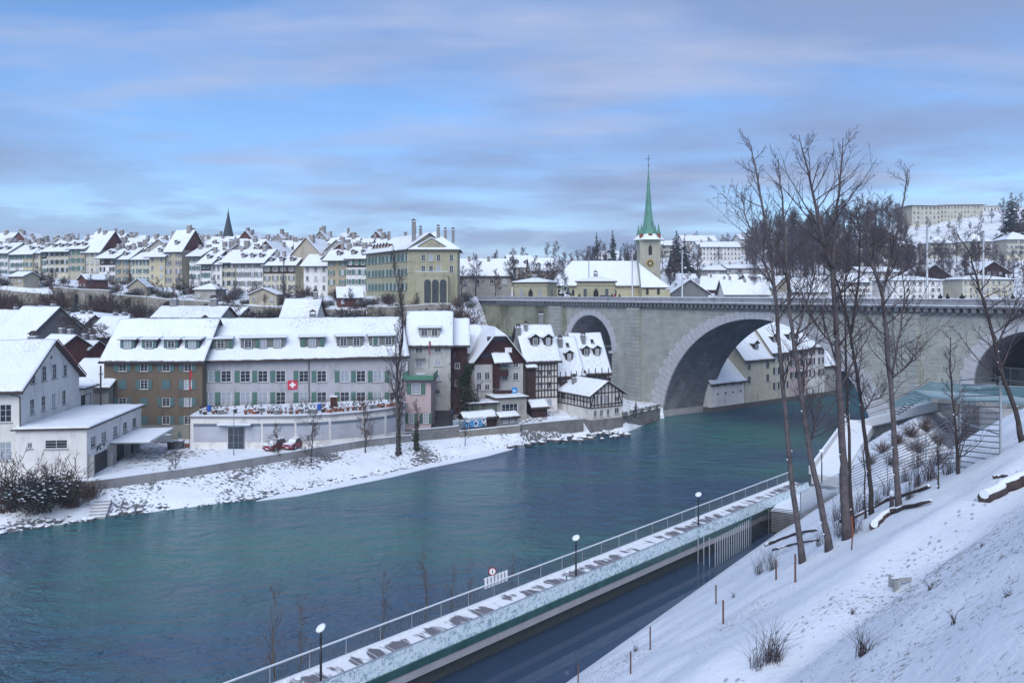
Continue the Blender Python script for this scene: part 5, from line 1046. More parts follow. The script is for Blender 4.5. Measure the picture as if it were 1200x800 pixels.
# foreground trees: trunks from the photograph, standing on the slope
def fg_tree(base, path, wpx, label, seed, nb, forks=(), bl=4.1, start=.35, m=BARK):
    b = onslope(*base); Y0 = b.y; r_ = random.Random(seed); o = thing('bare_tree', label, 'tree', b, 0, 'bare trees on the near slope'); rl = lambda u, v, dy=0: P(u, v, Y0 + dy) - b
    def line(pp, w0, w1, dy=0):
        q = [rl(u, v, dy * i / max(1, len(pp) - 1)) for i, (u, v) in enumerate(pp)]; fine_ = []; 
        for i in range(len(q) - 1):
            for k in range(3): fine_.append(q[i].lerp(q[i + 1], k / 3) + (Vector((r_.gauss(0, .03), r_.gauss(0, .03), 0)) if k else Vector()))
        fine_.append(q[-1]); n = len(fine_); return fine_, [(w0 + (w1 - w0) * (k / (n - 1))) * .86 * Y0 / F / 2 for k in range(n)]
    q, rad = line([(base[0], base[1] + 6)] + list(path), wpx, 1.1); rad[0] *= 1.35; rad[1] *= 1.1
    mt = MB(); mt.tube(q, rad, 9); mc = MB(); lines = [(q, rad, nb, start)]
    for pp, w0, dy in forks:
        a, ra = line(pp, w0, .9, dy); mt.tube(a, ra, 7); lines.append((a, ra, int(nb * .65), .12))
    mt.build('trunk', [m], o)
    for a, ra, n_, st in lines:
        N = len(a) - 1
        for k in range(n_):
            t = (st + (.99 - st) * (k + r_.random() * .8) / n_) * N; i = min(int(t), N - 1); p = a[i].lerp(a[i + 1], t - i); an = r_.uniform(0, 6.283); e = R(r_.uniform(22, 62))
            branch(mc, p, Vector((math.cos(an) * math.cos(e), math.sin(an) * math.cos(e), math.sin(e))), bl * (1.2 - .95 * t / N) * r_.uniform(.5, 1.15), ra[i] * .36 + .008, 0, r_, .16, 5, .17, (8, 4), (25, 55), .42)
    mc.build('crown', [TWIG], o); mb = MB()
    for k in range(4):
        t = r_.uniform(.05, .5) * (len(q) - 1); i = int(t); p = q[i].lerp(q[i + 1], t - i); mb.lathe([(.02, -.03), (.05, 0), (.02, .04)], 6, 0, tuple(p + Vector((r_.choice((-1, 1)) * rad[i], -rad[i] * .3, 0))))
    mb.build('snow_knots', [SNOW], o); return o
fg_tree((941, 658), [(933, 600), (925, 535), (917, 450), (911, 365), (903, 300), (893, 240), (884, 190), (880, 170)], 8.5, 'leftmost slender leaning bare tree on the near slope', 1, 25, [([(908, 340), (888, 290), (872, 250), (868, 225)], 3, 1.5)])
fg_tree((972, 644), [(962, 590), (950, 535), (935, 430), (925, 365), (921, 290), (917, 230), (912, 185)], 9.5, 'second bare tree, curving left beside the thick trunk', 2, 25, [([(947, 525), (956, 500), (959, 470)], 3.5, 0), ([(930, 400), (950, 340), (962, 290)], 3, -1)])
fg_tree((994, 631), [(989, 560), (988, 535), (983, 450), (979, 365), (976, 310), (978, 260), (984, 215), (988, 162)], 12.5, 'thickest grey bare tree with a forked top', 3, 26, [([(976, 315), (962, 270), (950, 215), (936, 158)], 7, -1), ([(977, 405), (960, 385), (942, 350), (930, 330)], 3, 1)], bl=5)
fg_tree((1000, 618), [(996, 560), (993, 480), (991, 400), (990, 330), (996, 270)], 5, 'thin dark bare tree right behind the thickest trunk', 4, 20, bl=3.6, m=BARK2)
fg_tree((1022, 602), [(1019, 560), (1012, 500), (1003, 430), (996, 385), (984, 340), (968, 295), (950, 262)], 6.5, 'dark bare tree bending left between thick trunk and forked tree', 5, 26, [([(1010, 485), (1020, 470), (1034, 466)], 2.5, 0), ([(998, 390), (1006, 330), (1008, 280), (1003, 240)], 4, 1)], bl=4, m=BARK2)
fg_tree((1014, 608), [(1013, 570), (1013, 520)], 3, 'short thin stem beside the dark bending tree', 6, 6, bl=1.6, start=.6, m=BARK2)
fg_tree((1054, 593), [(1051, 560), (1048, 520), (1044, 450), (1038, 380), (1034, 345), (1042, 310), (1052, 270), (1060, 230), (1064, 198)], 8.5, 'rightmost tall bare tree forking above the bridge parapet', 7, 24, [([(1045, 440), (1056, 385), (1060, 340), (1054, 290)], 3.2, 1), ([(1045, 443), (1062, 430), (1077, 417)], 3, -1), ([(1035, 350), (1022, 310), (1014, 270), (1010, 235)], 5, 1)], bl=4.4)
fg_tree((1199, 516), [(1190, 480), (1176, 445), (1165, 397), (1155, 360), (1146, 330), (1138, 300), (1120, 270)], 7, 'curving bare tree at the right picture edge', 8, 20, [([(1168, 410), (1180, 380), (1192, 350)], 3, 0)], bl=3.4, start=.25, m=BARK2)
fg_tree((1124, 555), [(1121, 520), (1118, 480), (1113, 430), (1114, 395)], 4.5, 'small pale sapling in front of the glass platform', 9, 24, bl=2.2, start=.1, m=BARK2)
fg_tree((1100, 572), [(1100, 545), (1098, 520)], 2.5, 'small twiggy shrub tree left of the pale sapling', 10, 12, bl=1.4, start=.2, m=BARK2)
# prototypes for the town and the hill
RMIN = .026
TR = [bare_tree('bare_tree', 20 + k, 11, .22, (7, 5, 3), (30, 62), BARK2, (TWIGF, TWIG, TWIGR)[k % 3], nb=22) for k in range(5)]
RMIN = .012
TRN = [bare_tree('bare_tree', 40 + k, 8, .12, (7, 5, 3), (25, 60), BARK2, (TWIG, TWIGR)[k], nb=20, first=.15) for k in range(2)]
PO = [bare_tree('poplar_tree', 60 + k, 20, .30, (8, 5, 3), (12, 30), BARK, TWIG, first=.10, nb=34, bl=.19, up=.3, wob=.1) for k in range(2)]
WEEP = bare_tree('weeping_tree', 70, 7, .16, (9, 7, 3), (35, 75), BARK2, TWIG, first=.35, nb=22, bl=.5, up=-.45)
RMIN = .012
CO = [conifer(80 + k, 12, (2.6, 3.4, 2.0)[k], .10) for k in range(3)]
BU = [bush('bush', 90, 1.6, 1.5, 1300, IVY, .3, leaf=.075), bush('bush', 91, 1.5, 1.8, 0, IVY, 0, twigs=60, m2=TWIGR), bush('bush', 92, 1.8, 1.6, 1500, NEED, .35, leaf=.075)]
r_ = random.Random(3); UV = lambda u, Y: (lambda p: Vector((p.x, Y, land(p.x, Y))))(P(u, 300, Y))
for i in range(190):      # dark wood on the hill right of centre
    u = r_.uniform(872, 1066); Y = r_.uniform(300, 495); k = r_.randrange(5); s = r_.uniform(.95, 1.6)
    plant(TR[k], UV(u, Y), s, 'bare tree in the dark hillside wood, %s along the slope' % ordn(i), 'tree', 'bare trees of the hillside wood', r_=r_)
for i in range(14):
    u = (r_.uniform(905, 1050), r_.uniform(345, 490)); plant(CO[i % 3], UV(*u), r_.uniform(1.0, 1.6), 'dark conifer inside the hillside wood, %s from the left' % ordn(i), 'tree', 'conifers in the hillside wood', r_=r_)
for i in range(150):
    u = r_.uniform(560, 1230) if i % 2 else r_.uniform(1040, 1210); Y = r_.uniform(270, 520)
    if 1065 < u < 1170 and Y > 395 : Y = r_.uniform(275, 370)
    plant(TR[r_.randrange(5)], UV(u, Y), r_.uniform(.6, 1.25), 'garden tree without leaves between hillside houses, %s of many' % ordn(i), 'tree', 'garden trees on the far hillside', r_=r_)
for i, (u, vt, Y, k, sx) in enumerate(((699, 272, 380, 2, 1.0), (718, 270, 372, 2, 1.15), (735, 283, 390, 0, .7), (688, 290, 400, 0, .8), (727, 290, 365, 0, .8), (793, 270, 330, 1, 1.0), (802, 278, 334, 1, .9), (786, 292, 350, 0, .8), (745, 290, 400, 1, .8))):
    p = UV(u, Y); h = P(u, vt, Y).z - p.z; plant(CO[k], p, (h / 12 * sx, h / 12 * sx, h / 12), 'dark pointed conifer beside the church, %s from the left row' % ordn(i), 'tree', 'tall conifers around the church', r_=r_)
for i, (u, Y, s) in enumerate(((1185, 400, 2.6), (1196, 385, 2.2), (1206, 392, 2.8))): plant(CO[1] if i != 1 else TR[2], UV(u, Y), s * .8, ('tall dark conifer on the crest by the right edge', 'broad bare tree on the crest between two conifers', 'outermost dark conifer at the right picture edge')[i], 'tree', r_=r_)
for i in range(10): plant(TR[i % 5], UV(1062 + 12.5 * i, 440 + 6 * (i % 3)) , .5 + .12 * (i % 3), 'bare tree on the hill crest before the big block, %s from the left' % ordn(i), 'tree', 'trees before the hill top block', r_=r_)
for i in range(22):       # avenue trees between mansion and church
    u = 541 + i * 5.6; Y = 215 + (i * 37 % 50); p = P(u, 300, Y); plant(TR[i % 5], (p.x, Y, 23.6), r_.uniform(.75, 1.15), 'bare avenue tree by the bridge head, %s from the left' % ordn(i), 'tree', 'avenue trees at the bridge head', r_=r_)
for i in range(16): plant(TR[i % 5], UV(655 + 7 * i, 350 + (i * 13 % 60)), r_.uniform(.9, 1.4), 'bare tree on the ridge behind the nave, %s from the left' % ordn(i), 'tree', 'ridge trees behind the nave', r_=r_)
p = P(663, 344, 215); plant(conifer(88, 6, 2.6, .5), (p.x, 215, 23), (1, 1, 1), 'snow loaded evergreen beside the toll pavilion', 'tree')
for i, (u, vb, vt, Y, k, lab) in enumerate(((467, 520, 300, 117.0, 0, 'tall ivy clad poplar by the quay wall'), (333, 372, 300, 195, 1, 'slim brown poplar below the white old town houses'))):
    if i == 0: q = Vector((P(467, 400, 113.5).x, 113.5, 1.4))
    else: q = UV(u, Y)
    h = P(u, vt, q.y).z - q.z; plant(PO[k], q, (h / 20 * .68, h / 20 * .68, h / 20), lab, 'tree', rz=1.0)
q = Vector((P(488, 400, 116).x, 116, 1.5)); t = bare_tree('bare_tree', 61, 8, .25, (5, 4, 2), (15, 35), BARK, TWIG, first=.3, nb=10, bl=.4); plant(t, q, .95, 'ivy wrapped pollard beside the tall poplar', 'tree')
for px, py, Y, h, n_, lab in ((467, 0, 113.5, 5.5, 420, 'ivy climbing the tall poplar trunk'), (488, 0, 116, 4.2, 450, 'ivy climbing the pollard trunk')):
    mb = MB(); q = Vector((P(px, 400, Y).x, Y, 1.3)); rr = random.Random(px)
    for k in range(n_): z = rr.random() ** 1.2 * h; a = rr.uniform(0, 6.28); r0 = .38 * (1 - z / h * .5) * rr.uniform(.7, 1.3); leafy(mb, (q.x + math.cos(a) * r0, q.y + math.sin(a) * r0, q.z + z), (.1, .1, .1), 1, .16, rr)
    tag(mb.build('ivy', [IVY]), lab, 'ivy')
mb = MB(); rr = random.Random(4); q = P(548, 430, 131)    # ivy tree beside the chalet
for k in range(2600): z = rr.random(); a = rr.uniform(0, 6.28); r0 = (1.9 - 1.1 * z) * rr.random() ** .5; leafy(mb, (q.x + math.cos(a) * r0 + .6 * math.sin(z * 7), q.y + math.sin(a) * r0, 3 + z * 10), (.3, .3, .3), 1, .2, rr)
o = mb.build('ivy_tree', [IVY]); tag(o, 'dark ivy covered tree before the chalet', 'tree'); mb = MB(); mb.tube([(q.x, q.y, 2), (q.x + .5, q.y, 8), (q.x + .2, q.y, 13)], [.3, .2, .06], 6); mb.build('trunk', [BARK], o)
for i, (u, Y, s, lab) in enumerate(((538, 130, 1.25, 'frosted bare tree between brown link and ivy tree'), (532, 127, .7, 'low bare tree at the top of the slip road'), (561, 131, .8, 'bare tree with hanging twigs before the chalet wall'))): q = P(u, 400, Y); plant(TRN[i % 2], (q.x, Y, 3), s, lab, 'tree', r_=r_)
q = P(96, 400, 143); plant(WEEP, (q.x, 143, land(q.x, 143)), 2.8, 'weeping bare tree among the snowy roofs', 'tree', rz=0)
q = P(98, 400, 165); plant(CO[1], (q.x, 165, land(q.x, 165)), (.95, .95, 1.45), 'dark spruce above the weeping tree', 'tree'); q = P(215, 340, 215); plant(CO[0], (q.x, 215, 19), (1.1, 1.1, .85), 'dark rounded conifer before the brown gable', 'tree')
q = P(745, 478, 139); plant(CO[2], (q.x, 139, 2.6), (.28, .28, .28), 'tiny dark cypress on the snowy garden by the pier', 'tree')
for i in range(110):       # gardens below the old town
    u = -5 + 540 * (i + r_.random()) / 110; Y = cliffY(u) + r_.choice((r_.uniform(2, 15), r_.uniform(23, 40))); p = UV(u, Y); plant(TR[r_.randrange(5)], p, r_.uniform(.22, .50), 'small bare garden tree below the old town, %s from the left' % ordn(i), 'tree', 'garden trees below the old town', r_=r_)
for i in range(190):
    u = -5 + 560 * (i + r_.random()) / 190; lo_ = i % 2; Y = cliffY(u) + (r_.uniform(6, 15) if lo_ else r_.uniform(23, 44)); plant(BU[r_.choice((0, 1, 1, 2))], UV(u, Y), r_.uniform(.7, 1.4) * (2.1 if lo_ else 1), 'garden bush on the terraces below the old town, %s from the left' % ordn(i), 'bush', 'bushes below the old town', r_=r_)
for i, (u, v, s, k) in enumerate(((12, 597, 2.4, 1), (48, 598, 2.2, 2), (84, 592, 1.5, 1), (28, 588, 1.5, 0), (105, 585, 1.1, 1), (66, 588, 2.1, 1))):
    p = PG(u, v, 1.3); plant(BU[k], p, s, ('grey twiggy bush', 'largest dark evergreen bush', 'low twiggy bush', 'dark leafy bush behind', 'small reddish twig bush', 'tall dark bush against the annex')[i] + ' on the left river bank', 'bush', 'bushes on the left river bank', r_=r_)
for i, (u, v, s, lab) in enumerate(((205, 565, .55, 'thin sapling on the left bank below the street wall'), (325, 545, .7, 'slender twiggy tree before the red cars'), (365, 543, .85, 'thin upright tree right of the red cars'), (428, 532, .9, 'spreading bare tree before the roller shutters'), (545, 520, .5, 'small bare bush tree below the graffiti wall'))):
    p = PG(u, v, 1.5); plant(TRN[i % 2], p, s, lab, 'tree', r_=r_)
# ---------------------------------------------------------------- river bank stones, walls, street
def wall_line(name, label, pts, th, z0, z1, m=QWALL, snow=True, cat='wall'):
    root = thing(name, label, cat, (pts[0][0], pts[0][1], 0)); mb = MB(); ms = MB(); o0 = Vector((pts[0][0], pts[0][1], 0))
    for k, (a, b) in enumerate(zip(pts[:-1], pts[1:])):
        a, b = Vector((*a[:2], 0)) - o0, Vector((*b[:2], 0)) - o0; d = (b - a).normalized(); n = Vector((-d.y, d.x, 0)) * th; e = d * .004 * (k % 2)
        za = z1 if not isinstance(z1, (list, tuple)) else z1[k]; zb = z1 if not isinstance(z1, (list, tuple)) else z1[k + 1]
        mb.prism([a + Vector((0, 0, z0)), b + Vector((0, 0, z0)), b + Vector((0, 0, zb)), a + Vector((0, 0, za))], n); ms.prism([a + Vector((0, 0, za + .004)), b + Vector((0, 0, zb + .004)), b + n + Vector((0, 0, zb + .004)), a + n + Vector((0, 0, za + .004))], (0, 0, .08))
    me = mb.mesh('masonry', [m]); boxuv(me); put('masonry', me, root)
    if snow: ms.build('snow_cap', [SNOW], root)
    return root
QWC = brickmat('quay_concrete', (.27, .27, .28), (.25, .25, .26), (.17, .17, .17), 3.0, 4.0, stain=((.13, .13, .13), .5, .5, .6))
wall_line('quay_wall', 'long grey street wall along the left river bank', [(-200, 43.6), (-90, 75.6), (-58.5, 87.3), (-48.6, 90.0), (-39.2, 97.6), (-30, 106.8), (-21.6, 115.4), (-15.5, 119.2)], .35, .8, 3.1, QWC)
wall_line('quay_wall', 'stained wall below the slip road by the graffiti', [(-15.3, 119.4), (-10.9, 121.6), (-8.5, 123.2)], .35, .8, 3.8, QWALL); 
wall_line('quay_wall', 'mossy stone wall beneath the painted graffiti board', [(-8.3, 122.9), (1.4, 128.6)], .5, .5, 3.0, OLDWALL)
wall_line('quay_wall', 'low grey garden wall left of the timber framed cottage', [(1.6, 129.2), (12.6, 135.2)], .35, .8, 3.0, QWALL)
wall_line('quay_wall', 'crenellated wall in front of the bridge pier', [(19.9, 140.0), (29, 150.5)], .5, .2, 2.6, QWALL)
for k in range(5): p = Vector((20.6, 140.6)).lerp(Vector((28, 149.6)), k / 4); mb = MB(); mb.box(-.55, -.3, 0, .55, .4, .8); mb.box(-.55, -.3, .803, .55, .4, .9, 1); o = mb.build('merlon_block', [QWALL, SNOW], None, (p.x, p.y, 2.62)); o.rotation_euler = (0, 0, R(48)); boxuv(o.data); tag(o, 'square stone block on the crenellated wall, %s from the cottage' % ordn(k), 'block', 'blocks on the crenellated wall')
# slip road
mb = MB(); q = [P(440, 512, 121.5), P(474, 508, 123), P(500, 505, 124.6), P(512, 488, 130), P(509, 474, 136), P(506, 462, 145), P(526, 462, 145), P(530, 474, 136), P(531, 488, 130), P(531, 500, 126), P(524, 505, 124), P(505, 509, 122.3), P(476, 513, 121.2), P(450, 518, 119.8)]
zs_ = [2.47, 2.5, 2.6, 3.4, 4.8, 6.3, 6.3, 4.8, 3.4, 2.75, 2.6, 2.5, 2.5, 2.47]; v = [(p.x, p.y, z + .15) for p, z in zip(q, zs_)]
for a, b, c, d in ((4, 5, 6, 7), (3, 4, 7, 8), (2, 3, 8, 9), (2, 9, 10, 11), (1, 2, 11, 12), (0, 1, 12, 13)): mb.poly([v[d], v[c], v[b], v[a]])
tag(mb.build('road', [ASPH]), kind='structure', label='dark wet slip road climbing between houses')
# graffiti board
f = Fac(531, 123.9, 31, 3.1); w_ = f.x(569.5); t = thing('graffiti_board', 'long low board covered with blue and white graffiti', 'board', f.loc, 31)
mb = MB(); mb.box(0, 0, 0, w_, .12, 1.35); mb.box(-.05, -.03, 1.353, w_ + .05, .15, 1.42, 1); mb.build('board', [mat('board_pale', (.30, .36, .40), .8, .15, 2), SNOW], t); rr = random.Random(2)
mb = MB(); mb.box(.35 * w_, -.02, .08, w_ - .15, -.004, 1.15, 0)
mb.build('paint_field', [mat('graffiti_blue', (.02, .11, .28), .7, .25, 2.5)], t)
mb = MB()
def stroke(pts, wd, m=0, y=-.035):
    for a, b in zip(pts[:-1], pts[1:]): mb.bar((a[0], y, a[1]), (b[0], y, b[1]), .02, wd, m)
LET = {'A': [[(0, 0), (.4, 1), (.8, 0)], [(.2, .4), (.6, .4)]], 'T': [[(.4, 0), (.4, 1)], [(0, 1), (.8, 1)]], 'R': [[(0, 0), (0, 1), (.7, .9), (.7, .55), (0, .5), (.8, 0)]], 'O': [[(.1, .1), (0, .8), (.5, 1), (.8, .6), (.6, .05), (.1, .1)]], 'S': [[(.7, 1), (.1, .85), (.15, .55), (.7, .45), (.65, .05), (0, .05)]], 'M': [[(0, 0), (.1, 1), (.45, .3), (.8, 1), (.9, 0)]]}
x = w_ * .28
for i, ch in enumerate('ATROSM'):
    for st in LET[ch]: stroke([(x + a * 1.0, .15 + b * .95) for a, b in st], .2, i % 2, -.035 - .004 * i)
    x += w_ * .115
mb.build('graffiti_letters', [mat('graffiti_lightblue', (.15, .45, .75), .7, .1), WHITE], t)
mb = MB()
for k in range(9): a = rr.uniform(.05, .27) * w_; stroke([(a, rr.uniform(.1, .6)), (a + rr.uniform(.1, .5), rr.uniform(.4, 1.2)), (a + rr.uniform(.3, .6), rr.uniform(.1, .9))], .09, 0, -.03 - .003 * k)
mb.build('graffiti_scribble', [mat('graffiti_grey', (.2, .25, .28), .8, .2)], t)
# boulders
def rock(seed, flat=.6):
    r_ = random.Random(seed); mb = MB(); n, m = 9, 6; vs = []
    for j in range(m + 1):
        for i in range(n):
            th, ph = math.pi * j / m, 2 * math.pi * i / n; d = Vector((math.sin(th) * math.cos(ph), math.sin(th) * math.sin(ph), math.cos(th))); k = .75 + .5 * mnoise.noise(d * 1.3 + Vector((seed, 0, 0))) + .1 * mnoise.noise(d * 4 + Vector((0, seed, 0)))
            vs.append((d.x * k, d.y * k * .8, max(-.35, d.z * k * flat)))
    mb.v = vs
    for j in range(m):
        for i in range(n):
            q = (j * n + i, j * n + (i + 1) % n, (j + 1) * n + (i + 1) % n, (j + 1) * n + i); c = sum(vs[a][2] for a in q) / 4; mb.f.append(q[::-1]); mb.m.append(1 if j < 2 else 0); mb.sm.append(j < 2)
    return mb.mesh('boulder', [STONE, SNOW])
STONE = mat('bank_stone', (.10, .10, .105), .9, .3, 2.5, bump=.6)
RK = [rock(k) for k in range(1, 7)]; r_ = random.Random(9)
for i in range(78):
    u = 532 + 206 * (i + r_.random()) / 78; k = 0 if i % 3 else 1; p = PG(u, interp([532, 560, 600, 640, 700, 740], [517, 519, 519, 514, 511, 505], u) + r_.uniform(-4, 4.5), .25); s = r_.uniform(.35, 1.0)
    o = put('boulder', RK[r_.randrange(6)], None, p, (r_.uniform(-.1, .1), r_.uniform(-.1, .1), r_.uniform(0, 6.28)), s); tag(o, 'snow capped boulder at the water below the cottages, %s from the left' % ordn(i), 'boulder', 'boulders at the water edge')
for i in range(150):
    t_ = (i + r_.random()) / 150; u = -10 + 530 * t_; X = interp([-10, 520], [-54, -10], u); v_ = ysh(X); p = Vector((X, v_ + r_.uniform(-.2, 2.6 if i % 2 else 1.2), 0)); tt = (p.y - v_) / max(1, yqw(X) - v_); p.z = .0 + 1.6 * max(0, tt); s = r_.uniform(.18, .55) * (1.5 if u < 130 else 1)
    o = put('boulder', RK[r_.randrange(6)], None, p, (r_.uniform(-.2, .2), r_.uniform(-.2, .2), r_.uniform(0, 6.28)), s); tag(o, 'riprap stone on the left bank, %s from the left' % ordn(i % 100) if i < 100 else 'riprap stone on the bank right of the red cars, %s along' % ordn(i - 100), 'boulder', 'riprap stones on the left bank')
p = PG(113, 606, .2); t = thing('stone_steps', 'short flight of snowy steps down the left bank', 'steps', p, 12)
for k in range(6): mb = MB(); mb.box(-.9, .42 * k, -.3, .9, .42 * k + .44, .02 + .25 * k); mb.box(-.88, .42 * k + .08, .023 + .25 * k, .88, .42 * k + .42, .10 + .25 * k, 1); mb.build('step', [CONC, SNOW], t)
# ---------------------------------------------------------------- street things
def car(label, loc, rz, paint, group=None, snow=True):
    t = thing('parked_car', label, 'car', loc, rz, group); prof = [(-2.0, .28), (2.0, .28), (2.08, .55), (1.95, .82), (1.0, .95), (.35, 1.38), (-1.1, 1.42), (-1.85, .98), (-2.05, .8)]
    mb = MB(); mb.prism([(x, -.84, z) for x, z in prof[:5]] + [(-1.85, -.84, .95), (-2.05, -.84, .8)], (0, 1.68, 0)); 
    lo, hi = [(1.0, .953), (-1.8, .953)], [(.35, 1.38), (-1.15, 1.42)]
    a, b, c, d = (Vector((1.05, -.8, .953)), Vector((-1.8, -.8, .953)), Vector((-1.2, -.62, 1.42)), Vector((.3, -.62, 1.40)))
    fl = lambda p: Vector((p.x, -p.y, p.z)); mb.poly([fl(d), fl(c), c, d]); bd = mb.build('body', [paint], t)
    for side in ((a, b, c, d), (fl(b), fl(a), fl(d), fl(c))): m2 = MB(); m2.poly(side); m2.build('side_window', [GLASS], t)
    m2 = MB(); m2.poly([fl(a), a, d, fl(d)][::-1]); m2.build('windscreen', [GLASS], t); m2 = MB(); m2.poly([b, fl(b), fl(c), c][::-1]); m2.build('rear_window', [GLASS], t)
    for x in (-1.3, 1.3):
        for y in (-.8, .8):
            m2 = MB(); m2.v = []; n = 14; m2.prism([(x + .32 * math.cos(6.283 * k / n), y - .1, .32 + .32 * math.sin(6.283 * k / n)) for k in range(n)], (0, .2, 0), 0); wl = m2.build('wheel', [RUB], t)
            m2 = MB(); m2.prism([(x + .19 * math.cos(6.283 * k / n), y - .12, .32 + .19 * math.sin(6.283 * k / n)) for k in range(n)], (0, .24, 0), 0); m2.build('rim', [GALV], wl)
    for y in (-.62, .62):
        m2 = MB(); m2.box(1.98, y - .17, .58, 2.09, y + .17, .74); m2.build('headlight', [CURT], t); m2 = MB(); m2.box(-2.08, y - .15, .65, -2.0, y + .15, .8); m2.build('tail_light', [RED], t)
    m2 = MB(); m2.box(2.05, -.25, .36, 2.1, .25, .48); m2.build('number_plate', [WHITE], t)
    if snow: m2 = MB(); m2.prism([(.3, -.58, 1.425), (.3, .58, 1.425), (-1.2, .58, 1.43), (-1.2, -.58, 1.43)], (0, 0, .12)); m2.prism([(1.98, -.76, .84), (1.98, .76, .84), (1.02, .76, .955), (1.02, -.76, .955)], (0, 0, .12)); m2.prism([(.95, -.6, 1.03), (.95, .6, 1.03), (.5, .55, 1.34), (.5, -.55, 1.34)], (0, 0, .06)); m2.build('snow_cover', [SNOW], t)
    return t
car('snow dusted red car, left one of the pair by the roller shutters', PG(324, 526, 2.42), -112, RED, 'red cars parked by the annex'); car('snow dusted red car, right one of the pair by the roller shutters', PG(346, 524.5, 2.42), -108, RED, 'red cars parked by the annex')
def container(label, p, rz, m, s=1.0):
    t = thing('waste_container', label, 'container', p, rz, 'waste containers beside the brown block'); mb = MB(); mb.prism([(-.6 * s, -.4, .15), (.6 * s, -.4, .15), (.68 * s, -.5, 1.05), (-.68 * s, -.5, 1.05)], (0, .9, 0)); mb.build('bin_body', [m], t)
    mb = MB(); mb.box(-.72 * s, -.55, 1.053, .72 * s, .5, 1.13); mb.build('lid', [m], t); mb = MB(); mb.box(-.7 * s, -.52, 1.133, .7 * s, .48, 1.22); mb.build('snow_layer', [SNOW], t)
    for x in (-.5, .5):
        for y in (-.3, .3): mb = MB(); mb.lathe([(.08, 0), (.08, .14)], 8, 0, (x * s, y, 0)); mb.build('wheel', [RUB], t)
container('large pale grey waste container', PG(194, 518, 2.42), 0, GALV, 1.2); container('black wheeled bin with snow on its lid', PG(200.5, 526, 2.42), 5, RUB, .6); container('grey waste container nearest the annex wall', PG(209, 525, 2.42), 0, METAL, 1.1)
p = PG(219, 524, 2.42); mb = MB(); mb.lathe([(.25, 0), (.35, .5), (.33, .55)], 10); tag(mb.build('flower_pot', [TERRA], None, p), 'large terracotta tub at the corner of the annex', 'flower pot')
def flag(label, p, h, m, pole=True, w_=.5, l=2.2):
    t = thing('flag_pole', label, 'flag', p); mb = MB(); mb.tube([(0, 0, 0), (0, 0, h)], .04, 6); mb.build('pole', [mat('pole_brown', (.12, .05, .04), .7, .1)], t)
    mb = MB(); pts = [(.02 + w_ * (.5 + .5 * math.sin(k * .9)) * (.6 if k else 1) * .9, .1 * math.sin(k * 1.7), h - .1 - l * k / 8) for k in range(9)]
    for k in range(8): a, b = pts[k], pts[k + 1]; mb.prism([(0.04, 0, a[2]), (a[0] + .1, a[1], a[2]), (b[0] + .1, b[1], b[2]), (0.04, 0, b[2])], (0, .012, 0))
    mb.build('cloth', [m], t)
p = PG(222, 526, 2.42); flag('tall flagpole with a limp red flag at the annex corner', p, P(222, 433, p.y).z - 2.4, mat('flag_cloth_red', (.38, .03, .04), .8, .1), w_=.45, l=2.9)
q = P(503, 400, 133.5); flag('small limp red and white flag on the pale apartment house', (q.x, 133.3, 12), P(503, 399, 133.5).z - 12, mat('flag_cloth_plum', (.35, .06, .10), .8, .1), w_=.35, l=2.2)
p = PG(274, 533, 2.42); t = thing('street_lamp', 'thin grey street lamp before the blue annex door', 'lamp', p); mb = MB(); mb.tube([(0, 0, 0), (0, 0, 6.3)], [.07, .05], 6); mb.build('post', [METAL], t); mb = MB(); mb.box(-.12, -.5, 6.28, .12, .3, 6.4); mb.box(-.13, -.5, 6.403, .13, .3, 6.46, 1); mb.build('lamp_head', [METAL, SNOW], t)
q = P(118, 470, 112); mb = MB(); mb.tube([(0, 0, 0), (0, 0, 10.5)], .12, 8); mb.box(-.3, -.08, 9.2, .3, .08, 9.32); tag(mb.build('utility_pole', [EAVE], None, (q.x, 112, 4)), 'dark utility pole between white gable and brown block', 'pole')
# small garden buildings below the chalet
def shed(label, u, v, Y, rz, w_, d_, h_, rise, wall, roof='eaves', name='garden_shed', wins=(), zb=2.8, **kw):
    f = Fac(u, Y, rz, zb); return house(name, label, 'shed', f.loc, rz, w_, d_, h_, rise, roof, wall, wins, over=.35, snow=SNOW, base=1, **kw)
shed('flat snowy workshop with big dark glazed front below the chalet', 582, 480, 132, 22, 5.6, 4.5, 3.9, 0, PG_, 'flat', wins=((2.4, .4, 3.0, 2.6),), zb=3.0, cols=4)
shed('green grey lean-to with a snowy flat roof below the ivy tree', 550, 485, 130, 22, 5.0, 4, 3.2, 0, plaster('plaster_greengrey', (.15, .17, .14)), 'flat', zb=3.0)
shed('long dark timber shed with thick snow above the graffiti', 545, 495, 125.8, 29, 5.6, 2.2, 1.7, .7, DTIM, zb=3.0); shed('small pale greenhouse shed above the mossy wall', 587, 495, 127.6, 29, 3.2, 2.4, 1.6, .5, GREY, zb=3.0, wins=((.9, .4, .9, 1.0), (2.2, .4, .9, 1.0)))
shed('little tilted snowy roof below the timber framed house', 624, 480, 135, 20, 2.8, 3, 2.0, .9, DTIM, zb=3.2)
mb = MB(); q = [(P(615, 500, 134)), P(668, 500, 138), P(655, 500, 146), P(612, 500, 140)]; mb.prism([(p.x, p.y, 2.2) for p in q], (0, 0, .95)); mb.box(12, 141, 2.0, 14, 143, 2.2); tag(mb.build('terrace', [SNOW]), 'snowy garden terrace between timber house and cottage', 'terrace')
f = Fac(664, 144.5, 30, 3.0); 
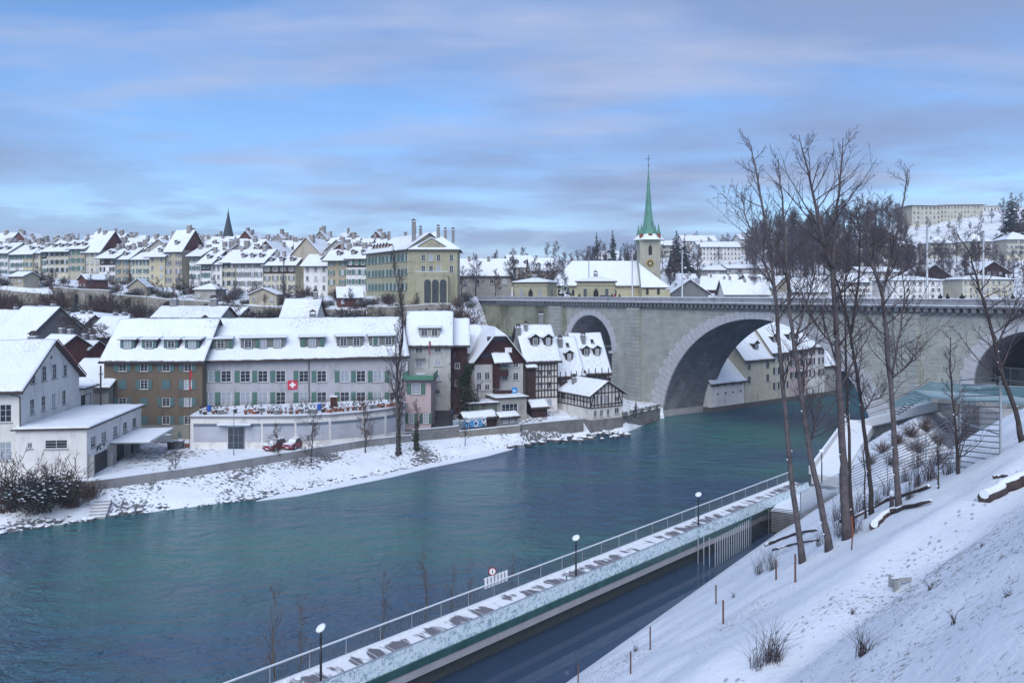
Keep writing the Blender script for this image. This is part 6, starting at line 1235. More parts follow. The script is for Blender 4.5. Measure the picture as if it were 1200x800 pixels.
# ---------------------------------------------------------------- people
def person(label, loc, rz, coat, trousers, hair, h=1.74, group=None, phase=0):
    t = thing('person', label, 'person', loc, rz, group); me = bpy.data.meshes.new('body'); s = h / 1.74
    V = [(0, 0, .95), (0, 0, 1.15), (0, 0, 1.38), (0, .0, 1.50), (0, .02, 1.56), (0, .03, 1.66), (-.1, 0, .9), (-.1, .05 + .15 * phase, .5), (-.1, .0 + .3 * phase, .09), (-.1, .14 + .3 * phase, .05), (.1, 0, .9), (.1, .05 - .1 * phase, .5), (.1, -.25 * phase, .09), (.1, .14 - .25 * phase, .05),
         (-.17, 0, 1.42), (-.23, -.04, 1.15), (-.22, .08, .92), (-.22, .12, .84), (.17, 0, 1.42), (.23, -.04, 1.15), (.22, .08, .92), (.22, .12, .84)]
    E = [(0, 1), (1, 2), (2, 3), (3, 4), (4, 5), (0, 6), (6, 7), (7, 8), (8, 9), (0, 10), (10, 11), (11, 12), (12, 13), (2, 14), (14, 15), (15, 16), (16, 17), (2, 18), (18, 19), (19, 20), (20, 21)]
    me.from_pydata([tuple(c * s for c in v) for v in V], E, []); me.materials.append(trousers); me.materials.append(coat); me.materials.append(mat('skin', (.45, .28, .2), .6, .1)); o = put('body', me, t)
    Rd = [.15, .14, .17, .07, .085, .095, .09, .065, .045, .035, .09, .065, .045, .035, .07, .05, .038, .035, .07, .05, .038, .035]
    md = o.modifiers.new('skin', 'SKIN'); 
    for i, r in enumerate(Rd): me.skin_vertices[0].data[i].radius = (r * s, r * s * .85)
    me.skin_vertices[0].data[0].use_root = True
    o.modifiers.new('sub', 'SUBSURF').levels = 1; o.modifiers['sub'].render_levels = 2
    mb = MB(); mb.lathe([(.20 * s, .80 * s), (.215 * s, 1.0 * s), (.20 * s, 1.2 * s), (.24 * s, 1.38 * s), (.12 * s, 1.5 * s)], 12); mb.tube([(-.2 * s, 0, 1.43 * s), (-.25 * s, -.04 * s, 1.15 * s), (-.235 * s, .08 * s, .9 * s)], [.085 * s, .07 * s, .055 * s], 8); mb.tube([(.2 * s, 0, 1.43 * s), (.25 * s, -.04 * s, 1.15 * s), (.235 * s, .08 * s, .9 * s)], [.085 * s, .07 * s, .055 * s], 8); mb.build('coat', [coat], t)
    mb = MB(); mb.lathe([(.10 * s, 1.60 * s), (.118 * s, 1.66 * s), (.10 * s, 1.74 * s), (.03 * s, 1.775 * s)], 10, 0, (0, .02 * s, 0)); mb.build('hair', [hair], t); return t
DK = mat('coat_dark', (.02, .02, .028), .8, .2); CR = mat('coat_red', (.30, .02, .03), .8, .1); CB = mat('coat_blue', (.03, .10, .35), .8, .1); HD = mat('hair_dark', (.03, .02, .015), .8, .2)
def s_at(u, y):
    k = (u - 600) / F; bx, by = .558, -.830; nx, ny = .830 * y, .558 * y; return (k * (157 + ny) - 30 - nx) / (bx - k * by)
for u, ct, lab in ((1102, DK, 'person in dark coat, leftmost behind the parapet at right'), (1110.5, DK, 'person in black coat beside the leftmost walker at right'), (1127.5, DK, 'person in dark clothes walking alone between the two masts'), (1187, DK, 'person in dark coat near the right end of the bridge'),
                   (679, DK, 'person in dark coat near the toll pavilion door'), (717, DK, 'person in black walking beside the red coat'), (720.5, CR, 'person in red coat behind the bridge parapet'), (726, DK, 'person in dark coat right of the red coat')):
    person(lab, bp(s_at(u, 1.3), 1.3, 23.2), rnd.uniform(0, 360), ct, DK, HD, 1.78, 'people walking on the bridge', .8)
q = P(530, 478, 131.5); person('person in a blue jacket at the edge of the slip road', (q.x, 131.5, 3.6), 160, CB, DK, HD, 1.75, None, .5)
q = P(750, 487, 148); person('person in dark clothes on the river wall near the pier', (q.x, 147.5, 1.35), 90, DK, DK, HD, 1.7)
car('small blue car beyond the parapet by the pavilion', bp(s_at(710, 6), 6, 23.2), -56, BLUE, snow=False)
# ---------------------------------------------------------------- bridge masts
for i, (u, vt, y) in enumerate(((602, 300, 12.5), (690, 303, 12.8), (741, 291, 1.2), (799.5, 293, 1.2), (1086.5, 262, 1.2), (1152.5, 272, 12.5))):
    s = s_at(u, y); b = bp(s, y, 23.2); h = P(u, vt, b.y).z - 23.2; t = thing('lamp_mast', 'tall grey mast on the bridge, %s from the left' % ordn(i), 'mast', b, 0, 'masts along the bridge')
    mb = MB(); mb.lathe([(.28, 0), (.25, .8), (.17, .9), (.13, h)], 10); mb.build('pole', [GALV], t); mb = MB(); mb.lathe([(.16, h), (.16, h + .1), (.02, h + .2)], 8); mb.build('cap', [METAL], t)
# ---------------------------------------------------------------- walkway
WO = Vector((-15.9, 42.8, 0)); WA = math.atan2(50.6, 49.7); WM = Matrix.Translation(WO) @ Matrix.Rotation(WA, 4, 'Z'); wc, wsn = math.cos(WA), math.sin(WA); X0, X1 = -42, 71
def wp(x, y, z): return WM @ Vector((x, y, z))
def wx(u, y): k = (u - 600) / F; ox, oy = WO.x - wsn * y, WO.y + wc * y; return (k * oy - ox) / (wc - k * wsn)
def slushy():
    m = bpy.data.materials.new('patchy_snow_deck'); m.use_nodes = True; t = m.node_tree; b = t.nodes['Principled BSDF']; inp(b, Roughness=.7); tc = nd(t, 'ShaderNodeTexCoord')
    mp = nd(t, 'ShaderNodeMapping'); mp.inputs['Scale'].default_value = (1.0, .33, 1); t.links.new(tc.outputs['Object'], mp.inputs[0]); n = nd(t, 'ShaderNodeTexNoise'); inp(n, Scale=.9, Detail=5.0, Roughness=.55, Distortion=.3); t.links.new(mp.outputs[0], n.inputs['Vector'])
    sp = nd(t, 'ShaderNodeSeparateXYZ'); t.links.new(tc.outputs['Object'], sp.inputs[0]); e = mth(t, 'ABSOLUTE', mth(t, 'ADD', sp.outputs[1], 1.75)); h = mth(t, 'SUBTRACT', n.outputs['Fac'], mth(t, 'MULTIPLY', mth(t, 'MAXIMUM', mth(t, 'SUBTRACT', e, 1.0), 0.0), .22))
    br = nd(t, 'ShaderNodeTexBrick'); inp(br, Scale=1.0, Brick_Width=1.3, Row_Height=9.0, Mortar_Size=.035, Color1=(.17, .165, .185, 1), Color2=(.13, .13, .15, 1), Mortar=(.5, .52, .56, 1)); t.links.new(tc.outputs['Object'], br.inputs['Vector'])
    c = mix(t, ramp(t, h, [(.46, G(0)), (.52, G(1))]), (.76, .79, .84), br.outputs['Color']); t.links.new(c, b.inputs['Base Color'])
    nb = nd(t, 'ShaderNodeBump'); inp(nb, Strength=.5, Distance=.05); t.links.new(n.outputs['Fac'], nb.inputs['Height']); nb.invert = True; t.links.new(nb.outputs[0], b.inputs['Normal']); return m
def glassmat(name, tint, snow=0.0, thr=.5, scale=4.0, alpha=.25):
    m = bpy.data.materials.new(name); m.use_nodes = True; t = m.node_tree; b = t.nodes['Principled BSDF']; inp(b, Roughness=.12); b.inputs['Base Color'].default_value = (*tint, 1)
    tc = nd(t, 'ShaderNodeTexCoord'); n = nd(t, 'ShaderNodeTexNoise'); inp(n, Scale=scale, Detail=6.0, Roughness=.65); t.links.new(tc.outputs['Object'], n.inputs['Vector'])
    if snow:
        fct = ramp(t, n.outputs['Fac'], [(thr - .06, G(0)), (thr + .05, G(snow))]); t.links.new(mix(t, fct, tint, (.76, .87, .92)), b.inputs['Base Color']); t.links.new(ramp(t, fct, [(0, G(alpha)), (1, G(.95))]), b.inputs['Alpha']); t.links.new(ramp(t, fct, [(0, G(.1)), (1, G(.8))]), b.inputs['Roughness'])
    else: b.inputs['Alpha'].default_value = alpha
    return m
ICE = glassmat('frosted_glass', (.40, .56, .63), .9, .46, 4.0, .42); GLT = glassmat('teal_glass', (.12, .30, .32), 0, alpha=.35); GLP = glassmat('platform_glass', (.13, .25, .29), .35, .66, 1.2, .45)
WK = thing('walkway', 'long straight riverside walkway with glass barrier above the bear pool', 'walkway', WO, math.degrees(WA))
mb = MB(); mb.box(X0, -3.62, 1.8, X1, .12, 2.2); mb.build('deck', [slushy()], WK)
mb = MB(); mb.box(X0, -3.74, 1.74, X1, -3.63, 2.24); mb.build('glass_fascia', [mat('fascia_green', (.035, .095, .095), .2, .25, 1.5, spec=.6)], WK)
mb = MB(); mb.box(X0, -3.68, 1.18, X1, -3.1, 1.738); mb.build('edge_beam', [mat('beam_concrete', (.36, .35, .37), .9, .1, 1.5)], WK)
mb = MB(); mb.box(X0, -3.0, -2, X1, -2.7, 1.79); mb.box(X0, 0.0, -2, X1, .25, 1.79); mb.build('wall_below', [mat('shaded_concrete', (.07, .08, .08), .9, .2)], WK)  # shade of the gap under the deck is put into this dark colour
x = X0; k = 0
while x < X1 - 4: mb = MB(); mb.box(x + .03, -3.60, 2.21, x + 1.97, -3.57, 3.28); mb.build('glass_panel', [ICE], WK); x += 2.0; k += 1
mb = MB(); mb.box(X0, -3.63, 3.285, X1 - 3.5, -3.54, 3.325); mb.build('glass_rail', [GALV], WK)
mb = MB(); mb.bar((X0, .02, 3.32), (X1, .02, 3.32), .09, .05); mb.build('handrail', [mat('handrail_steel', (.55, .57, .6), .35, .05, metal=.3)], WK); mb = MB(); mb.bar((X0, .02, 3.37), (X1, .02, 3.37), .07, .04); mb.build('handrail_snow', [SNOW], WK)
mb = MB(); x = X0
while x < X1: mb.bar((x, .02, 2.28), (x, .02, 3.29), .02, .02); x += .135
mb.bar((X0, .02, 2.27), (X1, .02, 2.27), .03, .02); mb.build('baluster_bars', [METAL], WK)
x = X0 + .4
while x < X1: mb = MB(); mb.bar((x, .02, 2.2), (x, .02, 3.29), .05, .05); mb.build('railing_post', [GALV], WK); x += 2.6
mb = MB(); rr = random.Random(8); x = X0
while x < X1: l = rr.uniform(.5, 1.2); w2 = rr.uniform(.18, .34); mb.prism([(x, .11, 2.204), (x, .11 - w2, 2.204), (x + l, .11 - w2 * rr.uniform(.7, 1.1), 2.204), (x + l, .11, 2.204)], (0, 0, .09)); x += l
mb.build('kerb_snow', [SNOW], WK)
mb = MB(); mb.prism([wp(X0, .26, -.4), wp(X1 - 8, .26, -.4), wp(X1 - 8, 1.2, -.4), wp(X0, 1.2, -.4)], (0, 0, .65)); tag(mb.build('path', [SNOW_BANK]), kind='structure', label='narrow ledge outside the railing')
def round_lamp(u, lab):
    x = wx(u, -3.35); t = thing('walkway_lamp', lab, 'lamp', wp(x, -3.35, 2.2), 0, 'round headed lamps along the walkway'); mb = MB(); mb.lathe([(.075, 0), (.07, 2.6), (.05, 2.62), (.045, 3.75)], 10); mb.build('pole', [DMETAL], t); mb = MB(); mb.lathe([(.07, 3.0), (.07, 3.5)], 8); mb.build('sleeve', [DMETAL], t)
    mb = MB(); mb.lathe([(.31, -.02), (.32, .02), (.30, .03)], 20); o = mb.build('lamp_disc', [GALV], t, (0, 0, 3.98)); o.rotation_euler = (R(24), R(-26), R(0)); mb = MB(); mb.lathe([(.29, .033), (.27, .05), (.1, .06)], 16); mb.build('snow_cap', [SNOW], o); mb = MB(); mb.tube([(0, 0, 3.7), (0, 0, 3.96)], .06, 6); mb.build('bracket', [DMETAL], t)
round_lamp(376, 'round headed walkway lamp, the one nearest the camera'); round_lamp(675, 'round headed walkway lamp in the middle of the glass barrier'); round_lamp(818.5, 'round headed walkway lamp above the vertical bar gate'); round_lamp(963, 'round headed lamp at the foot of the snowy ramp')
for u, lab in ((664, 'camera on a short post beside the middle walkway lamp'), (350, 'camera on a short post near the bottom picture edge')):
    x = wx(u, -3.3); t = thing('camera_post', lab, 'post', wp(x, -3.3, 2.2), 0); mb = MB(); mb.lathe([(.06, 0), (.055, 1.35)], 8); mb.build('post', [METAL], t); mb = MB(); mb.box(-.16, -.22, 1.4, .16, .22, 1.65); mb.lathe([(.1, 1.34), (.1, 1.41)], 8); mb.build('camera_body', [GALV], t); mb = MB(); mb.box(-.15, -.2, 1.653, .15, .2, 1.74); mb.build('snow_cap', [SNOW], t)
x = wx(577, .1); t = thing('round_sign', 'round white traffic sign with a red ring on the walkway railing', 'sign', wp(x, .12, 2.2), 12); mb = MB(); mb.tube([(0, 0, 0), (0, 0, 2.0)], .04, 8); mb.build('post', [GALV], t)
def disc(r, y, n=24, z=0): return [(r * math.cos(6.283 * k / n), y, z + r * math.sin(6.283 * k / n)) for k in range(n)]
mb = MB(); mb.prism(disc(.33, -.08, 24, 2.0), (0, .03, 0), 0); mb.prism(disc(.23, -.1, 24, 2.0), (0, .019, 0), 1); mb.box(-.035, -.12, 1.87, .035, -.101, 2.12, 2); mb.build('sign_disc', [RED, WHITE, RUB], t)
t = thing('white_barrier', 'small white picket barrier beside the round sign', 'barrier', wp(x - .6, .05, 2.2), math.degrees(WA)); mb = MB()
for z in (.95, 1.6): mb.box(-.3, 0, z, 2.2, .04, z + .06)
mb.build('rail', [WHITE], t)
for k in range(7): mb = MB(); mb.box(-.25 + .36 * k, -.03, .9, -.02 + .36 * k, -.003, 1.72); mb.build('picket', [WHITE], t)
mb = MB(); xb = wx(420, -3.3); q = [wp(X0, -3.05, 0), wp(57, -3.05, 0), wp(57, -14, 0), wp(20, -14, 0), wp(X0, -40, 0)]; mb.poly([(p.x, p.y, .03) for p in q][::-1]); tag(mb.build('water', [POOL]), kind='structure', label='still dark water of the bear pool')
# saplings outside the railing
RMIN = .006
SA = [bare_tree('sapling', 110 + k, 6.0, .05, (4, 3), (20, 50), mat('bark_ochre', (.12, .09, .045), .9, .2), TWIGR, first=.25, nb=18, bl=.26, up=.25) for k in range(3)]
for i, (u, vt) in enumerate(((321, 688), (352, 700), (449, 672), (499, 645), (530, 662), (549, 655), (600, 650))): x = wx(u, .8); b = wp(x, .8, .2); h = P(u, vt, b.y).z - .2; plant(SA[i % 3], b, (h / 6,) * 3, 'ochre stemmed sapling outside the walkway railing, %s from the left' % ordn(i), 'sapling', 'saplings outside the railing', r_=rnd)
# vertical bar gate and slatted walls
def bars(name, label, pts, z0, z1, step, r, m=METAL, vertical=True, posts=0, cat='fence'):
    t = thing(name, label, cat, (pts[0][0], pts[0][1], 0)); o0 = Vector((pts[0][0], pts[0][1], 0)); mb = MB()
    for k, (a, b) in enumerate(zip(pts[:-1], pts[1:])):
        A, B = Vector((a[0], a[1], 0)) - o0, Vector((b[0], b[1], 0)) - o0; za = (a[2], b[2]) if len(a) > 2 else (z0, z0); zt = (a[3], b[3]) if len(a) > 3 else (z1, z1); L = (B - A).length
        if vertical:
            n = max(1, int(L / step))
            for i in range(n): t_ = i / n; p = A.lerp(B, t_); mb.bar(p + Vector((0, 0, za[0] + (za[1] - za[0]) * t_)), p + Vector((0, 0, zt[0] + (zt[1] - zt[0]) * t_)), r, r)
        else:
            n = int(max(zt[0] - za[0], zt[1] - za[1]) / step)
            for i in range(n + 1): t_ = i / n; mb.bar(A + Vector((0, 0, za[0] + (zt[0] - za[0]) * t_)), B + Vector((0, 0, za[1] + (zt[1] - za[1]) * t_)), r, r * 1.6)
    mb.build('bars', [m], t)
    for a in pts:
        za = a[2] if len(a) > 2 else z0; zt = a[3] if len(a) > 3 else z1; mb = MB(); mb.bar(Vector((a[0], a[1], za - .3)) - o0, Vector((a[0], a[1], zt + .05)) - o0, .07, .07); mb.build('post', [METAL], t)
    return t
pa = wp(wx(818, -3.8), -3.8, 0)
bars('bar_gate', 'vertical bar fence across the bear pool', [(pa.x, pa.y), (18.6, 70.3), (23.8, 76.6)], -1, 2.6, .5, .08, GALV)
bars('slatted_wall', 'dark horizontal slat screen behind the vertical bars', [(23.9, 76.8), (26.8, 80.2), (29.6, 78.9)], -.6, 2.65, .16, .04, DMETAL, False)
bars('slatted_wall', 'pale horizontal slat screen below the snowy ramp', [(29.9, 79.6), (37.5, 88.0)], -.4, 4.4, .2, .05, GALV, False)
mb = MB(); mb.prism([(27.2, 80.6, -.5), (29.9, 79.9, -.5), (37.4, 88.6, -.5), (33.6, 91.0, -.5)], (0, 0, 2.65)); mb.prism([(27.1, 80.5, 2.153), (30.0, 79.8, 2.153), (37.5, 88.6, 2.153), (33.6, 91.1, 2.153)], (0, 0, .15), 1); tag(mb.build('landing', [CONC, SNOW]), 'snow covered landing at the end of the walkway', 'landing')
def lvl(pts, name, label, step=.30, r=.035):
    o0 = Vector((pts[0][0].x, pts[0][0].y, 0)); t = thing(name, label, 'fence', o0); mb = MB()
    for (a, za), (b, zb) in zip(pts[:-1], pts[1:]):
        A, B = Vector((a.x, a.y, 0)) - o0, Vector((b.x, b.y, 0)) - o0; zt = zb; z0_ = min(slope(a.x, a.y), slope(b.x, b.y)); n = int((zt - z0_) / step)
        for i in range(n + 1): mb.bar(A + Vector((0, 0, za - i * step)), B + Vector((0, 0, zb - i * step)), r, r * 1.5)
    mb.build('wires', [METAL], t)
    for k, (a, za) in enumerate(pts):
        zt = za; g = slope(a.x, a.y); mb = MB(); mb.bar(Vector((a.x, a.y, g - .5)) - o0, Vector((a.x, a.y, zt + .05)) - o0, .08, .08); mb.build('post', [GALV], t)
    a, b = pts[-2][0], pts[-1][0]; mb = MB()
    if abs(pts[-2][1] - pts[-1][1]) > 1.2: return
    for z in (pts[-1][1] - 2.9,): mb.bar(Vector((a.x, a.y, z)) - o0, Vector((b.x, b.y, z)) - o0, .07, .07)
    mb.build('cross_rail', [GALV], t)
p1 = onslope(1172.5, 532); F1 = [(P(995, 400, 84), 0), (P(1040, 400, 78), 0), (P(1085, 400, 70), 0), (P(1121, 400, p1.y + 4), 0), (p1, 0)]
F1 = [(p, P(0, v, p.y).z) for (p, _), v in zip(F1, (548, 528, 508, 486, 442))]
lvl(F1[:4], 'wire_slat_fence', 'long enclosure fence of fine horizontal wires below the glass platform'); lvl([(F1[3][0] + Vector((.2, 0, 0)), F1[4][1] - .6), F1[4]], 'wire_slat_fence', 'tall fence section of level wires at the top of the enclosure')
q = P(1230, 520, p1.y + 14); lvl([(p1 + Vector((.15, .1, 0)), 0), (q, P(0, 447, q.y).z)], 'wire_slat_fence', 'second wire fence section running past the right edge')
for i, (u, v, s_) in enumerate(((1020, 545, .7), (1035, 530, .8), (1052, 520, .8), (1068, 512, .9), (1085, 505, .9), (1098, 520, .8), (1075, 530, .9), (1108, 505, .8), (1045, 545, .7), (1125, 505, .7))):
    plant(BU[1], onslope(u, v), s_, 'reddish leafless shrub in the bear enclosure behind the wires, %s along' % ordn(i), 'bush', 'shrubs in the enclosure', r_=rnd)
# snowy ramp
t = thing('snowy_ramp', 'white concrete ramp bending up beside the bridge pier under snow', 'ramp', (40, 97, 0)); S = lambda p: Vector((p[0] - 40, p[1] - 97, p[2]))
L1a, L1b, L2b = Vector((39.3, 96.0, 2.2)), Vector((54.3, 119, 5.2)), Vector((59.8, 106, 10.2))
def leg(a, b, wd, m, name, th=1.2, par=True):
    d = Vector((b.x - a.x, b.y - a.y, 0)).normalized(); n = Vector((-d.y, d.x, 0)) * wd / 2; q = [S(a - n), S(b - n), S(b + n), S(a + n)]
    mb = MB(); mb.prism([p - Vector((0, 0, th)) for p in q], (0, 0, th), 0); mb.prism([p + Vector((0, 0, .004)) for p in q], (0, 0, .14), 1); mb.build(name, [m, SNOW], t)
    if par:
        n2 = n.normalized(); 
        for sg in (1, -1):
            aa, bb = a + n * sg, b + n * sg; mb = MB(); mb.prism([S(aa), S(bb), S(bb + Vector((0, 0, .9))), S(aa + Vector((0, 0, .9)))], n2 * .3 * sg, 0); mb.prism([S(aa + Vector((0, 0, .904))), S(bb + Vector((0, 0, .904))), S(bb + Vector((0, 0, .904))) + n2 * .3 * sg, S(aa + Vector((0, 0, .904))) + n2 * .3 * sg], (0, 0, .1), 1)
            if sg == 1: mb.build('parapet', [mat('ramp_concrete', (.55, .55, .55), .9, .06), SNOW], t)
leg(L1a, L1b, 3.6, mat('ramp_concrete', (.55, .55, .55), .9, .06), 'lower_flight'); leg(L1b + Vector((.1, 0, .0)), L2b, 3.0, mat('ramp_concrete', (.55, .55, .55), .9, .06), 'upper_flight')
mb = MB()
for k in range(12): a = L1a.lerp(L1b, k / 11); mb.bar(S(a + Vector((1.9, -1.2, -1.3))), S(a + Vector((1.9, -1.2, -.2))), .05, .05)
mb.bar(S(L1a + Vector((1.9, -1.2, -.2))), S(L1b + Vector((1.9, -1.2, -.2))), .06, .06); mb.build('side_rail', [METAL], t)
# glass platform
t = thing('glass_platform', 'viewing platform with teal glass balustrade against the bridge', 'platform', (55, 100, 0)); pc = [P(1046, 400, 104), P(1091, 400, 100), P(1174, 400, 95), P(1240, 400, 93)]; fl = [11.0, 11.4, 11.4, 11.4]; T = lambda p, z: (p.x - 55, p.y - 100, z)
mb = MB(); mb.prism([T(pc[1], 10.9), T(pc[2], 10.9), T(pc[3], 10.9), T(pc[3] + Vector((0, 8, 0)), 10.9), T(pc[1] + Vector((2, 8, 0)), 10.9)], (0, 0, .5)); mb.prism([T(pc[1] + Vector((.2, .3, 0)), 11.403), T(pc[2] + Vector((0, .3, 0)), 11.403), T(pc[3] + Vector((0, .3, 0)), 11.403), T(pc[3] + Vector((0, 7.9, 0)), 11.403), T(pc[1] + Vector((2, 7.9, 0)), 11.403)], (0, 0, .12), 1); mb.build('slab', [CONC, SNOW], t)
for a, b, za, zb in ((pc[1], pc[2], 11.3, 11.3), (pc[2], pc[3], 11.3, 11.3)):
    n = max(1, int((b - a).length / 2.2))
    for k in range(n): p, q = a.lerp(b, k / n), a.lerp(b, (k + .985) / n); mb = MB(); mb.prism([T(p, 10.9), T(q, 10.9), T(q, 13.55), T(p, 13.55)], (0, .03, 0)); mb.build('glass_panel', [GLP], t)
a, b = pc[0], pc[1]; mb = MB(); mb.prism([T(a, 9.6), T(b, 10.9), T(b, 13.55), T(a, 10.3)], (0, .03, 0)); mb.build('glass_panel', [GLP], t)
mb = MB(); mb.bar(T(pc[1], 13.6), T(pc[2], 13.6), .07, .07); mb.bar(T(pc[2], 13.6), T(pc[3], 13.6), .07, .07); mb.bar(T(pc[0], 10.35), T(pc[1], 13.6), .07, .07); mb.build('top_rail', [GALV], t)
sp0 = P(1051, 400, 108); sp1 = P(1071, 400, 106); mb = MB(); mb.bar(T(sp0, 9.3), T(sp1, 12.4), .1, .1); mb.bar(T(sp1, 12.4), T(P(1083, 400, 106), 12.4), .1, .1)
mb.prism([T(sp0, 8.3), T(sp1, 11.3), T(sp1, 12.3), T(sp0, 9.2)], (0, .05, 0)); mb.build('stair_balustrade', [GALV], t)
for k in range(9): p = sp0.lerp(P(1083, 400, 104), k / 8); mb = MB(); mb.box(p.x - 55, p.y - 100, 8.0 + .38 * k, p.x - 55 + .5, p.y - 98, 8.15 + .38 * k); mb.box(p.x - 55, p.y - 100 + .02, 8.153 + .38 * k, p.x - 55 + .5, p.y - 98, 8.24 + .38 * k, 1); mb.build('step', [DMETAL, SNOW], t)
mb = MB(); a, b = P(1104, 400, 99.6), P(1178, 400, 94.8)
for k in range(16): mb.bar(T(a, 5.2 + .37 * k), T(b, 5.2 + .37 * k), .22, .10)
mb.build('slat_screen', [mat('slat_plum', (.12, .12, .17), .7, .2)], t)
mb = MB(); p = P(1172, 400, 92); mb.box(p.x - 55, p.y - 100, 4, p.x - 55 + 9, p.y - 96, 10.85); mb.build('side_wall', [CONC], t)
p = bp(63.0, 8, 12.0); mb = MB()
o = thing('glass_pavilion', 'dark glazed pavilion tucked under the right bridge arch', 'pavilion', bp(61.5, 5, 9.5), -56.1); mb.box(0, 0, 0, 14, 6, 5.2); mb.build('glazing', [GLASS], o); mb = MB()
for k in range(8): mb.box(k * 2 - .05, -.08, 0, k * 2 + .05, -.003, 5.2)
for z in (0.1, 2.2, 3.4, 5.15): mb.box(-.1, -.1, z - .06, 14, -.005, z + .06)
mb.build('frame', [METAL], o)
# ---------------------------------------------------------------- slope things
def log(label, pts, r0, r1, seed):
    pts = [(pts[i][0] + (pts[i + 1][0] - pts[i][0]) * f_, pts[i][1] + (pts[i + 1][1] - pts[i][1]) * f_) for i in range(len(pts) - 1) for f_ in (0, .33, .67)] + [pts[-1]]; rr_ = random.Random(seed); q = [onslope(*p) + Vector((rr_.gauss(0, .04), rr_.gauss(0, .04), r0 * .55)) for p in pts]; o0 = q[0]; t = thing('fallen_log', label, 'log', o0); n = len(q); rad = [r0 + (r1 - r0) * k / (n - 1) for k in range(n)]
    mb = MB(); mb.tube([p - o0 for p in q], rad, 9); mb.build('log_wood', [mat('log_bark', (.06, .045, .045), .9, .4, 3, bump=.8)], t); mb = MB()
    mb.tube([p - o0 + Vector((0, 0, r * .62)) for p, r in zip(q, rad)], [r * .72 for r in rad], 8); mb.build('snow_cap', [SNOW], t)
log('thin fallen log left below the first bare tree', [(897, 640), (912, 634), (930, 627), (957, 622)], .17, .08, 1); log('curved fallen trunk below the rightmost forking tree', [(1022, 621), (1032, 610), (1046, 602), (1062, 597), (1093, 592)], .25, .07, 2); log('thick dark fallen log high on the slope at right', [(1154, 590), (1170, 581), (1185, 573), (1215, 562)], .27, .36, 3); log('small crooked branch above the thick log', [(1165, 562), (1172, 560), (1182, 560), (1188, 564)], .1, .06, 4)
log('long thin log half buried behind the tree row', [(985, 612), (1010, 603), (1040, 588), (1090, 572)], .12, .1, 5); log('thin dark branch below the short fallen log', [(905, 645), (925, 640), (960, 633)], .09, .05, 6)
for i, (u, vb, vt) in enumerate(((677.5, 803, 776), (739, 789, 763), (762, 761, 734), (839, 708, 685), (847.5, 732, 703), (909.5, 680, 656), (932, 682, 649), (822, 668, 655))):
    b = onslope(u, vb); h = P(u, vt, b.y).z - b.z; mb = MB(); mb.box(-.035, -.035, -.3, .035, .035, h); tag(mb.build('wooden_stake', [mat('stake_wood', (.13, .075, .06), .9, .25, 6)], None, b), 'thin wooden stake on the snowy slope, %s counted uphill' % ordn(i), 'stake', 'stakes on the slope')
b = onslope(998, 644); mb = MB(); mb.tube([(0, 0, 0), (.05, 0, .9), (.0, 0, 1.6)], [.03, .035, .03], 7); tag(mb.build('orange_marker', [mat('marker_orange', (.24, .07, .04), .8, .2)], None, b), 'short orange brown post at the foot of the thickest tree', 'post')
b = onslope(1045, 594); t = thing('tree_stump', 'pale snow capped stub beside the rightmost forking tree', 'stump', b); mb = MB(); mb.lathe([(.13, -.2), (.10, .6), (.09, .7)], 9); mb.build('stump_wood', [BARK], t); mb = MB(); mb.lathe([(.10, .6), (.13, .72), (.10, .86), (.03, .92)], 9); mb.build('snow_cap', [SNOW], t)
b = onslope(1052, 692); t = thing('concrete_headwall', 'small angular concrete box end sticking out of the snow bank', 'concrete box', b, 10); mb = MB(); mb.prism([(-.22, -.1, -.3), (-.22, -.1, .42), (.03, .05, .36), (.03, .05, -.3)], (.02, .08, 0)); mb.box(.03, .05, -.2, .10, .55, .38); mb.box(.1, .08, .26, .62, .16, .38); mb.box(-.2, .0, .425, .04, .1, .46, 1); mb.build('concrete', [CONC, SNOW], t)
def tuft(label, u, v, n, h, seed, group, arch=.5):
    b = onslope(u, v); r_ = random.Random(seed); mb = MB()
    for k in range(n):
        a = r_.uniform(0, 6.28); L = h * r_.uniform(.35, 1.1); o_ = r_.uniform(.1, arch); p = [Vector((math.cos(a) * o_ * t_ * t_ * L + r_.gauss(0, .01), math.sin(a) * o_ * t_ * t_ * L, L * (t_ - .25 * o_ * t_ * t_))) for t_ in (0, .25, .5, .75, 1)]; off = Vector((r_.gauss(0, h * .1), r_.gauss(0, h * .1), -.05))
        mb.tube([q + off for q in p], [.008, .007, .005, .004, .002], 3, cap=False)
    tag(mb.build('dry_shrub', [TWIG], None, b), label, 'shrub', group)
tuft('wide tuft of arching dry stems at the lower slope', 905, 775, 90, 1.5, 1, 'dry shrubs on the slope', .9); tuft('second tuft of tall dry stems left of the wide one', 890, 782, 40, 1.3, 2, 'dry shrubs on the slope', .9); tuft('compact dark tuft of dry stems near the lower right', 1013, 768, 60, .9, 3, 'dry shrubs on the slope', .9)
for i, (u, v, h, n) in enumerate(((890, 672, 1.6, 60), (905, 668, 1.8, 60), (1000, 625, 2.2, 80), (985, 628, 2.0, 60), (1010, 600, 2.4, 80), (1028, 594, 1.8, 60), (1040, 580, 1.8, 60), (1075, 570, 2.2, 90), (1090, 562, 2.2, 90), (1060, 565, 2.0, 80), (1112, 556, 1.8, 70), (1066, 585, 1.2, 50), (960, 640, 1.2, 40), (1100, 545, 2.6, 90), (1075, 548, 2.6, 90), (980, 610, 2.2, 70), (745, 762, .6, 30), (1090, 690, .4, 14), (1150, 640, .35, 14), (1120, 730, .35, 14), (1000, 720, .4, 14), (1180, 700, .3, 12), (860, 700, .5, 20))):
    tuft('dry twiggy undergrowth on the near slope, %s clump' % ordn(i), u, v, n, h, 30 + i, 'undergrowth clumps on the near slope', .7)
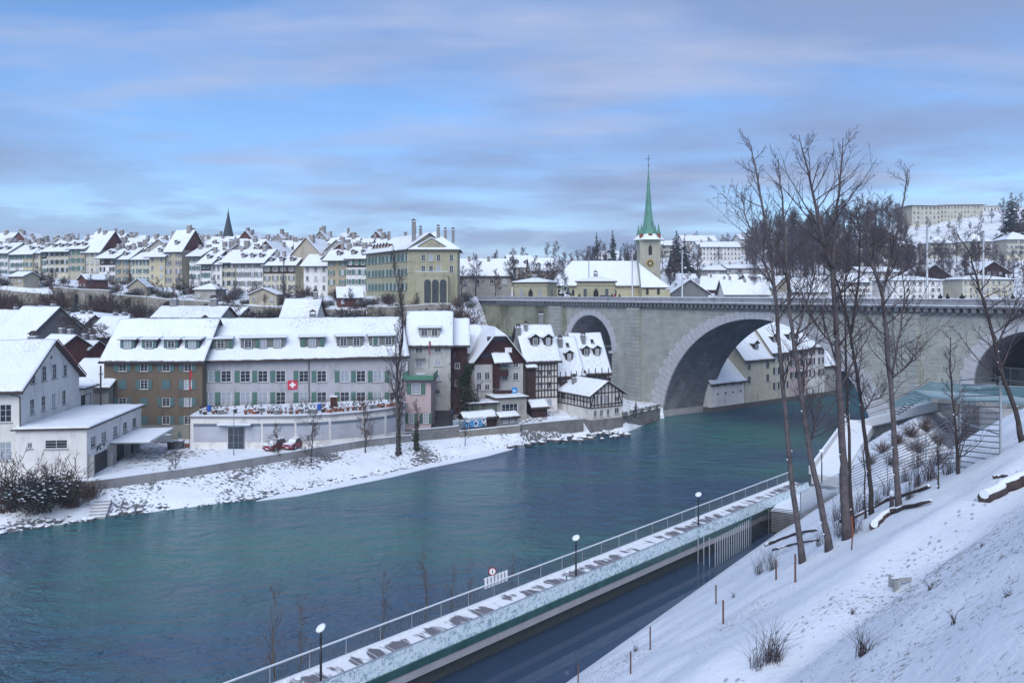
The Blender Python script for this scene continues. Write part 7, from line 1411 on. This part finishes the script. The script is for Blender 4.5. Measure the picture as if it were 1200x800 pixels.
mb = MB(); r_ = random.Random(77); n = 0
while n < 9000:
    q_ = r_.uniform(8, 62); pb = 19.3 + .42 * (q_ - 23); up = n % 10 < 8; p_ = pb + r_.uniform(.3, 14) if up else r_.uniform(1, pb - 4); xy = E0 + EN * p_ + ED * (q_ - E0.dot(ED)); 
    n += 1
    if mnoise.noise(Vector((xy.x * .5, xy.y * .5, 2))) + mnoise.noise(Vector((xy.x * 2, xy.y * 2, 7))) < (.0 if up else .4): continue
    z = slope(xy.x, xy.y)
    for j in range(3):
        a = r_.uniform(0, 6.28); l = r_.uniform(.03, .11); o_ = Vector((r_.gauss(0, .05), r_.gauss(0, .05), 0)); b0 = Vector((xy.x, xy.y, z - .01)) + o_; w2 = Vector((math.cos(a + 1.57), math.sin(a + 1.57), 0)) * .008
        mb.poly([b0 - w2, b0 + w2, b0 + Vector((math.cos(a) * l, math.sin(a) * l, l * .7))])
tag(mb.build('grass', [mat('dead_grass', (.11, .095, .06), .9, .3)]), 'dead grass blades poking through the snow', kind='stuff')
# footprints along the path
mb = MB(); n = 0
for lane in (0, .55):
    q_ = 14.0
    while q_ < 60:
        pb = 19.3 + .42 * (q_ - 23) - 1.6 - lane + .3 * math.sin(q_ * .6 + lane); xy = E0 + EN * (pb + (.12 if n % 2 else -.12)) + ED * (q_ - E0.dot(ED)); z = slope(xy.x, xy.y) + .012; d = Vector((ED.x, ED.y, (slope(xy.x + ED.x * .2, xy.y + ED.y * .2) - z + .012) / .2)); s2 = Vector((EN.x, EN.y, (slope(xy.x + EN.x * .2, xy.y + EN.y * .2) - z + .012) / .2)); c_ = Vector((xy.x, xy.y, z))
        mb.poly([c_ + d * .14 * math.cos(t_ * .785) + s2 * .055 * math.sin(t_ * .785) for t_ in range(8)]); q_ += .62; n += 1
tag(mb.build('footprints', [mat('trodden_snow', (.42, .44, .49), .9, .1)]), 'trodden footprints along the slope path', kind='stuff')

# ---------------------------------------------------------------- air
mh = bpy.data.materials.new('haze_air'); mh.use_nodes = True; t = mh.node_tree; t.nodes.clear(); oo = nd(t, 'ShaderNodeOutputMaterial'); pv = nd(t, 'ShaderNodeVolumePrincipled')
pv.inputs['Color'].default_value = (.72, .82, 1, 1); pv.inputs['Density'].default_value = 0.00028; t.links.new(pv.outputs[0], oo.inputs['Volume'])
mb = MB(); mb.box(-2300, -80, -6, 2300, 2700, 140); tag(mb.build('haze', [mh]), 'thin cold winter air', kind='stuff')
